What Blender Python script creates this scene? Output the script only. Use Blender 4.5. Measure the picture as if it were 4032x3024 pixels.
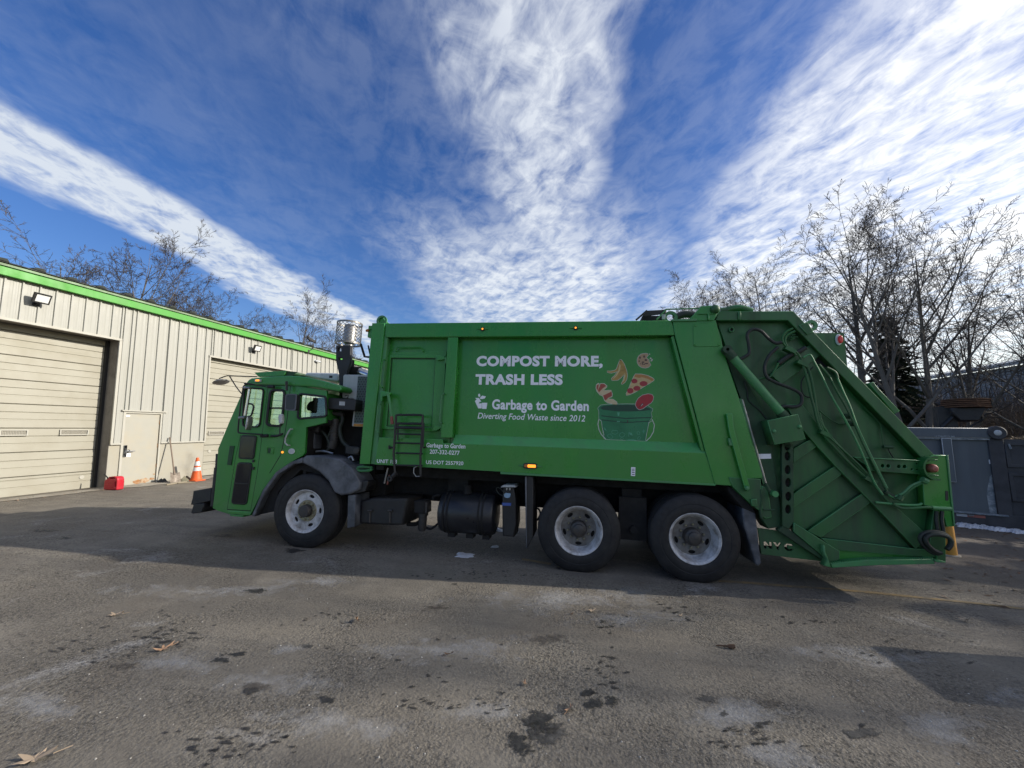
import bpy, bmesh, math, random
import numpy as np
from mathutils import Vector, Matrix
sc = bpy.context.scene
for o in list(bpy.data.objects): bpy.data.objects.remove(o)
R_ = math.radians

# ------------------------------------------------------------------ camera
# frames: world z is plumb (the garage wall), the yard itself falls about 3.6 degrees
PX_F, PX_CX, PX_CY = 1570.0, 2016.0, 1512.0
CAM = np.array([0.42563542, -5.31444787, 1.76084316])
CR = np.array([0.98559773, 0.16734274, -0.02436243])
CU = np.array([0.04367011, -0.11268666, 0.99267046])
CF = np.array([-0.16337088, 0.97943766, 0.11837159])
TM = np.array([[0.9986, -0.0018, 0.0533], [0.0, 0.9994, 0.0345], [-0.0534, -0.0345, 0.998]])
_q, _r = np.linalg.qr(TM); TM = _q * np.sign(np.diag(_r))
cd = bpy.data.cameras.new('camera'); cam = bpy.data.objects.new('camera', cd)
sc.collection.objects.link(cam); sc.camera = cam
cd.sensor_width = 36; cd.lens = PX_F / 4032 * 36; cd.clip_end = 2000; cd.clip_start = 0.05
cam.matrix_world = Matrix(((CR[0], CU[0], -CF[0], CAM[0]), (CR[1], CU[1], -CF[1], CAM[1]), (CR[2], CU[2], -CF[2], CAM[2]), (0, 0, 0, 1)))

# ------------------------------------------------------------------ light
SUNV = TM @ np.array([2.12, .31, 1.0]); SUNV /= np.linalg.norm(SUNV)
SUN_EL = math.asin(SUNV[2]); SUN_AZ = math.atan2(SUNV[0], SUNV[1])      # azimuth from +Y towards +X
SUN_STRENGTH, SKY_STRENGTH, EXPOSURE = 4.8, 0.088, 0.22
sl = bpy.data.lights.new('sun', 'SUN'); sl.energy = SUN_STRENGTH; sl.angle = R_(0.55); sl.color = (1, .93, .82)
so = bpy.data.objects.new('sun', sl); sc.collection.objects.link(so)
so.rotation_euler = Vector(-SUNV).to_track_quat('-Z', 'Y').to_euler(); so.location = (20, 0, 20)
sc.view_settings.view_transform = 'Standard'; sc.view_settings.look = 'None'
sc.view_settings.exposure = EXPOSURE; sc.view_settings.gamma = 1
cy = sc.cycles; cy.max_bounces = 7; cy.diffuse_bounces = 3; cy.glossy_bounces = 3; cy.transparent_max_bounces = 12; cy.caustics_reflective = False; cy.caustics_refractive = False

class NT:
    """small helper to write node trees"""
    def __init__(s, tree): s.t = tree; s.n = tree.nodes; s.l = tree.links
    def new(s, typ, **kw):
        nd = s.n.new(typ)
        for k, v in kw.items(): setattr(nd, k, v)
        return nd
    def put(s, sock, v):
        if v is None: return
        if hasattr(v, 'is_output') or isinstance(v, bpy.types.NodeSocket): s.l.new(v, sock)
        else: sock.default_value = v
    def math(s, op, a, b=None, c=None, clamp=False):
        nd = s.new('ShaderNodeMath', operation=op); nd.use_clamp = clamp
        s.put(nd.inputs[0], a); s.put(nd.inputs[1], b)
        if c is not None: s.put(nd.inputs[2], c)
        return nd.outputs[0]
    def mix(s, f, a, b, mode='MIX'):
        nd = s.new('ShaderNodeMix', data_type='RGBA', blend_type=mode)
        s.put(nd.inputs[0], f); s.put(nd.inputs[6], a); s.put(nd.inputs[7], b); return nd.outputs[2]
    def noise(s, vec, scale, detail=4, rough=.55, dist=0.0, out=0):
        nd = s.new('ShaderNodeTexNoise'); nd.inputs['Scale'].default_value = scale
        nd.inputs['Detail'].default_value = detail; nd.inputs['Roughness'].default_value = rough
        nd.inputs['Distortion'].default_value = dist
        if vec is not None: s.l.new(vec, nd.inputs['Vector'])
        return nd.outputs[out]
    def ramp(s, f, stops, interp='LINEAR'):
        nd = s.new('ShaderNodeValToRGB'); cr = nd.color_ramp; cr.interpolation = interp
        while len(cr.elements) < len(stops): cr.elements.new(.5)
        for e, (p, c) in zip(cr.elements, stops):
            e.position = p; e.color = c if len(c) == 4 else (*c, 1)
        s.put(nd.inputs[0], f); return nd.outputs[0]
    def maprange(s, v, a, b, c=0.0, d=1.0, smooth=False):
        nd = s.new('ShaderNodeMapRange'); nd.clamp = True
        if smooth: nd.interpolation_type = 'SMOOTHSTEP'
        for i, x in enumerate((v, a, b, c, d)): s.put(nd.inputs[i], x)
        return nd.outputs[0]
    def comb(s, x, y, z):
        nd = s.new('ShaderNodeCombineXYZ'); s.put(nd.inputs[0], x); s.put(nd.inputs[1], y); s.put(nd.inputs[2], z); return nd.outputs[0]

wd_ = bpy.data.worlds.new('World'); sc.world = wd_; wd_.use_nodes = True
w = NT(wd_.node_tree); w.n.clear()
sky = w.new('ShaderNodeTexSky', sky_type='NISHITA'); sky.sun_disc = False
sky.sun_elevation = SUN_EL; sky.sun_rotation = SUN_AZ; sky.altitude = 20; sky.air_density = 1.0; sky.dust_density = .7; sky.ozone_density = 2.2
tc_ = w.new('ShaderNodeTexCoord'); sep = w.new('ShaderNodeSeparateXYZ'); w.l.new(tc_.outputs['Generated'], sep.inputs[0])
dx, dy, dz = sep.outputs
# cloud sheet: a flat layer overhead, streets of cloud running along one azimuth
ca, sa = math.cos(R_(-3.4)), math.sin(R_(-3.4))
zc = w.math('MAXIMUM', dz, .035)
lat = w.math('ADD', w.math('MULTIPLY', dx, ca), w.math('MULTIPLY', dy, -sa))
lon = w.math('ADD', w.math('MULTIPLY', dx, sa), w.math('MULTIPLY', dy, ca))
u = w.math('DIVIDE', lat, zc); v = w.math('DIVIDE', lon, zc)
pos = w.comb(u, w.math('MULTIPLY', v, .55), 0.0)
warp = w.noise(pos, 1.15, 2, .5)
warp2 = w.noise(pos, 4.5, 3, .6)
uw = w.math('ADD', u, w.math('ADD', w.math('MULTIPLY', w.math('SUBTRACT', warp, .5), .55), w.math('MULTIPLY', w.math('SUBTRACT', warp2, .5), .28)))
band = w.ramp(w.maprange(uw, -6, 6), [(0, (.0,)*3), (.322, (0,)*3), (.336, (.92,)*3), (.364, (.95,)*3), (.374, (.06,)*3), (.44, (.03,)*3), (.474, (.10,)*3), (.485, (.62,)*3),
      (.508, (.66,)*3), (.523, (.06,)*3), (.556, (.08,)*3), (.578, (.66,)*3), (.63, (.80,)*3), (.70, (1.0,)*3), (1, (.85,)*3)])
far = w.math('MULTIPLY', w.maprange(v, 1.25, 2.6, 0, 1, True), w.maprange(w.math('ABSOLUTE', w.math('ADD', uw, .18)), .35, 1.0, 1, 0, True))
far2 = w.maprange(v, 3.0, 5.5, 0, .55, True)
cover = w.math('MAXIMUM', w.math('MAXIMUM', band, w.math('MULTIPLY', far, .82)), far2)
tex1 = w.noise(w.comb(w.math('MULTIPLY', u, 1.0), w.math('MULTIPLY', v, .75), .3), 8.5, 7, .62, .45)
rip = w.noise(w.comb(w.math('ADD', w.math('MULTIPLY', u, 9.0), w.math('MULTIPLY', v, 5.0)), w.math('SUBTRACT', w.math('MULTIPLY', v, 2.6), w.math('MULTIPLY', u, 1.6)), .7), 1.6, 4, .6, .9)
tex = w.math('ADD', w.math('MULTIPLY', tex1, .74), w.math('MULTIPLY', rip, .26))
dens = w.math('MULTIPLY', w.math('POWER', cover, .8), w.maprange(tex, .36, .60, .20, 1.10))
dens = w.math('ADD', dens, w.math('MULTIPLY', w.math('SUBTRACT', cover, .35), .16))
veil = w.math('MULTIPLY', w.maprange(w.noise(pos, .9, 2, .55), .50, .80), .10)
dens = w.math('ADD', dens, veil)
dens = w.math('MULTIPLY', dens, w.maprange(dz, .0, .06))
dens = w.math('MINIMUM', w.math('MAXIMUM', dens, 0), .93)
sund = w.new('ShaderNodeVectorMath', operation='DOT_PRODUCT'); w.l.new(tc_.outputs['Generated'], sund.inputs[0]); sund.inputs[1].default_value = tuple(SUNV)
glow = w.math('POWER', w.math('MAXIMUM', w.math('MULTIPLY_ADD', sund.outputs['Value'], .5, .5), 0), 3.0)
skyc = w.new('ShaderNodeVectorMath', operation='SCALE'); w.l.new(sky.outputs[0], skyc.inputs[0]); skyc.inputs['Scale'].default_value = SKY_STRENGTH
hsv = w.new('ShaderNodeHueSaturation'); hsv.inputs['Hue'].default_value = .517; hsv.inputs['Saturation'].default_value = 1.30; hsv.inputs['Value'].default_value = 1.52; w.l.new(skyc.outputs[0], hsv.inputs['Color'])
cl_b = w.math('MULTIPLY_ADD', glow, .42, .76)
cl_c = w.mix(glow, (.84, .91, 1.0, 1), (1.0, .985, .95, 1))
clv = w.new('ShaderNodeVectorMath', operation='SCALE'); w.l.new(cl_c, clv.inputs[0]); w.l.new(cl_b, clv.inputs['Scale'])
mixc = w.mix(dens, hsv.outputs[0], clv.outputs[0])
bg = w.new('ShaderNodeBackground'); w.l.new(mixc, bg.inputs['Color']); bg.inputs['Strength'].default_value = 1.0
out = w.new('ShaderNodeOutputWorld'); w.l.new(bg.outputs[0], out.inputs[0])

# ------------------------------------------------------------------ pixel helpers (photo pixel -> direction; depth from what the thing touches)
ZOOM = dict(A=(700,1200,1.65875), B=(1300,1200,1.6589), C=(2000,1200,1.508), D=(2700,1150,1.4426), E=(3200,1200,1.5084),
  G=(0,1000,1.6589), Q1=(720,1440,4.6075), Q2=(1080,1240,2.676), Q3=(2300,1350,3.6857), Q4=(1350,1850,2.765), Q5=(2900,1200,3.3178),
  Q6=(2900,1600,2.3284), Q7=(3450,1400,1.952), H1=(1400,1220,4.88), H2=(1400,1540,3.606), H3=(2450,1180,4.424), H4=(740,1700,4.1475),
  H5=(3550,1750,3.32), H6=(1800,1350,3.403), H8=(3600,1650,3.317), K8=(1180,1400,5.53), P=(0,0,1.0))
def zp(k, x, y): a, b, s = ZOOM[k]; return a + x / s, b + y / s
def ray(px, py): return CR * ((px - PX_CX) / PX_F) - CU * ((py - PX_CY) / PX_F) + CF
TCAM = TM.T @ CAM
def tl(k, x, y, Y):
    """truck-frame (x, z) of a zoom point lying in the truck plane y = Y"""
    d = TM.T @ ray(*zp(k, x, y)); t = (Y - TCAM[1]) / d[1]; p = TCAM + t * d
    return (p[0], p[2])
def TL(k, pts, Y): return [tl(k, a, b, Y) for a, b in pts]

# ground height: the yard plane, levelling off along the garage wall and away from the yard
GN = TM[:, 2]
def sstep(a, b, t): t = min(1, max(0, (t - a) / (b - a))); return t * t * (3 - 2 * t)
def gz(x, y):
    f = sstep(-12.2, -6.5, x)
    Y = 4.4 + (y - 4.4) * f
    X = min(max(x, -12.6), 30)
    Y = min(max(Y, -30), 30)
    return -(GN[0] * X + GN[1] * Y) / GN[2]
def gnd(px, py):
    d = ray(px, py); p = CAM + d * 4
    lo, hi = 0.5, 200
    for _ in range(60):
        m = (lo + hi) / 2; p = CAM + d * m
        if p[2] > gz(p[0], p[1]): lo = m
        else: hi = m
    return p
def at_dist(px, py, dist):
    d = ray(px, py); h = math.hypot(d[0], d[1]); return CAM + d * (dist / h)

# ------------------------------------------------------------------ object helpers
COL = sc.collection
def link(o, parent=None):
    COL.objects.link(o)
    if parent is not None: o.parent = parent
    return o
def empty(name, label, cat, loc=(0, 0, 0), rot=None, group=None):
    o = bpy.data.objects.new(name, None); link(o); o.empty_display_size = .2
    o.location = loc
    if rot is not None: o.rotation_euler = rot
    o['label'] = label; o['category'] = cat
    if group: o['group'] = group
    return o
def tag(o, label, cat, group=None):
    o['label'] = label; o['category'] = cat
    if group: o['group'] = group
    return o
def struct(o, kind='structure'): o['kind'] = kind; return o

class MB:
    def __init__(s): s.v = []; s.f = []
    def add(s, vs, fs):
        b = len(s.v); s.v += [tuple(map(float, p)) for p in vs]; s.f += [tuple(i + b for i in f) for f in fs]
    def box(s, x0, x1, y0, y1, z0, z1):
        s.add([(x0,y0,z0),(x1,y0,z0),(x1,y1,z0),(x0,y1,z0),(x0,y0,z1),(x1,y0,z1),(x1,y1,z1),(x0,y1,z1)],
              [(0,3,2,1),(4,5,6,7),(0,1,5,4),(1,2,6,5),(2,3,7,6),(3,0,4,7)])
    def obox(s, c, ax, ay, az):
        c = np.array(c, float); ax, ay, az = (np.array(q, float) for q in (ax, ay, az)); vs = []
        for k in (-1, 1):
            for i, j in ((-1,-1),(1,-1),(1,1),(-1,1)): vs.append(c + ax*i + ay*j + az*k)
        s.add(vs, [(0,3,2,1),(4,5,6,7),(0,1,5,4),(1,2,6,5),(2,3,7,6),(3,0,4,7)])
    def prism(s, poly, y0, y1):
        """polygon of (x, z) extruded along y"""
        n = len(poly); a = sum(poly[i][0]*poly[(i+1)%n][1]-poly[(i+1)%n][0]*poly[i][1] for i in range(n))
        if a < 0: poly = poly[::-1]
        s.add([(x, y0, z) for x, z in poly] + [(x, y1, z) for x, z in poly],
              [tuple(range(n)), tuple(range(2*n-1, n-1, -1))] + [((i+1)%n, i, n+i, n+(i+1)%n) for i in range(n)])
    def tube(s, pts, r, n=8, caps=True):
        pts = [np.array(p, float) for p in pts]; m = len(pts)
        rs = r if hasattr(r, '__len__') else [r]*m
        ref = None; rings = []
        for i, p in enumerate(pts):
            t = pts[min(i+1, m-1)] - pts[max(i-1, 0)]; L = np.linalg.norm(t); t = t / (L if L > 1e-9 else 1)
            if ref is None:
                ref = np.cross(t, (0, 0, 1.0) if abs(t[2]) < .9 else (1.0, 0, 0))
            ref = ref - t * (ref @ t); ref /= np.linalg.norm(ref) + 1e-12
            b = np.cross(t, ref)
            rings.append([p + rs[i]*(math.cos(2*math.pi*k/n)*ref + math.sin(2*math.pi*k/n)*b) for k in range(n)])
        fs = []
        for i in range(m-1):
            for k in range(n):
                k2 = (k+1) % n; fs.append((i*n+k, i*n+k2, (i+1)*n+k2, (i+1)*n+k))
        if caps: fs.append(tuple(range(n))[::-1]); fs.append(tuple(range((m-1)*n, m*n)))
        s.add([q for ring in rings for q in ring], fs)
    def lathe(s, prof, n=48, axis='y', c=(0, 0, 0), closed=False):
        vs = []
        for k in range(n):
            a = 2*math.pi*k/n; ca_, sa_ = math.cos(a), math.sin(a)
            for r, h in prof:
                if axis == 'y': vs.append((c[0]+r*ca_, c[1]+h, c[2]+r*sa_))
                elif axis == 'z': vs.append((c[0]+r*ca_, c[1]+r*sa_, c[2]+h))
                else: vs.append((c[0]+h, c[1]+r*ca_, c[2]+r*sa_))
        m = len(prof); fs = []
        for k in range(n):
            k2 = (k+1) % n
            for i in range(m - 1 + (1 if closed else 0)):
                i2 = (i+1) % m; fs.append((k*m+i, k*m+i2, k2*m+i2, k2*m+i))
        s.add(vs, fs)
    def mesh(s, name, mat=None, smooth=False):
        me = bpy.data.meshes.new(name); me.from_pydata(s.v, [], s.f); me.update()
        if smooth:
            me.polygons.foreach_set('use_smooth', [True]*len(me.polygons))
            try: me.set_sharp_from_angle(angle=R_(38))
            except Exception: pass
        if mat: me.materials.append(mat)
        return me
    def obj(s, name, mat, parent=None, smooth=False, fix=True):
        me = s.mesh(name, mat, smooth)
        if fix:
            bm = bmesh.new(); bm.from_mesh(me); bmesh.ops.recalc_face_normals(bm, faces=bm.faces); bm.to_mesh(me); bm.free()
        return link(bpy.data.objects.new(name, me), parent)
def rounded(pts, r, n=4):
    out_ = []; m = len(pts)
    for i in range(m):
        p = np.array(pts[i], float); a = np.array(pts[i-1], float); b = np.array(pts[(i+1) % m], float)
        la, lb = np.linalg.norm(a-p), np.linalg.norm(b-p); q = min(r, la*.48, lb*.48)
        s_, e_ = p + (a-p)/la*q, p + (b-p)/lb*q
        for k in range(n+1):
            t = k/n; out_.append(tuple((1-t)**2*s_ + 2*t*(1-t)*p + t*t*e_))
    return out_
def ellipse(cx, cz, a, b, n=16, ph=0.0):
    return [(cx+a*math.cos(2*math.pi*k/n+ph), cz+b*math.sin(2*math.pi*k/n+ph)) for k in range(n)]
def slab(name, loops, y0, y1, mat, parent, bev=.004, res=1, smooth=False):
    """flat plate with real holes: loops of (x, z), thickness y0..y1, softened edges"""
    if not isinstance(loops[0][0], (tuple, list)): loops = [loops]
    cu = bpy.data.curves.new('t', 'CURVE'); cu.dimensions = '2D'; cu.fill_mode = 'BOTH'
    th = (y1-y0)/2; bev = min(bev, th*.9)
    cu.extrude = th-bev; cu.bevel_depth = bev; cu.offset = -bev; cu.bevel_resolution = res
    for lp in loops:
        sp = cu.splines.new('POLY'); sp.points.add(len(lp)-1); sp.use_cyclic_u = True
        for p, (x, z) in zip(sp.points, lp): p.co = (x, z, 0, 1)
    to = bpy.data.objects.new('t', cu); me = bpy.data.meshes.new_from_object(to)
    bpy.data.objects.remove(to); bpy.data.curves.remove(cu)
    n = len(me.vertices); co = np.empty(n*3); me.vertices.foreach_get('co', co); co = co.reshape(-1, 3)
    c2 = np.stack([co[:, 0], (y0+y1)/2 - co[:, 2], co[:, 1]], -1); me.vertices.foreach_set('co', c2.ravel()); me.name = name
    me.materials.clear(); me.materials.append(mat); me.update()
    wear_glint = EDGE_WEAR_GLINT.get(mat.name)
    if wear_glint and bev >= .0035:                                   # paler bevel faces: painted edge highlights together with worn paint
        me.materials.append(wear_glint); ny = np.empty(len(me.polygons)*3); me.polygons.foreach_get('normal', ny); ny = np.abs(ny.reshape(-1, 3)[:, 1])
        me.polygons.foreach_set('material_index', ((ny > .2) & (ny < .95)).astype(np.int32))
    return link(bpy.data.objects.new(name, me), parent)
EDGE_WEAR_GLINT = {}
def text_mesh(s, bold=0.0, shear=0.0, depth=.0015):
    cu = bpy.data.curves.new('t', 'FONT'); cu.body = s; cu.size = 1; cu.offset = bold; cu.shear = shear; cu.extrude = .5; cu.resolution_u = 4; cu.space_character = 1.0 + bold*1.6
    to = bpy.data.objects.new('t', cu); me = bpy.data.meshes.new_from_object(to); bpy.data.objects.remove(to); bpy.data.curves.remove(cu)
    n = len(me.vertices); co = np.empty(n*3); me.vertices.foreach_get('co', co); return me, co.reshape(-1, 3)
def fit_text(name, s, pl, pr, capz, Y, mat, parent, bold=.02, shear=0.0, cap='H'):
    """lettering whose baseline runs from pl to pr (x, z) with cap height capz, on the plane y = Y"""
    def bounds(q):
        m_, c_ = text_mesh(q, bold, shear); bpy.data.meshes.remove(m_); return c_[:, 0].min(), c_[:, 0].max()
    m2, c2 = text_mesh(cap, bold, 0); h = c2[:, 1].max() - max(c2[:, 1].min(), -.05); bpy.data.meshes.remove(m2)
    x0, x1 = bounds(s); W = math.hypot(pr[0]-pl[0], pr[1]-pl[1]); a = math.atan2(pr[1]-pl[1], pr[0]-pl[0]); words = s.split(' ')
    for i, wd in enumerate(words):
        me, co = text_mesh(wd, bold, shear); off = bounds(' '.join(words[:i+1]))[1] - co[:, 0].max()
        X = (co[:, 0]+off-x0)/(x1-x0)*W; Z = co[:, 1]*capz/h
        me.vertices.foreach_set('co', np.stack([pl[0]+X*math.cos(a), Y - .0012 - co[:, 2]*.0016, pl[1]+X*math.sin(a)+Z], -1).ravel())
        me.materials.clear(); me.materials.append(mat); me.name = name; me.update()
        link(bpy.data.objects.new(name, me), parent)
def spline(pts, n=5):
    """smooth path through 3-D points"""
    P = [np.array(p, float) for p in pts]; out_ = []
    for i in range(len(P)-1):
        p0, p1, p2, p3 = P[max(i-1, 0)], P[i], P[i+1], P[min(i+2, len(P)-1)]
        for k in range(n):
            t = k/n; out_.append(.5*((2*p1)+(p2-p0)*t+(2*p0-5*p1+4*p2-p3)*t*t+(3*p1-p0-3*p2+p3)*t**3))
    out_.append(P[-1]); return out_
def copy_tree(o, parent=None):
    c = o.copy(); COL.objects.link(c); c.parent = parent
    for ch in o.children:
        copy_tree(ch, c)
    return c

# ------------------------------------------------------------------ materials
def mat(name, col, rough=.5, metal=0.0, var=.12, vscale=6.0, dirt=None, dirt_amt=0.0, dirt_scale=2.0, bump=0.0, bscale=60, coat=0.0, spec=.5, streak=False, emit=None, estr=0.0, rvar=.12, dust=None):
    m = bpy.data.materials.new(name); m.use_nodes = True; t = NT(m.node_tree); p = t.n['Principled BSDF']
    co = t.new('ShaderNodeTexCoord').outputs['Object']
    n1 = t.noise(co, vscale, 5, .6)
    c = t.mix(n1, tuple(max(0, q*(1-var)) for q in col)+(1,), tuple(min(1, q*(1+var)) for q in col)+(1,))
    rr = t.maprange(n1, .3, .7, max(.02, rough-rvar), min(1, rough+rvar))
    if dirt:
        vec = co
        if streak:
            mp = t.new('ShaderNodeMapping'); mp.inputs['Scale'].default_value = (1, 1, .12); t.l.new(co, mp.inputs[0]); vec = mp.outputs[0]
        n2 = t.noise(vec, dirt_scale, 7, .68, .3)
        f = t.math('MULTIPLY', t.maprange(n2, .42, .72), dirt_amt)
        c = t.mix(f, c, tuple(dirt)+(1,)); rr = t.math('ADD', rr, t.math('MULTIPLY', f, .35), clamp=True)
    if dust:                                                    # road dust thrown up over the lower edge
        z_ = t.new('ShaderNodeSeparateXYZ'); t.l.new(co, z_.inputs[0])
        f = t.math('MULTIPLY', t.math('MULTIPLY', t.maprange(z_.outputs[2], dust[2], dust[1]), t.maprange(t.noise(co, 3.2, 6, .7, .4), .35, .7)), dust[3])
        c = t.mix(f, c, tuple(dust[0])+(1,)); rr = t.math('ADD', rr, t.math('MULTIPLY', f, .5), clamp=True)
    t.put(p.inputs['Base Color'], c); t.put(p.inputs['Roughness'], rr)
    p.inputs['Metallic'].default_value = metal; p.inputs['Specular IOR Level'].default_value = spec
    if coat: p.inputs['Coat Weight'].default_value = coat; p.inputs['Coat Roughness'].default_value = .12
    if bump:
        b = t.new('ShaderNodeBump'); b.inputs['Strength'].default_value = bump; b.inputs['Distance'].default_value = .01
        t.l.new(t.noise(co, bscale, 4, .6), b.inputs['Height']); t.l.new(b.outputs[0], p.inputs['Normal'])
    if emit: p.inputs['Emission Color'].default_value = (*emit, 1); p.inputs['Emission Strength'].default_value = estr
    return m
GREEN = (.028, .235, .028)
M_ = dict(
  green=mat('truck_green', GREEN, .22, var=.10, vscale=2.0, dirt=(.055, .20, .050), dirt_amt=.5, dirt_scale=2.3, spec=.5, streak=True, bump=.22, bscale=1.4, dust=((.11, .22, .08), 1.15, 1.75, .35)),
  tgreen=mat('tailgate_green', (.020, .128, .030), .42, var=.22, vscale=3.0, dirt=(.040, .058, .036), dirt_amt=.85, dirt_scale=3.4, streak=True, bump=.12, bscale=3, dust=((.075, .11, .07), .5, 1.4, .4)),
  ledge=mat('skylit_green_ledge', (.075, .34, .11), .4, var=.10, vscale=3, dirt=(.12, .20, .12), dirt_amt=.5, dirt_scale=4),  # body green lightened: skylight on the up-facing ledge put into the colour
  lgreen=mat('pale_green_paint', (.06, .25, .085), .45, var=.18, vscale=5, dirt=(.10, .13, .10), dirt_amt=.5, dirt_scale=4),  # paler green for pipes and fittings, also painted highlights on tailgate bevels
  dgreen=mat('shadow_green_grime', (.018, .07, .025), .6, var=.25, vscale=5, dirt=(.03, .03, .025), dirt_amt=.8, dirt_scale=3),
  cab=mat('cab_green', (.028, .235, .026), .30, var=.08, vscale=2.5, dirt=(.11, .16, .10), dirt_amt=.28, dirt_scale=2.2, streak=True, bump=.05, bscale=2, dust=((.13, .20, .11), .5, 1.2, .45)),
  black=mat('black_paint', (.014, .014, .016), .5, var=.3, vscale=8, dirt=(.05, .048, .045), dirt_amt=.5, dirt_scale=4),
  frame=mat('chassis_black', (.007, .007, .008), .8, var=.3, vscale=9, dirt=(.035, .032, .03), dirt_amt=.6, dirt_scale=5),
  rubber=mat('tyre_rubber', (.009, .009, .011), .66, var=.25, vscale=14, dirt=(.040, .038, .037), dirt_amt=.6, dirt_scale=5, bump=.25, bscale=60),
  gasket=mat('window_rubber', (.010, .010, .011), .5, var=.2),
  fender=mat('grey_fender_plastic', (.055, .060, .072), .45, var=.35, vscale=5, dirt=(.22, .23, .26), dirt_amt=.7, dirt_scale=4),
  rim=mat('white_wheel_paint', (.60, .60, .62), .42, var=.14, vscale=6, dirt=(.14, .12, .10), dirt_amt=.9, dirt_scale=7, bump=.05),
  rimd=mat('grimy_wheel_disc', (.20, .195, .19), .5, var=.25, vscale=6, dirt=(.09, .07, .055), dirt_amt=.95, dirt_scale=6),
  hubg=mat('greasy_hub', (.035, .034, .036), .5, var=.3, dirt=(.10, .08, .06), dirt_amt=.6, dirt_scale=14),
  nut=mat('lug_steel', (.30, .28, .20), .45, metal=.6, var=.3, vscale=30),
  steel=mat('bare_steel', (.42, .42, .42), .38, metal=.9, var=.2, vscale=20, dirt=(.13, .10, .07), dirt_amt=.5, dirt_scale=9),
  chrome=mat('bright_metal', (.62, .63, .64), .18, metal=1.0, var=.06),
  grey=mat('grey_panel_paint', (.48, .50, .51), .42, var=.08, dirt=(.14, .15, .14), dirt_amt=.45, dirt_scale=5, streak=True),
  white=mat('white_shell', (.62, .65, .67), .4, var=.06, dirt=(.25, .26, .26), dirt_amt=.4, dirt_scale=5),
  vinyl=mat('white_vinyl', (.86, .87, .92), .45, var=.03),
  amber=mat('amber_lens_lit', (.8, .25, .03), .3, emit=(1, .34, .03), estr=1.3),
  amberd=mat('amber_lens', (.45, .15, .03), .3),
  redl=mat('red_lens', (.36, .02, .02), .25, emit=(1, .05, .04), estr=.08),
  redd=mat('dull_red_lens', (.33, .10, .075), .5),
  hose=mat('black_hose', (.016, .018, .017), .55, var=.3, dirt=(.03, .06, .035), dirt_amt=.5, dirt_scale=12),
  orange=mat('orange_paint', (.62, .28, .05), .6, var=.15, dirt=(.2, .12, .06), dirt_amt=.6, dirt_scale=6),
  mirror=mat('mirror_back', (.02, .02, .022), .35, var=.2),
)
EDGE_WEAR_GLINT.update({'truck_green': M_['ledge'], 'tailgate_green': M_['lgreen'], 'cab_green': M_['ledge'], 'slate_paint': M_['grey']})
def glass_mat(name, tint, gl=.10):
    m = bpy.data.materials.new(name); m.use_nodes = True; t = NT(m.node_tree); t.n.clear()
    tr = t.new('ShaderNodeBsdfTransparent'); tr.inputs[0].default_value = (*tint, 1)
    g = t.new('ShaderNodeBsdfGlossy'); g.inputs['Roughness'].default_value = .02; g.inputs[0].default_value = (.9, .95, .95, 1)
    mx = t.new('ShaderNodeMixShader'); mx.inputs[0].default_value = gl
    t.l.new(tr.outputs[0], mx.inputs[1]); t.l.new(g.outputs[0], mx.inputs[2])
    o_ = t.new('ShaderNodeOutputMaterial'); t.l.new(mx.outputs[0], o_.inputs[0]); return m
M_['glass'] = glass_mat('cab_glass', (.82, .92, .84), .08)
M_['cage'] = mat('mesh_steel', (.24, .235, .225), .4, metal=.8, var=.3, vscale=20, dirt=(.09, .07, .05), dirt_amt=.5, dirt_scale=12)
M_['dglass'] = mat('dark_tinted_glass', (.012, .014, .018), .08, var=.1, spec=.35)
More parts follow.
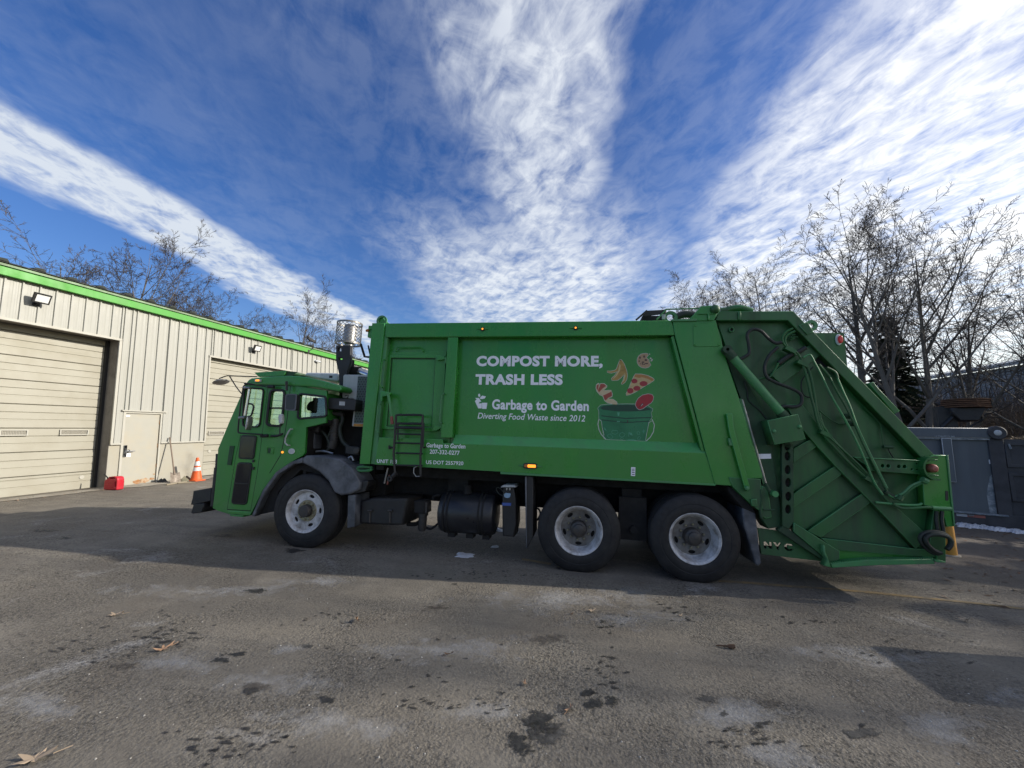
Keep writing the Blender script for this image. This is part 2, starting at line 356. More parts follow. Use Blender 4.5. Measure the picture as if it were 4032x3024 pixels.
# ================================================================== GROUND
def terrain(x, y):
    z = gz(x, y)
    bank = 3.0 * sstep(11.0, 17.5, y + .28*(x-12)) * sstep(3.5, 9.5, x)
    return z + bank + .35*math.sin(x*.7+y*.3)*sstep(.3, 2, bank)
def ground_material():
    m = bpy.data.materials.new('worn_asphalt'); m.use_nodes = True; t = NT(m.node_tree); p = t.n['Principled BSDF']
    co = t.new('ShaderNodeTexCoord').outputs['Object']
    s = t.new('ShaderNodeSeparateXYZ'); t.l.new(co, s.inputs[0])
    big = t.noise(co, .38, 5, .55, .4); med = t.noise(co, 2.1, 6, .62, .3); fine = t.noise(co, 34, 5, .7); grit = t.noise(co, 85, 3, .7)
    vo = t.new('ShaderNodeTexVoronoi'); vo.inputs['Scale'].default_value = 52; t.l.new(co, vo.inputs['Vector'])
    rough_ = t.maprange(t.noise(co, .9, 4, .6, .4), .40, .62)          # where the binder has worn off and the stones stand out
    base = t.mix(t.maprange(big, .3, .7), (.138, .124, .104, 1), (.240, .212, .168, 1))
    base = t.mix(t.math('MULTIPLY', t.maprange(med, .48, .72), .55), base, (.29, .262, .215, 1))
    base = t.mix(t.math('MULTIPLY', t.maprange(t.noise(co, .55, 5, .65, .8), .50, .68), .55), base, (.150, .122, .092, 1))
    mp = t.new('ShaderNodeMapping'); mp.inputs['Scale'].default_value = (.16, 2.2, 1); mp.inputs['Rotation'].default_value = (0, 0, R_(-6)); t.l.new(co, mp.inputs[0])
    base = t.mix(t.math('MULTIPLY', t.maprange(t.noise(mp.outputs[0], 1.6, 4, .6), .48, .66), .38), base, (.095, .088, .080, 1))
    pit = t.math('MULTIPLY', t.maprange(fine, .52, .38), t.math('MULTIPLY_ADD', rough_, .65, .25))
    base = t.mix(pit, base, (.052, .047, .042, 1))
    st = t.math('MULTIPLY', t.maprange(grit, .55, .68), t.math('MULTIPLY_ADD', rough_, .55, .15))
    base = t.mix(st, base, (.42, .39, .34, 1))
    sp2 = t.math('MULTIPLY', t.maprange(t.noise(co, 15, 4, .6, .4), .66, .70), t.maprange(t.noise(co, .75, 3, .5), .47, .58))
    base = t.mix(t.math('MULTIPLY', sp2, .7), base, (.045, .042, .040, 1))
    # dried salt and dust
    salt = t.math('MULTIPLY', t.maprange(t.noise(co, .85, 6, .68, .6), .60, .73), t.maprange(fine, .40, .60, .25, 1))
    base = t.mix(t.math('MULTIPLY', salt, .62), base, (.52, .52, .52, 1))
    # old drips
    drip = t.maprange(t.noise(co, 7.5, 5, .65, .6), .69, .73)
    drip = t.math('MULTIPLY', drip, t.maprange(t.noise(co, .6, 3, .5), .46, .56))
    base = t.mix(t.math('MULTIPLY', drip, .6), base, (.055, .052, .050, 1))
    rust = t.math('MULTIPLY', t.maprange(t.noise(co, 1.3, 5, .7, .4), .66, .75), .45)
    base = t.mix(rust, base, (.16, .095, .055, 1))
    # packed dirt and leaf litter towards the trees
    edge = t.math('ADD', t.math('MULTIPLY_ADD', s.outputs[1], .30, s.outputs[0]), t.math('MULTIPLY', t.math('SUBTRACT', t.noise(co, .7, 5, .6), .5), 5.0))
    dm = t.maprange(edge, 4.6, 6.8)
    dirt = t.mix(t.noise(co, 7, 7, .75, .4), (.060, .050, .040, 1), (.150, .125, .100, 1))
    base = t.mix(t.math('MULTIPLY', dm, .8), base, dirt)
    lit = t.maprange(t.math('ADD', s.outputs[2], t.math('MULTIPLY', s.outputs[0], .0)), .55, 1.4)
    base = t.mix(t.math('MULTIPLY', lit, t.maprange(s.outputs[1], 11, 14)), base, t.mix(t.noise(co, 4, 7, .8), (.045, .035, .024, 1), (.15, .11, .072, 1)))
    t.put(p.inputs['Base Color'], base); t.put(p.inputs['Roughness'], t.maprange(drip, 0, 1, .88, .45))
    p.inputs['Specular IOR Level'].default_value = .3
    h = t.math('ADD', t.math('MULTIPLY', fine, 1.0), t.math('ADD', t.math('MULTIPLY', vo.outputs['Distance'], .35), t.math('MULTIPLY', med, .9)))
    b = t.new('ShaderNodeBump'); t.put(b.inputs['Strength'], t.math('MULTIPLY_ADD', rough_, .75, .35)); b.inputs['Distance'].default_value = .022
    t.l.new(h, b.inputs['Height']); t.l.new(b.outputs[0], p.inputs['Normal'])
    return m
M_['asphalt'] = ground_material()
def graded(lo, hi, near_lo, near_hi, step):
    a = list(np.arange(near_lo, near_hi+1e-6, step)); x, d = near_hi, step
    while x < hi: d *= 1.35; x += d; a.append(min(x, hi))
    x, d = near_lo, step
    while x > lo: d *= 1.35; x -= d; a.insert(0, max(x, lo))
    return a
gx_, gy_ = graded(-500, 500, -16, 30, .5), graded(-500, 500, -8, 30, .5)
b = MB(); nx = len(gx_)
b.v = [(x, y, terrain(x, y)) for y in gy_ for x in gx_]
b.f = [(j*nx+i, j*nx+i+1, (j+1)*nx+i+1, (j+1)*nx+i) for j in range(len(gy_)-1) for i in range(nx-1)]
ground = struct(b.obj('ground', M_['asphalt'], smooth=True, fix=False))

def blob(px, py, rx, ry, rnd, n=22, rough=.28, lift=.004):
    """irregular flat stain on the ground around a photo pixel, radii in pixels at that spot"""
    vs = []; ks = [rnd.uniform(0, 6.28) for _ in range(4)]
    for k in range(n):
        a = 2*math.pi*k/n
        q = 1 + rough*(math.sin(2*a+ks[0])*.5 + math.sin(3*a+ks[1])*.45 + math.sin(5*a+ks[2])*.4 + math.sin(9*a+ks[3])*.25)
        p = gnd(px+rx*q*math.cos(a), py+ry*q*math.sin(a)); vs.append((p[0], p[1], gz(p[0], p[1])+lift))
    return vs
M_['oil'] = mat('oil_stain', (.045, .043, .041), .62, var=.5, vscale=22, dirt=(.17, .16, .145), dirt_amt=.75, dirt_scale=16, bump=.5, bscale=60)
M_['oilrim'] = mat('oil_stain_rim', (.022, .021, .021), .5, var=.5, vscale=26, dirt=(.12, .115, .105), dirt_amt=.5, dirt_scale=20, bump=.5, bscale=60)
M_['brownst'] = mat('brown_stain', (.075, .062, .050), .8, var=.4, vscale=18, dirt=(.20, .18, .155), dirt_amt=.9, dirt_scale=12, bump=.5, bscale=60)
def blotchy(m, lo, hi, scale, mx=1.0, k=1.0):
    """stain with soaked-in, broken edges: the asphalt shows through; 'fade' falls from the middle of the patch to its rim"""
    t = NT(m.node_tree); p = t.n['Principled BSDF']; co = t.new('ShaderNodeTexCoord').outputs['Object']
    at = t.new('ShaderNodeAttribute'); at.attribute_name = 'fade'
    n_ = t.math('ADD', t.math('MULTIPLY', t.noise(co, scale, 5, .7, .5), .65), t.math('MULTIPLY', t.noise(co, scale*5, 3, .7), .35))
    f = t.math('ADD', at.outputs['Fac'], t.math('MULTIPLY', t.math('SUBTRACT', n_, .5), 3.2*k))
    t.put(p.inputs['Alpha'], t.math('MULTIPLY', t.maprange(f, lo, hi), mx))
def soft(bb, vs):
    c = np.mean(vs, 0); n = len(vs); base = len(bb.v)
    bb.add([tuple(c)]+[tuple(c+(np.array(p)-c)*.5) for p in vs]+[tuple(p) for p in vs], [(0, 1+i, 1+(i+1) % n) for i in range(n)]+[(1+i, 1+n+i, 1+n+(i+1) % n, 1+(i+1) % n) for i in range(n)])
    bb.fade += [1.0]+[.5]*n+[0.0]*n
def soft_obj(bb, name, m, parent):
    o = bb.obj(name, m, parent, fix=False); at = o.data.attributes.new('fade', 'FLOAT', 'POINT'); at.data.foreach_set('value', bb.fade); return o
M_['drip'] = mat('drip_spot', (.030, .028, .027), .6, var=.4, vscale=26)
blotchy(M_['oil'], .30, .52, 9, .8, 1.35); blotchy(M_['oilrim'], .30, .50, 13, .85, 1.35); blotchy(M_['brownst'], .30, .85, 7, .7, 1.3); blotchy(M_['drip'], .34, .52, 26, .8, 1.7)
M_['saltm'] = mat('salt_bloom', (.56, .56, .56), .9, var=.25, vscale=30, bump=.6, bscale=45); blotchy(M_['saltm'], .25, 1.5, 2.6, .42, 1.5)
rnd = random.Random(19)
for (px, py, rx, ry) in [(690,2610,200,42),(1010,2690,260,60),(1130,2555,60,26),(1400,2860,300,70),(1850,2810,260,60),(1780,2560,320,60),(3300,2570,160,40),(3480,2600,200,40),(3950,2745,110,50),(3700,2870,240,80),(2900,2830,240,60),(2450,2440,260,40),(2200,2360,420,50),(150,2790,140,60),(3000,2980,300,60),(800,2330,420,36),(1250,2290,240,20)]:
    bb = MB(); bb.fade = []; soft(bb, blob(px, py, rx*1.2, ry*1.2, rnd, 30, .25, .0025)); soft_obj(bb, 'salt_bloom', M_['saltm'], ground)
rnd = random.Random(7)
for (px, py, rx, ry, mk) in [(2120,2850,58,42,'oilrim'),(2160,2895,75,40,'oil'),(2050,2940,40,45,'oilrim'),(2320,2730,30,18,'oilrim'),(2335,2770,36,26,'oilrim'),(2412,2768,32,22,'oilrim'),
      (2218,2790,28,26,'oil'),(2790,2755,36,18,'oil'),(2848,2815,26,14,'oil'),(3395,2893,64,22,'oil'),(3396,2858,13,10,'oilrim'),(1012,2328,34,10,'oilrim'),(1152,2168,38,8,'oilrim'),
      (1720,2395,55,16,'brownst'),(2160,2515,95,24,'brownst'),(1010,2710,70,22,'brownst'),(985,2722,30,10,'oil'),(920,2578,45,9,'oilrim'),(870,2602,38,10,'oilrim'),
      (480,2625,60,14,'brownst'),(1290,2758,26,14,'oilrim'),(1210,2545,20,8,'oil'),(3050,2770,60,22,'brownst'),(760,2950,24,16,'oilrim'),(880,2110,40,6,'oil'),(180,2090,60,5,'oil'),(260,2120,20,4,'oil')]:
    bb = MB(); bb.fade = []; soft(bb, blob(px, py, rx*1.4, ry*1.4, rnd, 24, .2)); soft_obj(bb, 'oil_stain', M_[mk], ground)
bb = MB(); bb.fade = []; rnd = random.Random(11)
for (cx, cy, sx, sy, n, r) in [(1880,2260,260,22,46,12),(2395,2480,45,60,14,12),(2400,2640,60,90,22,13),(640,2520,110,40,30,14),(960,2920,230,80,34,13),(2700,2420,260,40,30,12),
      (3150,2450,180,20,14,14),(1400,2150,120,20,14,12),(700,2450,300,60,24,10),(1250,2450,200,50,18,9),(1780,2760,230,30,30,12),(3000,2900,230,70,26,14),(300,2560,240,60,24,12),(1650,2620,300,120,24,10),(3500,2560,300,60,14,14)]:
    for _ in range(n):
        px, py = rnd.gauss(cx, sx*.55), rnd.gauss(cy, sy*.55); k = (py-1700)/800
        if py < 2130 or not 0 < px < 4032: continue
        rr = r*rnd.uniform(.25, 1.0)*k*.78
        soft(bb, blob(px, py, rr*2.1, rr*.66, rnd, 11, .45, .0045))
struct(soft_obj(bb, 'drip_spots', M_['drip'], ground), 'stuff')
# worn yellow parking line
M_['yline'] = mat('worn_yellow_line', (.27, .19, .085), .85, var=.3, vscale=20, dirt=(.13, .115, .09), dirt_amt=1.0, dirt_scale=9)
for pts in ([(2830,2288),(2950,2296),(3100,2308),(3300,2322),(3450,2336),(3600,2352),(3800,2372),(4031,2398)], [(2055,2202),(2170,2222)]):
    bb = MB(); vs = []; rr = random.Random(5)
    for i, (px, py) in enumerate(pts):
        p, q = gnd(px, py-3-rr.random()*1.5), gnd(px, py+3+rr.random()*1.5)
        vs += [(p[0], p[1], gz(p[0], p[1])+.004), (q[0], q[1], gz(q[0], q[1])+.004)]
    bb.add(vs, [(2*i, 2*i+1, 2*i+3, 2*i+2) for i in range(len(pts)-1)]); bb.obj('painted_line', M_['yline'], ground)

# ================================================================== GARAGE BUILDING
WD = np.array([0.07242784, 0.99737366, 0]); NWL = np.array([WD[1], -WD[0], 0]); WPERP = -12.6
def wl(px, py, Y=0.0):
    d = ray(px, py); t = (WPERP - Y - NWL @ CAM)/(NWL @ d); p = CAM + t*d
    return float(p @ WD), float(p[2])
def wpt(s, Y, z): p = WD*s + NWL*(WPERP - Y); return (p[0], p[1], z)
garage = empty('garage_building', 'long cream metal-sided garage with bright green roof edge and two overhead doors', 'building', tuple(NWL*WPERP), (0, 0, math.atan2(WD[1], WD[0])))
M_['siding'] = mat('cream_siding', (.37, .37, .335), .5, var=.05, vscale=1.2, dirt=(.28, .265, .215), dirt_amt=.45, dirt_scale=1.5, streak=True)
M_['trim'] = mat('cream_trim', (.42, .41, .36), .5, var=.05, dirt=(.38, .35, .28), dirt_amt=.4, dirt_scale=3)
M_['odoor'] = mat('overhead_door_cream', (.345, .33, .27), .5, var=.05, vscale=2, dirt=(.29, .265, .20), dirt_amt=.5, dirt_scale=1.3)
M_['knee'] = mat('base_wall_plaster', (.36, .345, .29), .8, var=.08, vscale=4, dirt=(.38, .34, .25), dirt_amt=.55, dirt_scale=2.2, bump=.25, bscale=40)
M_['pdoor'] = mat('steel_door_cream', (.36, .35, .30), .5, var=.05, dirt=(.45, .37, .24), dirt_amt=.4, dirt_scale=2)
M_['fascia'] = mat('bright_green_fascia', (.058, .32, .028), .45, var=.10, vscale=3, dirt=(.10, .22, .06), dirt_amt=.4, dirt_scale=3, streak=True)
M_['gutter'] = mat('faded_green_gutter', (.22, .33, .19), .55, var=.2, vscale=2, dirt=(.12, .12, .10), dirt_amt=.9, dirt_scale=1.4)
M_['roof'] = mat('dark_green_roof', (.007, .014, .009), .6, var=.2, dirt=(.02, .02, .018), dirt_amt=.5)
M_['dark'] = mat('dark_gap', (.02, .02, .02), .9)
M_['jamb'] = mat('grey_steel_jamb', (.20, .185, .165), .6, var=.15, dirt=(.10, .085, .07), dirt_amt=.7, dirt_scale=3)
M_['rustm'] = mat('rust_bleed', (.30, .135, .045), .85, var=.4, vscale=14, dirt=(.52, .47, .36), dirt_amt=.9, dirt_scale=9)
Z0, ZE = .50, 5.66
LD, RD, PD = (-.55, 2.86), (5.53, 9.12), (3.12, 4.14)
ZD, ZP, ZS = 4.62, 2.60, 1.69
SW = .2985; S0 = 2.63 + SW*0; panel_cache = {}
def panel_mesh(z0, z1, w):
    key = (round(z0, 3), round(z1, 3), round(w, 3))
    if key in panel_cache: return panel_cache[key]
    prof = [(0, 0), (.008, -.034), (.038, -.034), (.046, 0), (.105, 0), (.125, -.0045), (.158, -.0045), (.178, 0), (.208, 0), (.226, -.0045), (.250, -.0045), (.268, 0), (SW, 0)]
    prof = [p for p in prof if p[0] < w-1e-6] + [(w, 0)]
    bb = MB(); n = len(prof)
    bb.add([(s, y, z0) for s, y in prof]+[(s, y, z1) for s, y in prof], [(i, i+1, n+i+1, n+i) for i in range(n-1)])
    panel_cache[key] = bb.mesh('siding_panel', M_['siding']); return panel_cache[key]
def put_panel(s, w, z0, z1):
    if z1-z0 < .05: return
    o = link(bpy.data.objects.new('siding_panel', panel_mesh(z0, z1, w)), garage); o.location = (s, 0, 0)
k0 = int(math.floor((-4.2-S0)/SW)); k1 = int(math.ceil((19.5-S0)/SW))
for k in range(k0, k1):
    a, e = S0+k*SW, S0+(k+1)*SW
    cuts = [(a, e)]
    for lo, hi, zb in ((LD[0], LD[1], ZD+.02), (RD[0], RD[1], ZD+.02), (PD[0], PD[1], ZP+.02)):
        nc = []
        for (x, y) in cuts:
            for (p, q) in ((x, min(y, lo)), (max(x, lo), min(y, hi)), (max(x, hi), y)):
                if q-p > .008: nc.append((p, q))
        cuts = nc
    for (x, y) in cuts:
        c = (x+y)/2; zb = ZS
        if LD[0] < c < LD[1] or RD[0] < c < RD[1]: zb = ZD+.02
        elif PD[0] < c < PD[1]: zb = ZP+.02
        put_panel(x, y-x, zb, ZE)
W_END = S0+k1*SW
for a, e in ((-4.2, LD[0]), (LD[1], PD[0]), (PD[1], RD[0]-.01), (RD[1], W_END)):
    slab('base_wall', [(a, Z0-.5), (e, Z0-.5), (e, ZS-.012), (a, ZS-.012)], .012, .30, M_['knee'], garage, .006)
    slab('drip_trim', [(a, ZS-.03), (e, ZS-.03), (e, ZS+.012), (a, ZS+.012)], -.045, .011, M_['trim'], garage, .003)
def door(sa, sb, name, depth, vents, hole):
    # surround: header trim, side trims, recessed jambs
    slab('header_trim', [(sa-.06, ZD-.03), (sb+.05, ZD-.03), (sb+.05, ZD+.03), (sa-.06, ZD+.03)], -.05, .02, M_['trim'], garage, .003)
    slab('side_trim', [(sa-.05, ZS), (sa, ZS), (sa, ZD-.032), (sa-.05, ZD-.032)], -.042, .01, M_['trim'], garage, .003)
    slab('side_trim', [(sb-.005, ZS), (sb+.06, ZS), (sb+.06, ZD-.032), (sb-.005, ZD-.032)], -.042, .01, M_['trim'], garage, .003)
    bb = MB(); bb.box(sb-.004, sb+.03, .021, depth+.1, Z0-.2, ZD); bb.obj('jamb', M_['jamb'], garage)
    bb = MB(); bb.box(sa-.03, sa+.004, .021, depth+.1, Z0-.2, ZD); bb.obj('jamb', M_['jamb'], garage)
    bb = MB(); bb.box(sa, sb, .021, depth+.1, ZD-.001, ZD+.06); bb.obj('header', M_['jamb'], garage)
    bb = MB(); bb.box(sb-.07, sb-.005, depth-.09, depth-.012, Z0-.1, ZD-.02); bb.obj('door_track', M_['dark'], garage)
    d = bpy.data.objects.new('overhead_door', MB().mesh('overhead_door')); link(d, garage)
    bb = MB(); bb.box(sa+.01, sb-.01, depth+.06, depth+.075, Z0, ZD); me = bb.mesh('overhead_door', M_['dark']); d.data = me
    joint = [Z0+.012, .97, 1.55, 2.13, 2.71, 3.29, 3.87, 4.45, ZD]
    a, e = sa+.012, sb-.012
    for i in range(len(joint)-1):
        z0, z1 = joint[i]+.004, joint[i+1]-.004; prof = [(z0, .02), (z0+.012, 0)]
        if z1-z0 > .4:
            g = z0+.39-.01; g2 = z0+.20
            prof += [(g2-.02, 0), (g2-.012, .012), (g2+.012, .012), (g2+.02, 0), (g-.012, 0), (g-.006, .022), (g+.006, .022), (g+.012, 0)]
        prof += [(z1-.012, 0), (z1, .02)]
        bb = MB(); n = len(prof)
        bb.add([(a, depth+y, z) for z, y in prof]+[(e, depth+y, z) for z, y in prof], [(j, n+j, n+j+1, j+1) for j in range(n-1)])
        bb.add([(a, depth+.05, z0), (a, depth+.05, z1), (e, depth+.05, z1), (e, depth+.05, z0)], [(0, 1, 2, 3)])
        bb.obj('door_section', M_['odoor'], d)
    for vs in vents:
        (x0, z1), (x1, z0) = vs
        fr = [[(x0-.025, z0-.022), (x1+.025, z0-.022), (x1+.025, z1+.022), (x0-.025, z1+.022)], [(x0, z0), (x0, z1), (x1, z1), (x1, z0)]]
        slab('vent_frame', fr, depth-.035, depth-.001, M_['trim'], d, .003)
        bb = MB(); bb.box(x0, x1, depth-.012, depth-.002, z0, z1)
        nx_ = 16
        o = bb.obj('vent_mesh', M_['ventm'], d)
    if hole:
        c = wl(*hole, depth); slab('key_plate', ellipse(c[0], c[1], .055, .05), depth-.014, depth-.001, M_['trim'], d, .003)
    slab('bottom_seal', [(a, Z0-.03), (e, Z0-.03), (e, Z0+.012), (a, Z0+.012)], depth-.01, depth+.04, M_['dark'], d, .004)
def vent_material():
    m = bpy.data.materials.new('vent_expanded_mesh'); m.use_nodes = True; t = NT(m.node_tree); p = t.n['Principled BSDF']
    co = t.new('ShaderNodeTexCoord').outputs['Object']; mp = t.new('ShaderNodeMapping'); mp.inputs['Rotation'].default_value = (0, R_(45), 0); t.l.new(co, mp.inputs[0])
    ck = t.new('ShaderNodeTexChecker'); ck.inputs['Scale'].default_value = 55; t.l.new(mp.outputs[0], ck.inputs[0])
    t.put(p.inputs['Base Color'], t.mix(ck.outputs['Fac'], (.06, .055, .045, 1), (.34, .32, .26, 1))); return m
M_['ventm'] = vent_material()
# recess depth: where the leaf's far edge disappears behind the jamb
DEP = .0
for k in range(90):
    if wl(390, 1690, k*.01)[0] > LD[1]-.02: DEP = k*.01; break
DEP = min(max(DEP, .2), .45)
def vpix(a, c): return (wl(a[0], a[1], DEP), wl(c[0], c[1], DEP))
door(LD[0], LD[1], 'overhead_door', DEP, [vpix((239, 1695), (341, 1710)), vpix((2, 1696), (101, 1712))], (321, 1879))
door(RD[0], RD[1], 'overhead_door', .16, [(wl(822, 1700, .16), wl(878, 1711, .16))], (824, 1777))
# walk-through door
wa, wb = PD
slab('door_frame', [[(wa, Z0), (wa+.06, Z0), (wa+.06, ZP-.05), (wb-.05, ZP-.05), (wb-.05, Z0), (wb, Z0), (wb, ZP), (wa, ZP)]], -.02, .10, M_['trim'], garage, .003)
slab('head_flashing', [(wa-.06, ZP+.002), (wb+.10, ZP+.002), (wb+.10, ZP+.04), (wa-.06, ZP+.04)], -.06, .02, M_['trim'], garage, .003)
pdo = slab('walk_door', [(wa+.065, Z0+.015), (wb-.055, Z0+.015), (wb-.055, ZP-.055), (wa+.065, ZP-.055)], .02, .065, M_['pdoor'], garage, .003)
h = wl(494, 1777, .02)
slab('lock_guard', rounded([(h[0]-.06, h[1]-.16), (h[0]+.02, h[1]-.16), (h[0]+.02, h[1]+.17), (h[0]-.06, h[1]+.17)], .015), -.005, .021, M_['chrome'], pdo, .003)
bb = MB(); bb.tube([(h[0]+.06, .019, h[1]), (h[0]+.06, -.05, h[1]), (h[0]+.19, -.05, h[1])], .013, 8); bb.tube([(h[0]+.06, .0195, h[1]), (h[0]+.06, -.008, h[1])], .045, 14); bb.obj('lever_handle', M_['chrome'], pdo, True)
slab('notice', [(h[0]+.03, h[1]-.16), (h[0]+.13, h[1]-.16), (h[0]+.13, h[1]-.06), (h[0]+.03, h[1]-.06)], .015, .0195, M_['vinyl'], pdo, .001)
slab('notice', [(wa+.08, ZP-.14), (wa+.18, ZP-.14), (wa+.18, ZP-.10), (wa+.08, ZP-.10)], .015, .0195, M_['vinyl'], pdo, .001)
for z in (1.0, 1.6, 2.3): slab('hinge', [(wb-.062, z-.06), (wb-.048, z-.06), (wb-.048, z+.06), (wb-.062, z+.06)], .005, .022, M_['rustm'], pdo, .002)
rr = random.Random(3)
for (x, z, r) in ((wb-.33, Z0+.09, .10), (wb-.52, Z0+.08, .08), (wb-.14, Z0+.12, .05), (wb-.08, Z0+.25, .03)):
    slab('rust_patch', [(x+r*(1+.4*rr.random())*math.cos(a)*1.1, z+r*.55*(1+.6*rr.random())*math.sin(a)) for a in np.linspace(0, 6.28, 15)[:-1]], .0165, .0195, M_['rustm'], pdo, .0005)
# roof edge
YF = -.14
slab('fascia', [(-4.2, 5.60), (W_END, 5.60), (W_END, 5.79), (-4.2, 5.79)], YF, -.036, M_['fascia'], garage, .006)
bb = MB(); L0, L1 = -4.2, W_END
prof = [(-.036, 5.80), (YF+.03, 5.80), (YF-.02, 5.812), (YF-.01, 5.872), (-.036, 5.872)]; n = len(prof)
bb.add([(L0, y, z) for y, z in prof]+[(L1, y, z) for y, z in prof], [(i, i+1, n+i+1, n+i) for i in range(n-1)]); bb.obj('gutter', M_['gutter'], garage)
bb = MB(); bb.add([(L0, YF-.05, 5.88), (L1, YF-.05, 5.88), (L1, 9, 6.9), (L0, 9, 6.9), (L0, YF-.05, 5.90), (L1, YF-.05, 5.90), (L1, 9, 6.92), (L0, 9, 6.92)],
   [(0, 3, 2, 1), (4, 5, 6, 7), (0, 1, 5, 4), (1, 2, 6, 5), (2, 3, 7, 6), (3, 0, 4, 7)]); roof = bb.obj('roof', M_['roof'], garage)
me = None
for k in range(-7, 34):
    s = 2.25+k*.61
    if not L0 < s < L1-.2: continue
    if me is None:
        bb = MB(); pr = [(-.13, 0), (-.06, .06), (.05, .07), (.10, 0)]
        bb.add([(x, YF-.07, 5.90+z) for x, z in pr]+[(x, 9, 6.92+z) for x, z in pr], [(0, 1, 2, 3), (0, 4, 5, 1), (1, 5, 6, 2), (2, 6, 7, 3)]); me = bb.mesh('roof_rib', M_['roof'])
    o = link(bpy.data.objects.new('roof_rib', me), roof); o.location = (s, 0, 0)
bb = MB()
for (s) in (L0, L1): bb.box(s-.02, s+.0, .05, 9.3, Z0-.5, 6.0)
bb.box(L0, L1, 9.3, 9.4, Z0-.5, 6.9); bb.obj('rear_wall', M_['siding'], garage)
# concrete apron along the wall
M_['conc'] = mat('apron_concrete', (.36, .33, .27), .9, var=.15, vscale=4, dirt=(.17, .14, .10), dirt_amt=.8, dirt_scale=3, bump=.4, bscale=30)
ap = MB(); rr = random.Random(4)
ss = np.arange(-4.0, 9.01, .25); vs = []
for s in ss:
    d_ = .34+.10*rr.random()+(.25 if 3.0 < s < 5.4 else 0)
    for q in (.012, d_):
        p = wpt(s, -q if q > .02 else 0, 0); vs.append((p[0], p[1], gz(p[0], p[1])+.012))
ap.add(vs, [(2*i, 2*i+1, 2*i+3, 2*i+2) for i in range(len(ss)-1)]); struct(ap.obj('apron', M_['conc']))

# flood lights, camera and bracket on the wall
def floodlight(px, py, label):
    s, z = wl(px, py, -.12); t = empty('floodlight', label, 'wall light', wpt(s, 0, z), (0, 0, garage.rotation_euler[2]), 'floodlights over the garage doors')
    bb = MB(); bb.obox((0, -.20, .02), (.15, 0, 0), (0, .028, .012), (0, -.045, .11)); bd = bb.obj('housing', M_['black'], t)
    bb = MB(); bb.obox((0, -.234, .006), (.115, 0, 0), (0, .004, .0016), (0, -.032, .078)); bb.obj('lens', M_['flens'], bd)
    bb = MB(); bb.tube([(0, -.002, -.09), (0, -.12, -.09), (0, -.18, -.02)], .028, 8); bb.box(-.06, .06, -.035, .0, -.15, -.03); bb.obj('bracket', M_['black'], t)
M_['flens'] = mat('floodlight_lens', (.75, .76, .74), .2, var=.05)
floodlight(155, 1180, 'black floodlight over the overhead door beside the walk-through door and red can')
floodlight(1006, 1374, 'black floodlight over the overhead door behind the truck cab')
s, z = wl(1246, 1421, -.1); t = empty('security_camera', 'small white bullet camera below the green roof edge, cable beside it', 'camera', wpt(s, 0, z), (0, 0, garage.rotation_euler[2]))
bb = MB(); bb.tube([(0, -.06, .0), (.20, -.16, -.02)], .045, 10); bb.obj('body', M_['white'], t, True)
bb = MB(); bb.tube([(0, .0, .03), (0, -.06, .0)], .02, 8); bb.tube([(0, .0, .03), (0, -.012, .03)], .05, 12); bb.obj('mount', M_['white'], t, True)
s, z = wl(1225, 1338, -.1); t = empty('bent_bracket', 'bent black bracket with dangling cable hooked over the green roof edge', 'bracket', wpt(s, -.1, z), (0, 0, garage.rotation_euler[2]))
bb = MB(); bb.obox((0, 0, .0), (.22, 0, -.04), (0, .05, 0), (.01, 0, .05)); bb.tube([(-.28, 0, .15), (-.27, 0, -.16), (-.05, 0, -.1)], .022, 6); bb.tube([(.30, 0, .12), (.30, 0, -.1), (.05, 0, -.06)], .022, 6); bb.obox((-.12, 0, .03), (.03, 0, .03), (0, .03, 0), (-.1, 0, .1)); bb.obj('arm', M_['black'], t)
bb = MB(); bb.tube(spline([(.05, -.06, -.08), (.06, -.09, -.30), (-.02, -.09, -.46), (-.16, -.03, -.56)]), .016, 6); bb.box(-.22, -.12, -.05, .0+.098, -.64, -.52); bb.obj('cable', M_['black'], t)

# ------------------------------------------------------------------ things along the wall
# traffic cone
p = gnd(772, 1893)
cone = empty('traffic_cone', 'orange traffic cone with two white collars against the garage wall', 'traffic cone', (p[0], p[1], gz(p[0], p[1])))
M_['conem'] = mat('cone_orange', (.80, .12, .02), .5, var=.08, dirt=(.35, .10, .04), dirt_amt=.4, dirt_scale=8)
M_['conew'] = mat('cone_white', (.78, .77, .76), .4, var=.05, dirt=(.5, .45, .4), dirt_amt=.5, dirt_scale=8)
bb = MB(); bb.lathe([(.0, .72), (.035, .72), (.04, .70), (.15, .04), (.165, .03)], 28, 'z'); bb.obj('body', M_['conem'], cone, True)
bb = MB(); bb.prism(rounded([(-.18, -.18), (.18, -.18), (.18, .18), (-.18, .18)], .05), 0, .03); bb.v = [(x, z, .03-y) for x, y, z in bb.v]; bb.obj('base', M_['conem'], cone)
def cr_(z): return .04+(.70-z)/(.66)*.11+.002
for z0, z1 in ((.47, .60), (.31, .42)):
    bb = MB(); bb.lathe([(cr_(z1)-.003, z1), (cr_(z1), z1), (cr_(z0), z0), (cr_(z0)-.003, z0)], 28, 'z'); bb.obj('collar', M_['conew'], cone, True)
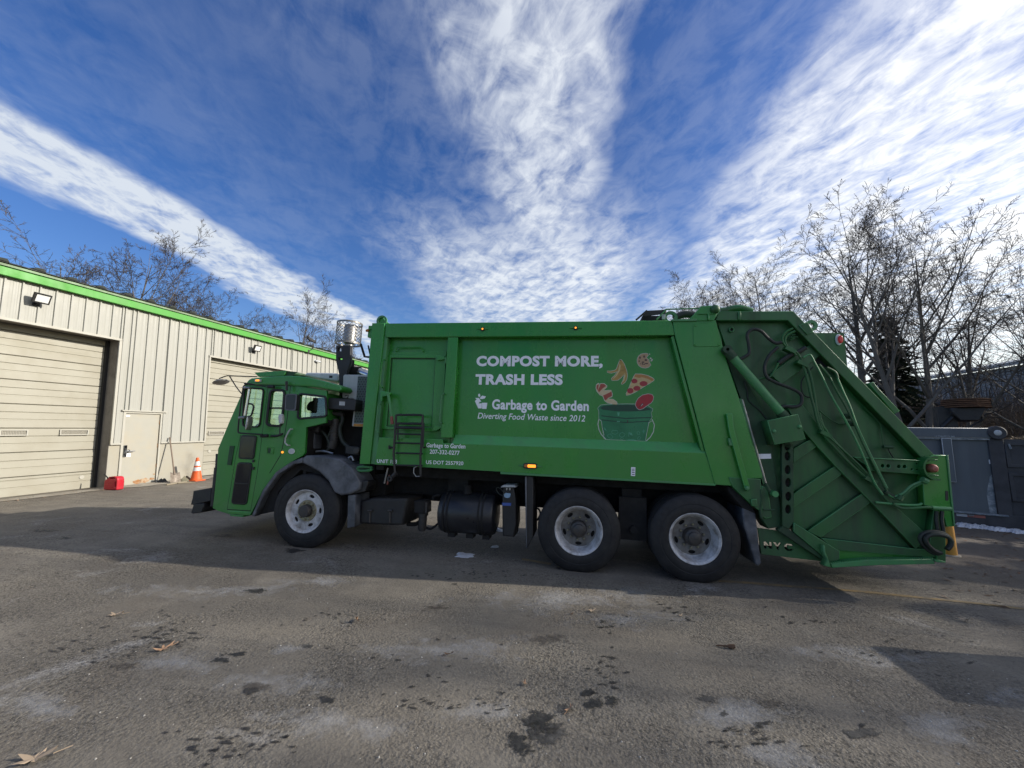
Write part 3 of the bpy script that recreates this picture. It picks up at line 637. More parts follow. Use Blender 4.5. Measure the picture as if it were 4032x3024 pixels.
# shovel
pb = gnd(692, 1902); b0 = np.array([pb[0], pb[1], gz(pb[0], pb[1])]); s, z = wl(668, 1722, -.05); top = np.array(wpt(s, -.05, z))
shov = empty('shovel', 'long-handled square shovel leaning against the garage wall', 'shovel', tuple(b0))
ax = (top-b0); Ls = np.linalg.norm(ax); ax /= Ls; sx = WD - ax*(WD@ax); sx /= np.linalg.norm(sx); ny = np.cross(sx, ax)
def sp(a, c, e): return tuple(sx*a + ax*c + ny*e)
bb = MB(); bb.tube([sp(0, .30, -.01), sp(0, .8, .0), sp(0, Ls, 0)], [.021, .018, .018], 8); bb.tube([sp(0, .27, -.012), sp(0, .42, -.006)], .026, 8); M_['wood'] = mat('grey_wood', (.20, .15, .11), .7, var=.25, vscale=20); bb.obj('handle', M_['wood'], shov, True)
M_['blade'] = mat('worn_shovel_blade', (.26, .22, .18), .6, metal=.3, var=.25, dirt=(.12, .09, .06), dirt_amt=.7, dirt_scale=9)
bb = MB(); gridp = []
for j in range(6):
    t_ = j/5; wv = .135+.02*t_
    for i in range(7):
        u_ = -1+i/3; gridp.append(sp(wv*u_, .33*(1-t_), .05*(u_*u_)-.02-.03*t_))
bb.add(gridp, [(j*7+i, j*7+i+1, (j+1)*7+i+1, (j+1)*7+i) for j in range(5) for i in range(6)])
o = bb.obj('blade', M_['blade'], shov, True); md = o.modifiers.new('s', 'SOLIDIFY'); md.thickness = .006
# fuel can
p = gnd(447, 1928); can = empty('fuel_can', 'red plastic fuel can with black spout at the door jamb', 'fuel can', (p[0], p[1], gz(p[0], p[1])), (0, 0, R_(4))); can.scale = (.84,)*3
M_['canr'] = mat('red_can_plastic', (.50, .015, .03), .35, var=.08, dirt=(.3, .05, .05), dirt_amt=.3, dirt_scale=8)
body = rounded([(-.235, .0), (.235, .0), (.235, .33), (.20, .40), (.12, .42), (-.02, .42), (-.13, .36), (-.235, .30)], .035)
o = slab('body', [body, rounded([(-.05, .355), (-.05, .385), (.11, .385), (.13, .355)], .01), rounded([(.15, .10), (.15, .24), (.195, .26), (.195, .10)], .015)], -.11, .11, M_['canr'], can, .03, 3)
bb = MB(); bb.tube([(-.19, 0, .32), (-.23, 0, .36)], .035, 10); bb.tube([(-.22, 0, .35), (-.38, 0, .49)], [.02, .014], 8); bb.obj('spout', M_['black'], can, True)
bb = MB()
for z in (.09, .17, .25): bb.obox((-.06, -.113, z), (.13, 0, 0), (0, .006, 0), (0, 0, .012))
bb.obj('moulding', M_['canr'], can)
# rubbish at the foot of the wall
M_['stick'] = mat('weathered_stick', (.28, .24, .17), .85, var=.3, vscale=14)
M_['cloth'] = mat('dirty_cloth', (.20, .19, .13), .9, var=.4, vscale=7, dirt=(.06, .05, .04), dirt_amt=.7, dirt_scale=6)
M_['clothd'] = mat('dark_dirty_cloth', (.045, .045, .042), .9, var=.4, vscale=9)
M_['leaf'] = mat('dry_oak_leaf', (.33, .20, .12), .7, var=.3, vscale=30)
M_['leafp'] = mat('pale_oak_leaf', (.38, .29, .20), .75, var=.25, vscale=30)
M_['leafd'] = mat('dark_leaf', (.10, .055, .03), .8, var=.4, vscale=30)
def lump(name, label, cat, px, py, size, mt, seed, group=None):
    p = gnd(px, py); rr = random.Random(seed); bb = MB(); n, m = 14, 7; vs = []
    ph = [rr.uniform(0, 6) for _ in range(6)]
    for j in range(m):
        f = j/(m-1); 
        for i in range(n):
            a = 2*math.pi*i/n; q = (1-f*.95)**.6*(1+.28*math.sin(2*a+ph[0])+.2*math.sin(3*a+ph[1])+.12*math.sin(5*a+ph[2]+f*3))
            vs.append((size[0]*q*math.cos(a), size[1]*q*math.sin(a), size[2]*f*(1+.35*math.sin(a*2+ph[3])) - .01))
    fs = [(j*n+i, j*n+(i+1) % n, (j+1)*n+(i+1) % n, (j+1)*n+i) for j in range(m-1) for i in range(n)] + [tuple(range((m-1)*n, m*n))]
    bb.add(vs, fs); o = bb.obj(name, mt, None, True); o.location = (p[0], p[1], gz(p[0], p[1])); o.rotation_euler = (0, 0, garage.rotation_euler[2]); tag(o, label, cat, group); return o
lump('crumpled_rag', 'dark crumpled rag lying between the walk-through door and shovel', 'rag', 640, 1899, (.16, .12, .10), M_['clothd'], 1)
lump('crumpled_rag', 'khaki crumpled cloth lying between shovel blade and traffic cone', 'rag', 730, 1894, (.24, .14, .13), M_['cloth'], 2)
for i, (a, c, lab) in enumerate([((655, 1912), (735, 1898), 'thin pale stick lying in front of the shovel blade'), ((700, 1905), (770, 1901), 'short weathered stick lying in front of the traffic cone')]):
    p, q = gnd(*a), gnd(*c); bb = MB(); p = np.array([p[0], p[1], gz(p[0], p[1])+.018]); q = np.array([q[0], q[1], gz(q[0], q[1])+.018])
    m_ = (p+q)/2; bb.tube([p-m_, (p-m_)*.3+np.array([0, .01, .004]), q-m_], [.02, .022, .012], 6); o = bb.obj('stick', M_['stick']); o.location = tuple(m_); tag(o, lab, 'stick')
# ================================================================== TRUCK (built in its own frame: x to the tail, y across, z up from the yard surface)
truck = empty('garbage_truck', 'large green rear-loading compost truck with bucket and food graphic on its side', 'truck')
truck.rotation_euler = Matrix(TM.tolist()).to_euler()
XF, XM, XR = -3.569, .323, 1.721
WB = 2.44
def sub(name, parent, loc=(0, 0, 0)):
    o = bpy.data.objects.new(name, None); link(o, parent); o.location = loc; o.empty_display_size = .1; return o
# ---------------------------------------------------------------- wheels
RT, HZ = .527, .505
def tyre_mesh(width, name):
    prof = [(.286, .015), (.300, .0), (.33, -.008), (.40, -.016), (.405, -.013), (.41, -.016), (.46, -.008), (.500, .012), (.515, .024), (RT, .040)]
    g = (width-.08)/4
    for i in range(4):
        a = .040+g*i
        prof += [(RT, a+g*.1), (RT, a+g*.84), (RT-.014, a+g*.87), (RT-.014, a+g*.97)] if i < 3 else [(RT, a+g*.1), (RT, a+g)]
    prof += [(.515, width-.024), (.500, width-.012), (.40, width+.014), (.30, width), (.286, width-.015)]
    bb = MB(); bb.lathe(prof, 72, 'y')
    bb.v = [(x, y, max(z, -HZ)) for x, y, z in bb.v]
    return bb.mesh(name, M_['rubber'], True)
def rim_meshes(front):
    bb = MB()
    if front: prof = [(.288, .03), (.300, .004), (.304, -.004), (.297, -.006), (.288, .004), (.272, .020), (.262, .05), (.258, .09)]
    else: prof = [(.288, .03), (.300, .004), (.304, -.004), (.297, -.006), (.290, .004), (.276, .016), (.270, .05), (.262, .06), (.256, .10), (.240, .155), (.225, .17)]
    bb.lathe(prof, 64, 'y'); return bb.mesh('rim', M_['rim'], True)
def ring_disc(front):
    y = .055 if front else .165
    R = .262 if front else .232
    hr = .208 if front else .192
    ph = R_(75) if front else R_(-90)
    loops = [ellipse(0, 0, R, R, 48)]
    for k in range(5):
        a = ph + 2*math.pi*k/5; c, s_ = math.cos(a), math.sin(a); e = ellipse(0, 0, .022, .042, 14)
        loops.append([(hr*c + x*c - z*s_, hr*s_ + x*s_ + z*c) for x, z in e][::-1])
    return loops, y
nut_bb = MB(); nut_bb.lathe([(0, -.032), (.009, -.030), (.013, -.02), (.016, -.018), (.016, 0)], 8, 'y'); nut_me = nut_bb.mesh('lug_nut', M_['nut'], False)
tyF, tyR = tyre_mesh(.30, 'tyre'), tyre_mesh(.27, 'tyre')
rimF, rimR = rim_meshes(True), rim_meshes(False)
def wheel(x, y, front, flip=False, full=True):
    wv = sub('wheel', truck, (x, y, HZ))
    if flip: wv.rotation_euler = (0, 0, math.pi)
    link(bpy.data.objects.new('tyre', tyF if front else tyR), wv)
    if not full: return wv
    link(bpy.data.objects.new('rim', rimF if front else rimR), wv)
    loops, yd = ring_disc(front)
    slab('wheel_disc', loops, yd, yd+.014, M_['rim' if front else 'rimd'], wv, .003)
    bb = MB()
    if front:
        bb.lathe([(.0, -.035), (.075, -.03), (.085, -.02), (.088, .0), (.092, .054)], 28, 'y'); hy = .046
        b2 = MB(); b2.lathe([(.088, .0475), (.145, .0445), (.150, .049), (.152, .0545)], 40, 'y'); b2.obj('nut_plate', M_['nut'], wv, True)
    else:
        bb.lathe([(.0, .015), (.06, .016), (.068, .022), (.07, .05), (.095, .06), (.105, .08), (.108, .164)], 28, 'y'); hy = .163
    bb.obj('hub', M_['hubg'], wv, True)
    bb = MB(); bb.lathe([(.0, .075 if front else .20), (.255, .075 if front else .20)], 32, 'y'); bb.obj('brake_drum', M_['frame'], wv)
    for k in range(10):
        a = 2*math.pi*k/10+.2; o = link(bpy.data.objects.new('lug_nut', nut_me), wv); o.location = (.122*math.cos(a) if front else .142*math.cos(a), hy, .122*math.sin(a) if front else .142*math.sin(a))
    return wv
wheel(XF, 0, True); wheel(XF, WB, True, True)
for x in (XM, XR):
    wheel(x, 0, False); wheel(x, .31, False, full=False); wheel(x, WB, False, True); wheel(x, WB-.31, False, True, full=False)
# ---------------------------------------------------------------- chassis
for y in (.78, 1.58):
    bb = MB(); bb.box(-4.3, 2.9, y, y+.08, .72, 1.02); bb.obj('frame_rail', M_['frame'], truck)
for x in (XF, XM, XR):
    bb = MB(); bb.tube([(x, .30, HZ), (x, WB-.30, HZ)], .075, 12); bb.tube([(x, 1.1, HZ), (x, 1.34, HZ)], .2, 16)
    bb.box(x-.12, x+.12, .62, .74, HZ-.05, .8); bb.box(x-.12, x+.12, 1.7, 1.82, HZ-.05, .8); bb.obj('axle', M_['frame'], truck)
bb = MB(); bb.box(-2.55, 2.55, .45, 2.0, 1.02, 1.19); bb.obj('body_cradle', M_['frame'], truck)
bb = MB(); bb.box(-3.1, 2.3, .9, 1.5, .62, 1.0); bb.box(-2.9, -2.6, .5, 1.9, .7, 1.02); bb.box(-1.6, -1.3, .5, 1.9, .8, 1.02); bb.box(.9, 1.15, .35, 2.1, .62, 1.02); bb.obj('cross_members', M_['frame'], truck)
bb = MB(); bb.box(.85, 1.2, .26, .42, .38, .92); bb.tube([(1.03, .2, .52), (1.03, .27, .52)], .05, 12); bb.obj('suspension_hanger', M_['frame'], truck)
# ---------------------------------------------------------------- packer body
YP = .13                     # recessed side panel
body = sub('packer_body', truck)
zt = 3.26
def rect(x0, x1, z0, z1): return [(x0, z0), (x1, z0), (x1, z1), (x0, z1)]
top_l, top_r = tl('B', 360, 120, 0), tl('C', 985, 92, 0)
bot_l, bot_r = tl('B', 200, 1040, 0), tl('C', 1235, 1070, 0)
XB0 = tl('B', 240, 580, 0)[0]
rear_top, rear_bot = tl('C', 1228, 95, 0), tl('C', 1330, 1078, 0)
shell = [(XB0+.05, bot_l[1]+.03), (rear_bot[0]+.25, bot_r[1]+.03), (rear_bot[0]+.25, 1.6), (rear_top[0]+.0, top_r[1]-.02), (XB0+.05, top_l[1]-.02)]
bb = MB(); bb.prism(shell, YP+.03, WB-.03); bb.obj('shell', M_['green'], body)
bb = MB(); bb.box(XB0+.3, rear_top[0], .2, WB-.2, top_l[1]-.03, top_l[1]+.015); bb.obj('roof_skin', M_['green'], body)
# side panel, rails, posts
pan_t, pan_b = tl('C', 500, 205, YP), tl('C', 0, 760, YP)
x_rib0, x_rib1 = tl('B', 765, 500, 0)[0], tl('B', 820, 500, 0)[0]
slab('side_panel', rect(x_rib0, rear_bot[0], 1.55, pan_t[1]+.12), YP, YP+.028, M_['green'], body, .002)
slab('door_bay_panel', rect(XB0+.1, x_rib0+.05, 1.25, pan_t[1]+.12), YP-.012, YP+.027, M_['green'], body, .002)
rail_b = tl('B', 600, 212, 0)[1]; rail_b2 = tl('C', 985, 180, 0)[1]
slab('top_rail', [tl('B', 362, 212, 0), (tl('C', 990, 180, 0)), tl('C', 972, 93, 0), tl('B', 362, 122, 0)], -.004, YP+.03, M_['green'], body, .008, 2)
slab('rail_cap', [tl('B', 372, 121, 0), tl('B', 512, 126, 0), tl('B', 512, 134, 0), tl('B', 372, 129, 0)], .01, .3, M_['green'], body, .002)
slab('front_post', [tl('B', 196, 1040, 0), tl('B', 262, 1040, 0), tl('B', 360, 122, 0), tl('B', 278, 122, 0)], -.02, .30, M_['green'], body, .006, 2)
slab('post_edge', [tl('B', 262, 1040, 0), tl('B', 298, 1042, 0), tl('B', 372, 215, 0), tl('B', 360, 128, 0)], .012, YP+.02, M_['lgreen'], body, .004)
slab('front_wall', rect(XB0+.02, XB0+.07, bot_l[1]+.02, top_l[1]-.03), .05, WB-.05, M_['green'], body, .004)
slab('bay_rib', [tl('B', 722, 868, 0), tl('B', 798, 868, 0), tl('B', 834, 213, 0), tl('B', 770, 213, 0)], -.002, YP+.02, M_['green'], body, .006, 2)
# lower sill: sloping ledge over a flat plate
sl_t = [tl('B', 820, 848, YP), tl('C', 1160, 822, YP)]; sl_b = [tl('B', 795, 905, 0), tl('C', 1172, 880, 0)]
bb = MB(); bb.add([(sl_t[0][0], YP, sl_t[0][1]), (sl_t[1][0], YP, sl_t[1][1]), (sl_b[1][0], 0, sl_b[1][1]), (sl_b[0][0], 0, sl_b[0][1]),
   (sl_t[0][0], YP+.02, sl_t[0][1]-.06), (sl_t[1][0], YP+.02, sl_t[1][1]-.06), (sl_b[1][0], .02, sl_b[1][1]-.03), (sl_b[0][0], .02, sl_b[0][1]-.03)],
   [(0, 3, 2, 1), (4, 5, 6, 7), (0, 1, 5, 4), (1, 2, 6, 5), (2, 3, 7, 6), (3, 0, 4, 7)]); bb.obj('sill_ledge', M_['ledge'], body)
slab('sill_plate', [tl('B', 290, 1043, 0), tl('B', 1112, 1090, 0), tl('B', 1112, 1102, 0), tl('C', 1232, 1068, 0), sl_b[1], sl_b[0], tl('B', 735, 905, 0), tl('B', 735, 880, 0), tl('B', 318, 866, 0)], 0, .05, M_['green'], body, .004)
slab('sill_lip', [tl('B', 1112, 1092, -.012), tl('B', 1112, 1106, -.012), tl('C', 1232, 1075, -.012), tl('C', 1232, 1064, -.012)], -.014, .06, M_['lgreen'], body, .004)
# rear slanted post and side plate
slab('rear_post', [tl('C', 976, 93, 0), tl('C', 1232, 93, 0), tl('C', 1296, 330, 0), tl('C', 1372, 560, 0), tl('C', 1508, 1010, 0), tl('C', 1508, 1030, 0), tl('C', 1322, 1032, 0), tl('C', 1330, 1074, 0), tl('C', 1228, 1068, 0), tl('C', 1172, 870, 0), tl('C', 992, 182, 0)], -.012, .5, M_['green'], body, .008, 2)
slab('post_return', [tl('C', 985, 182, .004), tl('C', 1168, 868, .004), tl('C', 1150, 868, .004), tl('C', 970, 190, .004)], .014, YP+.01, M_['green'], body, .004)
slab('cover_plate', rounded([tl('C', 1100, 112, -.02), tl('C', 1240, 106, -.02), tl('C', 1262, 248, -.02), tl('C', 1102, 248, -.02)], .03), -.020, -.008, M_['green'], body, .003)
for a, c in ((1114, 124), (1114, 238), (1252, 236)): 
    q = tl('C', a, c, -.02); bb = MB(); bb.lathe([(0, -.028), (.012, -.026), (.016, -.018)], 10, 'y', (q[0], 0, q[1])); bb.obj('bolt', M_['green'], body, True)
slab('top_cap', [tl('H3', 862, 340, -.03), tl('H3', 1300, 330, -.03), tl('H3', 1300, 372, -.03), tl('H3', 870, 378, -.03)], -.035, .12, M_['lgreen'], body, .006)
slab('lower_bracket', [tl('D', 245, 1052, -.02), tl('D', 425, 1062, -.02), tl('D', 428, 1180, -.02), tl('D', 415, 1240, -.02), tl('D', 375, 1208, -.02), tl('D', 268, 1108, -.02)], -.028, .30, M_['tgreen'], body, .006)
slab('latch_bar', [tl('D', 228, 692, -.05), tl('D', 262, 690, -.05), tl('D', 272, 780, -.05), tl('D', 360, 1105, -.05), tl('D', 348, 1132, -.05), tl('D', 332, 1115, -.05), tl('D', 245, 800, -.05)], -.07, -.028, M_['green'], body, .006)
q = tl('D', 346, 1113, -.07); bb = MB(); bb.lathe([(0, -.105), (.022, -.10), (.028, -.09), (.03, -.068)], 12, 'y', (q[0], 0, q[1])); bb.obj('pivot_pin', M_['lgreen'], body, True)
slab('latch_keeper', [tl('D', 240, 830, -.04), tl('D', 262, 832, -.04), tl('D', 265, 872, -.04), tl('D', 245, 872, -.04)], -.06, -.01, M_['lgreen'], body, .004)
slab('side_tag', [tl('C', 732, 964, -.004), tl('C', 757, 965, -.004), tl('C', 755, 1018, -.004), tl('C', 730, 1016, -.004)], -.004, -.0008, M_['vinyl'], body, .0005)
for z_ in (974, 984, 994, 1006): slab('tag_print', [tl('C', 737, z_, -.006), tl('C', 752, z_, -.006), tl('C', 752, z_+4, -.006), tl('C', 737, z_+4, -.006)], -.0052, -.0042, M_['black'], body, .0002)
# top of body: hinge ears, eye, rack
q = tl('B', 335, 100, .15)
slab('lifting_lug', [tl('B', 305, 122, .1), tl('B', 312, 92, .1), tl('B', 330, 80, .1), tl('B', 350, 84, .1), tl('B', 366, 108, .1), tl('B', 385, 122, .1)], .08, .16, M_['green'], body, .008)
bb = MB(); bb.lathe([(.055, .055), (.085, .055), (.085, .08), (.055, .08)], 20, 'y', (tl('B', 337, 105, .06)[0], 0, tl('B', 337, 105, .06)[1]), True); bb.obj('sheave', M_['lgreen'], body, True)
slab('hinge_block', [tl('H3', 1180, 325, -.01), tl('H3', 1345, 150, -.01), tl('H3', 1360, 120, -.01), tl('H3', 1560, 108, -.01), tl('H3', 1650, 125, -.01), tl('H3', 1675, 180, -.01), tl('H3', 1600, 360, -.01), tl('H3', 1560, 372, -.01), tl('H3', 1225, 372, -.01)], -.03, .22, M_['green'], body, .008)
bb = MB(); q = tl('H3', 1617, 168, -.04); bb.lathe([(.0, -.09), (.028, -.088), (.05, -.07), (.058, -.05), (.06, -.02)], 20, 'y', (q[0], 0, q[1])); bb.obj('hinge_pin', M_['tgreen'], body, True)
slab('hinge_rib', [tl('H3', 1490, 245, -.05), tl('H3', 1515, 245, -.05), tl('H3', 1520, 350, -.05), tl('H3', 1495, 352, -.05)], -.055, -.02, M_['green'], body, .004)
slab('hinge_rib', [tl('H3', 1325, 235, -.05), tl('H3', 1640, 228, -.05), tl('H3', 1630, 242, -.05), tl('H3', 1330, 248, -.05)], -.05, -.02, M_['green'], body, .004)
def T3(k, pts, Y): return [(a, Y, c) for a, c in TL(k, pts, Y)]
bb = MB(); bb.tube(T3('H3', [(1440, 148), (1390, 152), (770, 168)], .02), .010, 8); bb.tube(T3('H3', [(770, 165), (600, 345)], .02), .012, 6); bb.obj('stay_rod', M_['lgreen'], body, True)
slab('rack_sheet', TL('H3', [(425, 190), (755, 172), (755, 250), (690, 252), (345, 292)], .3), .3, .32, M_['black'], body, .003)
for _p in ([(240, 355), (430, 190)], [(752, 170), (755, 340)]):
    bb = MB(); bb.tube(T3('H3', _p, .25), .014, 6); bb.obj('rack_leg', M_['black'], body)
slab('white_plate', [tl('H3', 698, 255, .1), tl('H3', 752, 255, .1), tl('H3', 752, 342, .1), tl('H3', 695, 342, .1)], .10, .13, M_['grey'], body, .002)
bb = MB(); bb.box(tl('H3', 330, 350, .4)[0], tl('H3', 740, 350, .4)[0], .3, .9, top_r[1]-.02, tl('H3', 500, 318, .4)[1]); bb.obj('valve_bank', M_['frame'], body)
q = tl('H3', 840, 315, .15); bb = MB(); bb.lathe([(.05, -.02), (.09, -.02), (.09, .02), (.05, .02)], 20, 'y', (q[0], .15, q[1]), True); bb.obj('lifting_eye', M_['lgreen'], body, True)
bb = MB(); bb.tube(spline([(a, .5, c) for a, c in TL('H3', [(900, 320), (1000, 280), (1100, 255), (1260, 270), (1400, 330)], .5)]), .05, 10); bb.obj('roof_hose', M_['hose'], body, True)
# access door on the body
yd = YP-.02
slab('door_frame', [[tl('B', 340, 812, yd), tl('B', 690, 830, yd), tl('B', 735, 800, yd), tl('B', 760, 330, yd), tl('B', 385, 328, yd), tl('B', 375, 400, yd)],
     [tl('B', 372, 795, yd), tl('B', 402, 348, yd), tl('B', 692, 350, yd), tl('B', 668, 802, yd)]], yd-.03, YP-.008, M_['green'], body, .006, 2)
slab('door_gap', [[tl('B', 370, 797, yd), tl('B', 401, 346, yd), tl('B', 694, 348, yd), tl('B', 670, 804, yd)], [tl('B', 378, 789, yd), tl('B', 408, 356, yd), tl('B', 686, 358, yd), tl('B', 662, 796, yd)]], yd-.004, YP+.0, M_['dgreen'], body, .001)
slab('access_door', [tl('B', 374, 793, yd), tl('B', 404, 350, yd), tl('B', 690, 352, yd), tl('B', 666, 800, yd)], yd+.0, YP+.0, M_['green'], body, .004)
slab('bay_strip', [tl('B', 375, 308, yd), tl('B', 760, 306, yd), tl('B', 760, 330, yd), tl('B', 372, 332, yd)], yd-.012, YP-.008, M_['green'], body, .004)
for pts in ([(700, 335), (750, 338), (755, 360), (705, 366)], [(762, 350), (804, 356), (800, 392), (756, 378)], [(690, 790), (745, 796), (700, 822), (672, 822)], [(735, 806), (780, 812), (775, 846), (728, 832)]):
    slab('hinge_leaf', TL('B', pts, yd-.03), yd-.075, yd-.005, M_['green'], body, .004)
for a in ((755, 345, 385), (728, 790, 835)):
    bb = MB(); bb.tube(T3('B', [(a[0], a[1]), (a[0]-1, a[2])], yd-.07), .016, 8); bb.obj('hinge_knuckle', M_['green'], body, True)
def rod(k, pts, Y, r, mt, name, off=.06, parent=body):
    """round bar standing off a panel, feet turned in"""
    c = T3(k, pts, Y-off); f0, f1 = tl(k, *pts[0], Y), tl(k, *pts[-1], Y)
    path = [(c[0][0], Y+.0, c[0][2])] + c + [(c[-1][0], Y+.0, c[-1][2])]
    bb = MB(); bb.tube(path, r, 8); return bb.obj(name, mt, parent, True)
rod('B', [(428, 302), (432, 285), (440, 279), (585, 276), (598, 283), (606, 304)], YP-.01, .0085, M_['green'], 'grab_bar', .05)
rod('B', [(350, 357), (340, 370), (325, 520), (335, 538)], .0, .0095, M_['green'], 'grab_bar', .05)
rod('B', [(325, 648), (312, 662), (298, 820), (312, 834)], .0, .0095, M_['lgreen'], 'grab_bar', .05)
rod('B', [(742, 580), (728, 590), (714, 760), (726, 772)], .0, .0095, M_['lgreen'], 'grab_bar', .05)
slab('door_latch', [tl('B', 332, 562, -.03), tl('B', 398, 575, -.03), tl('B', 392, 590, -.03), tl('B', 345, 600, -.03), tl('B', 345, 630, -.03), tl('B', 330, 630, -.03)], -.05, .02, M_['green'], body, .006)
bb = MB(); bb.tube([(a, -.06, c) for a, c in TL('B', [(378, 580), (390, 640), (394, 690), (402, 730)], -.06)], [.022, .02, .018, .016], 8); hb = bb.obj('latch_lever', M_['lgreen'], body, True)
bb = MB(); bb.tube([(a, -.06, c) for a, c in TL('B', [(400, 730), (406, 780)], -.06)], .024, 8); M_['redgrip'] = mat('faded_red_grip', (.22, .07, .05), .6); bb.obj('grip', M_['redgrip'], hb, True)
# folding ladder
lad = sub('ladder', body); YLd = -.07
def lt(pts, r, nm): 
    bb = MB(); bb.tube(T3('H2', pts, YLd), r, 6); bb.obj(nm, M_['black'], lad)
lt([(578, 335), (560, 600), (540, 900), (562, 1165)], .016, 'stile'); lt([(955, 335), (945, 600), (920, 930), (925, 1200)], .016, 'stile')
lt([(600, 460), (598, 700)], .012, 'stile'); lt([(970, 455), (955, 800)], .012, 'stile')
for a, c in ((342, 342), (465, 468), (520, 528), (605, 618), (735, 745), (878, 888), (1052, 1058)): lt([(572, a), (950, c)], .013 if a != 520 else .02, 'rung')
rr = random.Random(2)
bb = MB()
for a in (342, 465):
    for k in range(18):
        q = tl('H2', 590+k*20, a-8+rr.uniform(-2, 2), YLd); bb.box(q[0]-.006, q[0]+.006, YLd-.01, YLd+.01, q[1]-.006, q[1]+.012)
bb.obj('rung_teeth', M_['black'], lad)
bb = MB(); bb.tube([(a, -.02, c) for a, c in TL('H2', [(475, 770), (480, 825)], -.02)], .012, 6); bb.tube(T3('H2', [(480, 800), (540, 800)], -.03), .012, 6); bb.tube(T3('H2', [(960, 800), (1000, 800)], -.03), .012, 6); bb.obj('ladder_pin', M_['black'], lad)
rod('H2', [(880, 1065), (830, 1090), (825, 1160), (860, 1212), (905, 1210)], .05, .008, M_['steel'], 'ladder_hoop', .05, lad)
bb = MB(); bb.tube(T3('H2', [(580, 1160), (500, 1240)], .0), .03, 8); bb.lathe([(.015, -.04), (.04, -.04), (.04, .02), (.015, .02)], 14, 'y', (tl('H2', 500, 1240, 0)[0], 0, tl('H2', 500, 1240, 0)[1]), True); bb.obj('ladder_foot', M_['black'], lad, True)
# small control levers and tow hook ahead of the body
for a, c, mt in (((460, 1090), (410, 1310), 'steel'), ((480, 1190), (450, 1325), 'redgrip')):
    bb = MB(); bb.tube(T3('H2', [a, c], .12), .012, 6); bb.obj('control_lever', M_[mt], truck)
bb = MB(); bb.tube(spline([(x, .1, z) for x, z in TL('H2', [(235, 1085), (120, 1075), (40, 1085), (30, 1115), (70, 1132), (190, 1125), (240, 1105)], .1)]), .02, 8); bb.obj('tow_hook', M_['lgreen'], truck, True)
bb = MB(); x0, z0 = tl('H2', 290, 1115, .12); x1, z1 = tl('H2', 400, 1060, .12); bb.box(x0, x1, .12, .22, z0, z1+.12); bb.obj('valve_block', M_['frame'], truck)
# lamps
def lamp(k, x, y, Y, a, bq, mt, nm, bezel=True):
    q = tl(k, x, y, Y)
    base = slab(nm, ellipse(q[0], q[1], a*2.3, bq*2.3, 20), Y-.018, Y+.002, M_['black'], body, .006)
    slab('lens', ellipse(q[0], q[1], a, bq, 18), Y-.028, Y-.016, M_[mt], base, .005, 2)
    if bezel:
        for s_ in (-1, 1):
            bb = MB(); bb.tube([(q[0]+s_*a*1.2, Y-.008, q[1]), (q[0]+s_*(a*1.2+.07), Y-.004, q[1]-.004*s_)], [.012, .003], 6); bb.obj('lamp_guard', M_['green'], base)
lamp('B', 997, 160, -.004, .013, .013, 'amber', 'marker_lamp'); lamp('C', 402, 139, -.004, .013, .013, 'amber', 'marker_lamp')
q = tl('C', 133, 957, 0); base = slab('turn_lamp', rounded([(q[0]-.095, q[1]-.036), (q[0]+.095, q[1]-.036), (q[0]+.095, q[1]+.036), (q[0]-.095, q[1]+.036)], .034), -.018, .002, M_['black'], body, .006)
slab('lens', rounded(rect(q[0]-.035, q[0]+.075, q[1]-.02, q[1]+.02), .012), -.028, -.015, M_['amber'], base, .004); slab('lens', rounded(rect(q[0]-.078, q[0]-.04, q[1]-.02, q[1]+.02), .012), -.026, -.015, M_['amberd'], base, .004)
for s_ in (-1, 1):
    bb = MB(); bb.tube([(q[0]+s_*.09, -.008, q[1]), (q[0]+s_*.16, -.004, q[1]-.003*s_)], [.014, .003], 6); bb.obj('lamp_guard', M_['lgreen'], base)
bb = MB(); x0, z0 = tl('H1', 290, 410, .05); bb.box(x0-.03, x0+.03, .03, .1, z0-.1, z0+.08); fl = bb.obj('front_marker', M_['green'], body)
bb = MB(); bb.tube([(x0-.01, .02, z0), (x0-.055, .02, z0)], .02, 8); bb.obj('lens', M_['amberd'], fl); 
bb = MB(); bb.tube(spline([(x, .02, z) for x, z in TL('H1', [(300, 375), (230, 378), (200, 400), (260, 420)], .02)]), .007, 6); bb.obj('guard_loop', M_['green'], fl)
bb = MB(); bb.tube(T3('H1', [(100, 655), (175, 900), (270, 910)], .2), .018, 6); bb.tube(T3('H1', [(243, 685), (278, 850)], .2), .012, 6); bb.obj('grab_hook', M_['frame'], body)
# lettering and pictures (flat vinyl on the panel)
V = M_['vinyl']
def cap(k, x, yb_, yt, Y): return abs(tl(k, x, yt, Y)[1]-tl(k, x, yb_, Y)[1])
fit_text('lettering', 'COMPOST MORE,', tl('H6', 256, 304, YP), tl('H6', 1950, 309, YP), cap('H6', 700, 304, 165, YP), YP, V, body, .050)
fit_text('lettering', 'TRASH LESS', tl('H6', 242, 551, YP), tl('H6', 1414, 557, YP), cap('H6', 700, 553, 411, YP), YP, V, body, .050)
fit_text('lettering', 'Garbage to Garden', tl('H6', 466, 884, YP), tl('H6', 1764, 909, YP), cap('H6', 500, 885, 748, YP), YP, V, body, .034, cap='G')
fit_text('lettering', 'Diverting Food Waste since 2012', tl('H6', 274, 1013, YP), tl('H6', 1716, 1054, YP), cap('H6', 300, 1014, 935, YP), YP, V, body, .010, .20, cap='D')
fit_text('lettering', 'Garbage to Garden', tl('H2', 1004, 795, 0), tl('H2', 1558, 815, 0), cap('H2', 1100, 797, 733, 0), 0, V, body, .018, cap='G')
fit_text('lettering', '207-332-0277', tl('H2', 1052, 886, 0), tl('H2', 1476, 908, 0), cap('H2', 1100, 888, 828, 0), 0, V, body, .016)
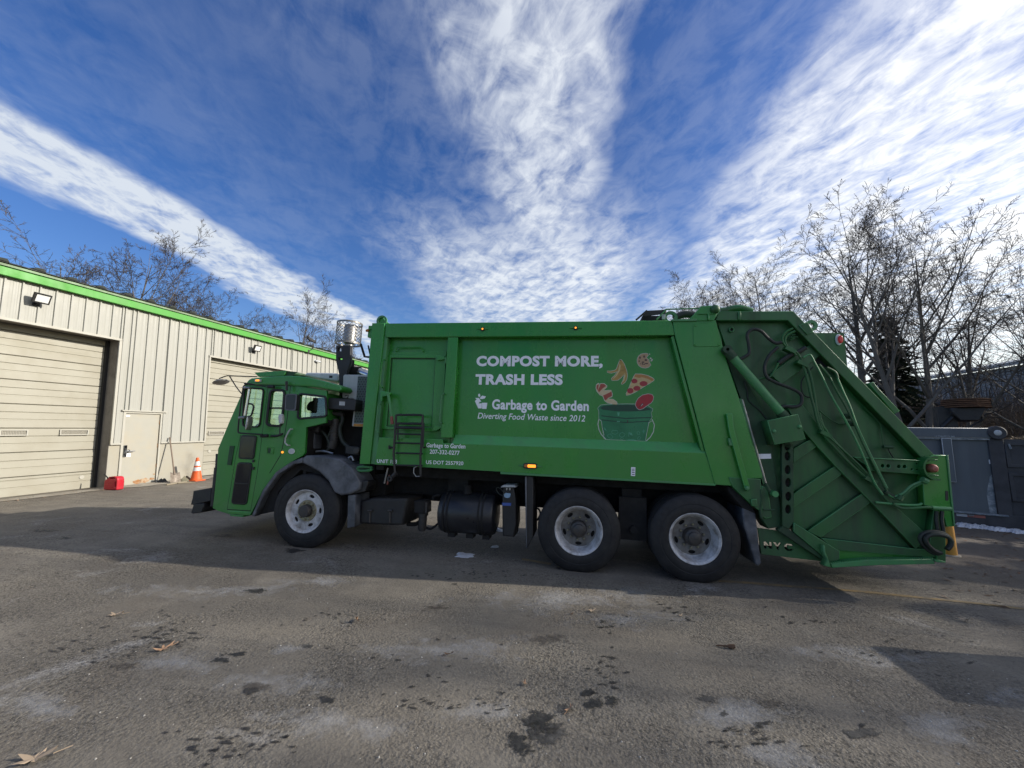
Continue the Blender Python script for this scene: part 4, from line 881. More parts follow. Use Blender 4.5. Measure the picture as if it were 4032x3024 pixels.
fit_text('lettering', 'UNIT 153', tl('H2', 303, 1017, 0), tl('H2', 585, 1028, 0), cap('H2', 330, 1018, 966, 0), 0, V, body, .012)
fit_text('lettering', 'US DOT 2557920', tl('H2', 1000, 1033, 0), tl('H2', 1529, 1052, 0), cap('H2', 1040, 1034, 982, 0), 0, V, body, .012)
def decal(name, k, pts, Y, mt, lay=1, parent=body, r=0.0, n=3):
    p = TL(k, pts, Y)
    if r: p = rounded(p, r, n)
    return slab(name, p, Y-.0006-.0007*lay, Y-.0002-.0007*(lay-1), mt, parent, .0002, 0)
decal('logo_mark', 'H6', [(295, 677), (309, 695), (312, 712), (297, 728), (283, 715), (281, 695)], YP, V)
decal('logo_mark', 'H6', [(307, 750), (311, 726), (340, 706), (387, 719), (368, 746), (336, 754)], YP, V)
decal('logo_mark', 'H6', [(240, 738), (292, 738), (325, 788), (303, 789), (287, 811), (329, 811), (329, 878), (283, 878), (237, 780), (262, 757)], YP, V)
decal('logo_mark', 'H6', [(331, 803), (405, 803), (393, 886), (334, 884)], YP, V)
def cm(n, c, r=.5, **kw): M_[n] = mat('print_'+n, c, r, var=kw.get('var', .15), vscale=kw.get('vs', 40), dirt=kw.get('dirt'), dirt_amt=kw.get('da', 0), dirt_scale=kw.get('ds', 30)); return M_[n]
cm('outline', (.52, .56, .50)); cm('banana', (.42, .27, .07), dirt=(.20, .12, .04), da=.8, ds=14); cm('bananal', (.55, .45, .22)); cm('cookie', (.42, .28, .16), var=.3)
cm('choc', (.05, .03, .025)); cm('crust', (.42, .20, .06), var=.4); cm('cheese', (.52, .38, .18), var=.4, vs=60); cm('pepp', (.33, .035, .04), var=.35); cm('claw', (.36, .025, .03), var=.35, vs=18)
cm('peelr', (.34, .07, .045), var=.35); cm('peelc', (.55, .45, .27), var=.2); cm('bucket', (.018, .19, .075), .35, dirt=(.01, .08, .035), da=.5, ds=5); cm('bucketd', (.010, .055, .030)); cm('buckets', (.09, .34, .20)); cm('crumb', (.55, .50, .45))
def grow(pts, k):
    c = np.mean(pts, 0); n = len(pts); out_ = []
    for i in range(n):
        a, b_, d = np.array(pts[i-1], float), np.array(pts[i], float), np.array(pts[(i+1) % n], float)
        e1 = (b_-a)/(np.linalg.norm(b_-a)+1e-9); e2 = (d-b_)/(np.linalg.norm(d-b_)+1e-9)
        nn = np.array([e1[1]+e2[1], -(e1[0]+e2[0])]); nn /= np.linalg.norm(nn)+1e-9
        out_.append(b_ + nn*k)
    ar = sum(pts[i-1][0]*pts[i][1]-pts[i][0]*pts[i-1][1] for i in range(n))
    if ar < 0: out_ = [2*np.array(p, float)-q for p, q in zip(pts, out_)]
    return [tuple(q) for q in out_]
def pic(name, pts, mt, r=.004, lay=2, outline=6):
    o = decal(name, 'Q3', pts, YP, M_[mt], lay, r=r)
    if outline: decal('white_edge', 'Q3', grow(pts, outline), YP, M_['outline'], lay-1, o, r=r)
    return o
def det(parent, name, pts, mt, lay=3, r=.003): return decal(name, 'Q3', pts, YP, M_[mt], lay, parent, r)
# banana peel
o = pic('banana_print', [(520, 243), (545, 250), (580, 305), (615, 400), (627, 465), (618, 530), (590, 575), (550, 602), (540, 590), (565, 545), (580, 490), (578, 460), (540, 500), (490, 540), (405, 547), (398, 515), (440, 480), (475, 430), (487, 410), (450, 425), (395, 438), (340, 430), (335, 408), (380, 412), (440, 402), (470, 380), (495, 310)], 'banana')
det(o, 'peel_light', [(515, 300), (530, 330), (520, 400), (480, 470), (430, 520), (412, 525), (460, 470), (495, 400)], 'bananal'); det(o, 'peel_light', [(590, 430), (600, 480), (585, 540), (555, 585), (575, 520)], 'bananal'); det(o, 'stem', [(512, 245), (535, 247), (528, 260), (515, 262)], 'choc')
# cookie
o = pic('cookie_print', [(870, 155), (920, 155), (928, 185), (905, 205), (915, 235), (940, 245), (942, 275), (968, 320), (935, 352), (890, 365), (840, 358), (795, 330), (772, 285), (772, 235), (790, 195), (825, 165)], 'cookie')
for c in ((870, 200, 14, 18), (810, 215, 12, 20), (800, 265, 14, 10), (895, 250, 20, 14), (855, 280, 22, 10), (905, 300, 26, 8), (845, 305, 8, 16), (820, 305, 6, 10), (870, 312, 16, 7)):
    det(o, 'chip', ellipse(*c, 9, c[0]), 'choc')
for c in ((948, 165, 12, 9), (965, 225, 14, 13), (985, 245, 12, 14), (975, 262, 16, 7)): decal('crumb', 'Q3', ellipse(*c, 7, c[1]), YP, M_['crumb'], 2, o)
# pizza slice
o = pic('pizza_print', [(745, 452), (830, 455), (920, 475), (985, 505), (1015, 528), (1010, 545), (960, 580), (850, 645), (740, 715), (660, 750), (615, 760), (610, 740), (640, 680), (680, 580), (720, 490)], 'cheese')
det(o, 'crust', [(745, 454), (830, 457), (920, 477), (1013, 530), (985, 555), (920, 520), (840, 500), (790, 510), (725, 490)], 'crust')
for c in ((730, 555, 45, 34), (862, 592, 58, 38), (670, 695, 48, 40), (765, 660, 52, 36)): det(o, 'pepperoni', ellipse(*c, 14, .5), 'pepp', 4)
# apple peel
o = pic('apple_peel_print', [(205, 585), (220, 595), (215, 630), (240, 590), (290, 592), (330, 625), (325, 645), (280, 690), (390, 688), (408, 740), (405, 780), (345, 810), (420, 820), (475, 860), (485, 915), (460, 935), (400, 940), (370, 925), (415, 905), (410, 885), (340, 870), (300, 840), (270, 770), (230, 755), (185, 700), (172, 655), (178, 610)], 'peelc')
det(o, 'peel_skin', [(215, 600), (198, 690), (178, 655), (185, 615)], 'peelr'); det(o, 'peel_skin', [(240, 595), (290, 597), (320, 625), (270, 660), (215, 720), (200, 690)], 'peelr'); det(o, 'peel_skin', [(275, 765), (400, 705), (404, 770), (345, 800), (315, 835), (295, 820)], 'peelr')
# bucket
o = pic('bucket_print', [(200, 945), (240, 905), (340, 893), (600, 888), (760, 890), (920, 910), (995, 960), (990, 990), (970, 1010), (985, 1080), (935, 1155), (888, 1425), (320, 1400), (290, 1390), (250, 1130), (215, 1100), (215, 1000)], 'bucket', outline=5)
det(o, 'bucket_inside', [(230, 945), (280, 915), (440, 903), (640, 900), (830, 912), (960, 955), (960, 975), (840, 990), (640, 996), (440, 990), (270, 970)], 'bucketd', 3)
for pts in ([(250, 1050), (600, 1090), (980, 1075), (980, 1088), (600, 1104), (250, 1066)], [(255, 1110), (600, 1150), (950, 1130), (950, 1142), (600, 1163), (255, 1124)]): det(o, 'bucket_rib', pts, 'bucketd', 3)
det(o, 'shine', [(480, 1010), (515, 1010), (508, 1060), (488, 1060)], 'buckets', 4); det(o, 'shine', [(475, 1135), (520, 1135), (520, 1148), (475, 1148)], 'buckets', 4); det(o, 'slot', [(625, 1120), (638, 1120), (636, 1165), (624, 1165)], 'choc', 4)
def line(pts, wv, mt, nm, lay=4):
    P = [np.array(p, float) for p in pts]; L_, Rr = [], []
    for i, p in enumerate(P):
        t_ = P[min(i+1, len(P)-1)]-P[max(i-1, 0)]; t_ /= np.linalg.norm(t_)+1e-9; nn = np.array([-t_[1], t_[0]])*wv; L_.append(tuple(p+nn)); Rr.append(tuple(p-nn))
    return decal(nm, 'Q3', L_+Rr[::-1], YP, M_[mt], lay, o)
line([(212, 1110), (200, 1180), (215, 1260), (250, 1330), (315, 1400)], 6, 'outline', 'bail_handle'); line([(985, 1110), (1020, 1190), (1005, 1290), (960, 1370), (900, 1425)], 6, 'outline', 'bail_handle')
line([(225, 1120), (250, 1135), (262, 1230), (290, 1340)], 3, 'outline', 'bail_handle'); line([(985, 1130), (940, 1160), (905, 1330), (890, 1420)], 3, 'outline', 'bail_handle')
def sketch(pts): line(pts+[pts[0]], 3, 'buckets', 'sketch', 4)
sketch([(400, 1290), (415, 1268), (485, 1275), (492, 1305), (450, 1328), (405, 1315)]); sketch([(510, 1350), (525, 1310), (560, 1300), (592, 1325), (580, 1355), (545, 1368)]); sketch([(525, 1390), (545, 1370), (572, 1385), (550, 1405)]); sketch([(650, 1295), (690, 1310), (705, 1350), (680, 1380), (648, 1360), (642, 1320)])
sketch([(765, 1300), (785, 1282), (808, 1300), (805, 1328), (780, 1335)]); sketch([(775, 1380), (800, 1355), (822, 1372), (805, 1402), (780, 1408)]); sketch([(335, 1340), (380, 1320), (420, 1365), (395, 1390), (350, 1370)]); sketch([(285, 1225), (310, 1240), (330, 1280), (300, 1265)]); sketch([(850, 1290), (862, 1250), (875, 1270), (862, 1320)])
det(o, 'label_patch', [(600, 1415), (640, 1402), (720, 1400), (770, 1420)], 'buckets', 4)
# lobster claw
o = pic('lobster_claw_print', [(745, 905), (755, 855), (790, 800), (850, 758), (930, 742), (985, 752), (1005, 785), (995, 840), (965, 875), (925, 900), (885, 930), (850, 955), (800, 970), (770, 950)], 'claw', lay=6)
det(o, 'claw_gap', [(785, 945), (840, 880), (860, 872), (850, 900), (810, 930)], 'choc', 7); det(o, 'claw_shine', [(815, 925), (845, 885), (855, 890), (830, 915)], 'crumb', 8)
# ---------------------------------------------------------------- tailgate (hopper)
tg = sub('tailgate', truck)
TG, LG, DG = M_['tgreen'], M_['lgreen'], M_['dgreen']
YT = .10
def tp(name, k, pts, y0, y1, mt=None, bev=.006, parent=tg, res=1, holes=None, ry=None):
    Y = y0 if ry is None else ry
    loops = [TL(k, pts, Y)] + [TL(k, h_, Y) for h_ in (holes or [])]
    return slab(name, loops, y0, y1, mt or TG, parent, bev, res)
mixp = lambda L, Y: [tl(k, a, c, Y) for k, a, c in L]
hop = mixp([('D', 178, 165), ('D', 195, 118), ('D', 606, 116), ('E', 712, 892), ('E', 795, 900), ('E', 832, 1300), ('E', 778, 1310), ('E', 780, 1500), ('E', 160, 1455), ('D', 800, 1425), ('D', 620, 1320), ('D', 470, 1040), ('D', 330, 620), ('D', 235, 330)], YT)
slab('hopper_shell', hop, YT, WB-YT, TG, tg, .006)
slab('edge_flange', mixp([('D', 170, 160), ('D', 190, 110), ('D', 610, 108), ('E', 722, 892), ('E', 643, 907), ('D', 580, 160)], 0), -.004, YT+.02, TG, tg, .008, 2)
tp('top_stiffener', 'D', [(300, 110), (314, 108), (316, 155), (300, 156)], -.03, .0)
slab('corner_gusset', mixp([('D', 640, 190), ('D', 690, 170), ('D', 722, 225), ('D', 690, 245)], -.01), -.022, .0, TG, tg, .006)
bb = MB(); q = tl('D', 708, 193, .05); bb.lathe([(.035, .02), (.07, .02), (.07, .06), (.035, .06)], 18, 'y', (q[0], 0, q[1]), True); bb.obj('lifting_eye', LG, tg, True)
# diagonal beams
tp('diagonal_beam', 'Q6', [(455, -20), (600, -20), (790, 215), (1205, 660), (1420, 880), (1765, 1190), (1645, 1308), (1240, 882), (905, 545), (740, 368), (520, 110)], .02, YT+.02)
for pts in ([(525, 388), (688, 296), (742, 366), (525, 515)], [(525, 800), (905, 545), (980, 615), (525, 930)], [(652, 1142), (1150, 800), (1238, 880), (775, 1206)]): tp('rib', 'Q6', pts, .045, YT+.02)
tp('rib', 'Q5', [(440, 905), (985, 505), (1128, 628), (1010, 725), (590, 1035)], .045, YT+.02)
tp('bottom_beam', 'Q6', [(775, 1206), (1645, 1306), (1800, 1310), (1838, 1388), (950, 1322), (900, 1312)], .03, YT+.02)
tp('lower_panel', 'Q6', [(945, 1318), (1838, 1388), (1820, 1402), (1200, 1406), (875, 1445)], .06, YT+.03, M_['green'])
tp('rear_corner', 'E', [(648, 908), (720, 892), (803, 893), (846, 1316), (798, 1320), (785, 1270), (690, 1195), (662, 1190)], .0, .09, M_['green'])
tp('corner_flange', 'E', [(796, 893), (806, 893), (848, 1316), (838, 1316)], -.012, .0, LG, .003)
tp('rear_leg', 'E', [(720, 1200), (790, 1320), (792, 1530), (735, 1526), (738, 1490), (720, 1470), (690, 1440), (700, 1380)], .01, .10, TG)
slab('lamp_slot', rounded(mixp([('H5', 572, 606), ('H5', 612, 606), ('H5', 614, 736), ('H5', 576, 736)], -.004), .02), -.004, .004, M_['black'], tg, .001)
# holed horizontal beam with lamp guard
def ell(k, cx, cy, a, bq, n=14): return [(cx+a*math.cos(2*math.pi*i/n), cy+bq*math.sin(2*math.pi*i/n)) for i in range(n)]
tp('lamp_beam', 'E', [(248, 905), (672, 927), (672, 1010), (345, 986), (330, 960)], -.03, .05, TG, .005, holes=[ell('E', a, c, 11, 11) for a, c in ((416, 957), (450, 958), (513, 961), (547, 961))] + [ell('E', a, c, 7, 6) for a, c in ((590, 977), (622, 979), (620, 944))])
tp('beam_lip', 'E', [(250, 903), (672, 925), (672, 931), (250, 909)], -.05, .0, LG, .003)
q = tl('E', 707, 970, -.05); arc = [(q[0]+.115*math.cos(a), -.05, q[1]+.125*math.sin(a)) for a in np.linspace(R_(75), R_(285), 16)]
bb = MB()
for i in range(len(arc)-1):
    a, c = np.array(arc[i]), np.array(arc[i+1]); m_ = (a+c)/2; d_ = (c-a)/2; bb.obox(m_, d_*1.08, (0, .06, 0), np.array([-d_[2], 0, d_[0]])/np.linalg.norm(d_)*.009)
bb.obj('lamp_guard', TG, tg)
tp('guard_arm', 'E', [(690, 915), (745, 920), (742, 928), (690, 926)], -.1, .0, TG, .003); tp('guard_arm', 'E', [(690, 1005), (750, 1013), (750, 1021), (690, 1014)], -.1, .0, TG, .003)
q = tl('E', 720, 972, -.06); bb = MB(); bb.lathe([(0, -.085), (.028, -.08), (.046, -.06), (.05, -.03), (.05, .0)], 20, 'y', (q[0], 0, q[1])); bb.obj('tail_lamp', M_['redd'], tg, True)
# hydraulic cylinder
a, c = tl('D', 268, 372, -.05), tl('D', 545, 690, -.05); A, C_ = np.array([a[0], -.05, a[1]]), np.array([c[0], -.05, c[1]])
bb = MB(); bb.tube([A, C_], .053, 20); cyl = bb.obj('hydraulic_cylinder', LG, tg, True)
d_ = (C_-A)/np.linalg.norm(C_-A)
bb = MB(); bb.tube([C_-d_*.02, C_+d_*.06], .06, 16); bb.obj('gland_nut', DG, cyl, True)
bb = MB(); bb.tube([A-d_*.10, A+d_*.01], .06, 16); bb.lathe([(.02, -.05), (.055, -.05), (.055, .05), (.02, .05)], 14, 'y', tuple(A-d_*.12), True); bb.obj('end_cap', DG, cyl, True)
bb = MB(); bb.tube([C_+d_*.05, C_+d_*.22], .032, 12); bb.obj('piston_rod', M_['steel'], cyl, True)
# box cover and the worn slide behind it
bx = tp('valve_cover', 'Q6', [(282, 130), (566, 70), (637, 300), (350, 353)], -.14, .06, TG, .006)
for a, c in ((345, 228), (576, 187)):
    q = tl('Q6', a, c, -.14); bb = MB(); bb.lathe([(0, -.165), (.018, -.16), (.024, -.14)], 12, 'y', (q[0], 0, q[1])); bb.obj('knob', LG, bx, True)
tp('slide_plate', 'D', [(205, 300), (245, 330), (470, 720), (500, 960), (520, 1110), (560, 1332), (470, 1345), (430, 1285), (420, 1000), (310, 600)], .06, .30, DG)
tp('guide_channel', 'D', [(305, 605), (318, 605), (450, 1080), (440, 1095)], .0, .06, TG); bb = MB(); bb.tube(T3('D', [(320, 610), (455, 1085)], .02), .012, 8); bb.obj('guide_rod', M_['steel'], tg)
tp('white_sticker', 'D', [(412, 920), (484, 918), (486, 946), (416, 948)], .056, .0595, M_['vinyl'], .001)
bb = MB(); q = tl('D', 492, 1143, .0); bb.tube([(q[0], .06, q[1]), (q[0], -.08, q[1])], .036, 14); bb.obj('bump_stop', LG, tg, True)
tp('lock_hook', 'D', [(430, 1100), (465, 1110), (478, 1180), (490, 1280), (455, 1290), (430, 1270)], -.01, .08, TG, .01)
bb = MB(); bb.tube([(x, -.02, z) for x, z in TL('D', [(425, 1120), (430, 1180), (422, 1230), (432, 1285)], -.02)], .016, 6); bb.tube(T3('D', [(440, 1235), (505, 1238)], -.02), .009, 6); bb.tube(T3('D', [(485, 1150), (455, 1090)], -.01), .02, 6); bb.obj('lock_chain', DG, tg)
tp('keeper_block', 'D', [(372, 1178), (405, 1175), (408, 1215), (376, 1215)], -.06, .0, TG, .006)
# perforated upright
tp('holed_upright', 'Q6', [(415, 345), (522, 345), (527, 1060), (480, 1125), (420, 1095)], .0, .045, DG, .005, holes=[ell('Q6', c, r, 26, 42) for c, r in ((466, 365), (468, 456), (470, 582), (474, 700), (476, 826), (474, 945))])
tp('upright_back', 'Q6', [(420, 350), (518, 350), (522, 1060), (425, 1090)], .07, .09, M_['frame'], .002)
# lower lip: chute plates, step, plate with cut-out letters
tp('chute_plate', 'Q6', [(525, 1064), (945, 1328), (946, 1402), (875, 1442), (525, 1150)], -.01, .06, TG, .006)
tp('chute_rail', 'Q6', [(380, 1138), (430, 1090), (525, 1155), (800, 1380), (790, 1415)], .01, .10, DG, .008)
def glyph(L, x, y, wv, hh):
    G_ = {'N': [(0, 0), (0, 1), (.3, 1), (.68, .42), (.68, 1), (1, 1), (1, 0), (.7, 0), (.32, .55), (.32, 0)], 'Y': [(.35, 0), (.35, .42), (0, 1), (.34, 1), (.52, .66), (.7, 1), (1, 1), (.66, .42), (.66, 0)],
          'C': [(1, .72), (.68, .72), (.55, .78), (.42, .78), (.32, .68), (.32, .32), (.42, .22), (.58, .22), (.68, .3), (1, .3), (.9, .1), (.72, 0), (.28, 0), (0, .25), (0, .75), (.28, 1), (.72, 1), (.92, .9)]}[L]
    return [(x+u_*wv+(1-v_)*4, y+hh*(1-v_)+u_*6) for u_, v_ in G_]
tp('letter_plate', 'Q6', [(195, 1115), (380, 1140), (795, 1412), (790, 1422), (228, 1356)], .10, .125, TG, .003, holes=[glyph('N', 250, 1240, 76, 62), glyph('Y', 338, 1246, 76, 66), glyph('C', 440, 1258, 80, 64)])
tp('letter_shade', 'Q6', [(195, 1275), (560, 1302), (720, 1400), (225, 1350)], .30, .34, M_['frame'], .003)  # dark sheet standing in for shade behind the lower half of the letters
stp = tp('step', 'Q6', [(868, 1442), (1200, 1408), (1800, 1400), (1826, 1446), (1300, 1457), (876, 1482)], -.05, .10, LG, .006)
bb = MB()
for i in range(46):
    t_ = i/45; a_, c_ = (870+t_*330/ .35, 1442-t_*34/.35) if t_ < .35 else (1200+(t_-.35)/.65*600, 1408-(t_-.35)/.65*8)
    q = tl('Q6', a_, c_, -.05); bb.add([(q[0]-.012, -.048, q[1]-.006), (q[0]+.012, -.048, q[1]-.006), (q[0], -.048, q[1]+.018), (q[0]-.012, -.02, q[1]-.006), (q[0]+.012, -.02, q[1]-.006), (q[0], -.02, q[1]+.018)], [(0, 1, 2), (5, 4, 3), (0, 2, 5, 3), (1, 4, 5, 2)])
bb.obj('step_teeth', LG, stp)
tp('step_bracket', 'Q6', [(795, 1270), (815, 1280), (820, 1340), (845, 1400), (872, 1480), (800, 1462), (830, 1400), (800, 1350)], -.07, .02, LG, .01)
tp('step_end', 'E', [(722, 1512), (790, 1526), (790, 1532), (735, 1530)], -.06, .05, LG, .003)
# hydraulic pipes and hoses: (zoom, points, stand-off, radius, material, name)
PIPES = [('Q5', [(735, 310), (660, 345), (620, 390), (598, 440), (612, 500), (650, 545), (720, 570), (800, 640), (835, 690), (850, 730)], -.02, .014, TG, 'hydraulic_pipe'),
 ('Q5', [(762, 345), (690, 380), (645, 420), (635, 480), (660, 540), (700, 580), (780, 660)], -.02, .014, TG, 'hydraulic_pipe'),
 ('Q5', [(870, 690), (940, 655), (975, 665), (1020, 750), (1100, 900), (1230, 1170), (1380, 1440), (1490, 1640)], -.06, .011, LG, 'hydraulic_pipe'),
 ('Q5', [(870, 790), (900, 880), (930, 1000), (975, 1200), (1010, 1330), (1050, 1500), (1100, 1640)], -.03, .015, TG, 'hydraulic_pipe'),
 ('Q5', [(910, 790), (950, 870), (985, 1000), (1020, 1200), (1050, 1400), (1110, 1560), (1180, 1650)], -.03, .015, TG, 'hydraulic_pipe'),
 ('Q6', [(730, 0), (745, 100), (790, 220), (820, 290), (985, 470), (1110, 590), (1230, 685)], -.03, .015, TG, 'hydraulic_pipe'),
 ('Q6', [(760, 60), (790, 170), (840, 250), (1000, 430), (1100, 540), (1235, 670)], -.03, .014, TG, 'hydraulic_pipe'),
 ('Q6', [(835, 270), (1020, 440), (1130, 545), (1240, 660)], -.045, .012, TG, 'hydraulic_pipe'),
 ('Q6', [(925, 0), (1040, 200), (1150, 430), (1260, 690), (1340, 810)], -.06, .012, LG, 'hydraulic_pipe'),
 ('Q6', [(856, -265), (925, -130), (1000, 0), (1080, 160), (1160, 340), (1260, 540), (1390, 800)], -.05, .012, TG, 'hydraulic_pipe'),
 ('Q6', [(926, -257), (985, -120), (1040, 0), (1090, 140), (1140, 260), (1240, 470), (1380, 750)], -.05, .012, LG, 'hydraulic_pipe'),
 ('Q6', [(1225, 680), (1320, 790), (1400, 880)], -.03, .020, TG, 'hydraulic_pipe'),
 ('Q5', [(40, 715), (110, 680), (165, 630), (160, 520), (140, 400), (185, 335), (250, 320), (330, 350), (420, 440), (510, 500), (590, 490)], -.05, .021, M_['hose'], 'hydraulic_hose'),
 ('Q5', [(540, 555), (430, 660), (370, 790), (375, 900), (420, 970)], -.05, .021, M_['hose'], 'hydraulic_hose'),
 ('Q5', [(420, 970), (560, 1035), (720, 1095), (830, 1160), (855, 1240), (830, 1310), (740, 1335), (640, 1325), (570, 1345)], -.05, .020, M_['hose'], 'hydraulic_hose'),
 ('Q5', [(260, 985), (330, 960), (440, 940), (500, 850), (550, 760)], -.03, .012, TG, 'hydraulic_pipe'),
 ('Q5', [(900, 560), (820, 610), (740, 640), (650, 690), (550, 765)], .0, .028, M_['hose'], 'hydraulic_hose'),
 ('Q5', [(1000, 810), (900, 920), (850, 1000), (850, 1110), (890, 1190), (970, 1215)], .05, .008, M_['hose'], 'cable'),
 ('Q5', [(100, 1000), (140, 1130), (160, 1250), (300, 1380), (390, 1490)], .05, .008, M_['hose'], 'cable'),
 ('Q5', [(1080, 780), (1180, 900), (1220, 950)], -.02, .016, TG, 'pipe_fitting'), ('Q5', [(1180, 820), (1290, 880), (1320, 960)], -.02, .016, TG, 'pipe_fitting'),
 ('Q6', [(760, 40), (860, 120), (940, 160), (1030, 155)], .06, .008, TG, 'cable'), ('Q6', [(1170, 10), (1310, 150), (1330, 250), (1345, 360)], .07, .005, TG, 'cable'), ('Q6', [(1390, 390), (1410, 430), (1438, 470)], .07, .006, M_['hose'], 'cable'),
 ('Q6', [(1275, 880), (1500, 900), (1650, 905), (1700, 890)], -.04, .014, LG, 'step_grab_bar'), ('Q6', [(1430, 890), (1500, 930), (1600, 935), (1720, 925), (1820, 930)], -.05, .016, TG, 'step_grab_bar'), ('Q6', [(1790, 930), (1965, 940)], -.05, .022, LG, 'step_grab_bar'),
 ('Q6', [(1380, 790), (1430, 830), (1520, 800), (1600, 730), (1690, 690)], -.06, .013, LG, 'control_rod'), ('Q6', [(1440, 850), (1530, 820), (1610, 750), (1700, 705)], -.06, .012, TG, 'control_rod'), ('Q6', [(1700, 670), (1745, 690)], -.07, .036, LG, 'control_grip'),
 ('Q6', [(1360, 780), (1440, 830), (1520, 840)], -.05, .024, DG, 'linkage'), ('Q6', [(1490, 860), (1510, 820)], -.08, .03, TG, 'linkage'), ('Q6', [(1345, 370), (1430, 375)], .03, .02, DG, 'switch'),
 ('Q6', [(985, 90), (1060, 90)], .0, .03, DG, 'valve'), ('Q6', [(1020, 155), (1080, 160)], .0, .03, DG, 'valve'), ('Q5', [(700, 430), (800, 420)], .04, .012, TG, 'pipe_fitting'), ('Q5', [(700, 460), (760, 440)], .04, .010, TG, 'pipe_fitting'), ('Q5', [(720, 400), (770, 390)], .04, .010, TG, 'pipe_fitting')]
for k, pts, Y, r, mt, nm in PIPES:
    bb = MB(); bb.tube(spline([(x, Y, z) for x, z in TL(k, pts, Y)], 4) if len(pts) > 2 else T3(k, pts, Y), r, 8); bb.obj(nm, mt, tg, True)
for k, a, c in (('Q5', 860, 770), ('Q6', 815, 255), ('Q6', 1225, 675), ('Q5', 700, 590)):
    q = tl(k, a, c, -.03); bb = MB(); bb.obox((q[0], -.01, q[1]), (.055, 0, -.03), (0, .045, 0), (.012, 0, .02)); bb.obj('pipe_clamp', TG, tg)
slab('pipe_opening', TL('Q5', [(1020, 740), (1105, 655), (1220, 790), (1190, 830), (1060, 770)], YT-.004), YT-.006, YT-.001, M_['dark'], tg, .001)
tp('port_ring', 'D', ell('D', 262, 212, 16, 16, 18), YT-.03, YT-.0, TG, .006, holes=[ell('D', 262, 212, 9, 9, 14)]); tp('port_dark', 'D', ell('D', 262, 212, 9, 9, 14), YT-.006, YT-.002, M_['dark'], .001)
# coiled strap and hanging ends
q = tl('Q6', 1825, 1250, -.07); bb = MB()
ring = lambda r, Y, n=30: [(q[0]+r*1.2*math.cos(t_)+.02*math.sin(t_*2), Y, q[1]+r*math.sin(t_)) for t_ in np.linspace(-.6, 4.9, n)]
bb.tube(ring(.115, -.07), .022, 8); bb.tube(ring(.095, -.11), .022, 8); bb.obj('coiled_rope', M_['hose'], tg, True)
for a in (1835, 1885): 
    bb = MB(); bb.tube([(x, -.03, z) for x, z in TL('Q6', [(a, 960), (a-5, 1040), (a+12, 1150)], -.03)], .018, 6); bb.obj('rope_end', M_['hose'], tg, True)
# roof of the tailgate: filler pipe arch, far winch box with red lamp
bb = MB(); bb.tube(spline([(x, .4, z) for x, z in TL('H3', [(1700, 200), (1800, 195), (1900, 165), (2050, 155), (2180, 185), (2260, 215)], .4)]), .05, 10); bb.obj('top_pipe', TG, tg, True)
bxx = tl('D', 735, 235, 1.5), tl('D', 902, 235, 1.5), tl('D', 910, 420, 1.5)
bb = MB(); bb.prism([tl('D', 700, 232, 1.5), tl('D', 900, 232, 1.5), tl('D', 918, 420, 1.5), tl('D', 760, 420, 1.5)], 1.5, 2.2); wb_ = bb.obj('winch_box', TG, tg)
q = tl('D', 870, 270, 1.48); slab('lamp_base', ellipse(q[0], q[1], .045, .09, 20), 1.48, 1.5, M_['white'], tg, .006); slab('clearance_lamp', ellipse(q[0]+.012, q[1], .03, .062, 20), 1.44, 1.485, M_['redl'], tg, .012, 2)
slab('rear_flap', mixp([('E', 318, 470), ('E', 345, 462), ('E', 375, 500), ('E', 500, 632), ('E', 470, 650)], .3), .25, 1.9, TG, tg, .006)
# ---------------------------------------------------------------- mud flaps, tanks, boxes under the body
def up(name, k, pts, y0, y1, mt, bev=.01): return slab(name, TL(k, pts, y0), y0, y1, M_[mt], truck, bev, 2)
up('mud_flap', 'Q4', [(55, 280), (135, 272), (130, 620), (46, 636)], .02, .42, 'fender', .008)
up('flap_hanger', 'Q4', [(75, 150), (270, 115), (272, 150), (245, 235), (60, 275), (75, 190)], .03, .3, 'black')
tb = up('battery_box', 'Q4', [(196, 335), (330, 305), (700, 312), (700, 340), (655, 602), (510, 606), (180, 585)], .14, .75, 'black', .03)
for a in (293, 512):
    bb = MB(); bb.tube(T3('Q4', [(a, 440), (a-2, 575)], .13), .014, 6); bb.tube(T3('Q4', [(a-22, 445), (a+25, 445)], .12), .016, 6); bb.obj('box_latch', M_['hubg'], tb)
up('air_dryer', 'Q4', [(775, 335), (892, 340), (886, 482), (772, 472)], .2, .45, 'frame', .02)
up('dryer_bracket', 'Q4', [(890, 345), (915, 360), (915, 470), (888, 480)], .22, .4, 'hubg', .006)
bb = MB(); q = tl('Q4', 868, 560, .32); bb.lathe([(.0, -.13), (.045, -.13), (.06, -.10), (.06, .08), (.075, .085), (.075, .13)], 20, 'z', (q[0], .32, q[1])); bb.obj('dryer_canister', M_['hubg'], truck, True)
bb = MB(); bb.tube(spline([(x, .35, z) for x, z in TL('Q4', [(900, 630), (960, 640), (1020, 600), (1060, 560)], .35)]), .018, 6); bb.tube(spline([(x, .35, z) for x, z in TL('Q4', [(985, 330), (990, 290), (1060, 275)], .35)]), .018, 6); bb.tube(spline([(x, .4, z) for x, z in TL('Q4', [(700, 590), (790, 590), (830, 570)], .4)]), .03, 8); bb.obj('air_lines', M_['frame'], truck)
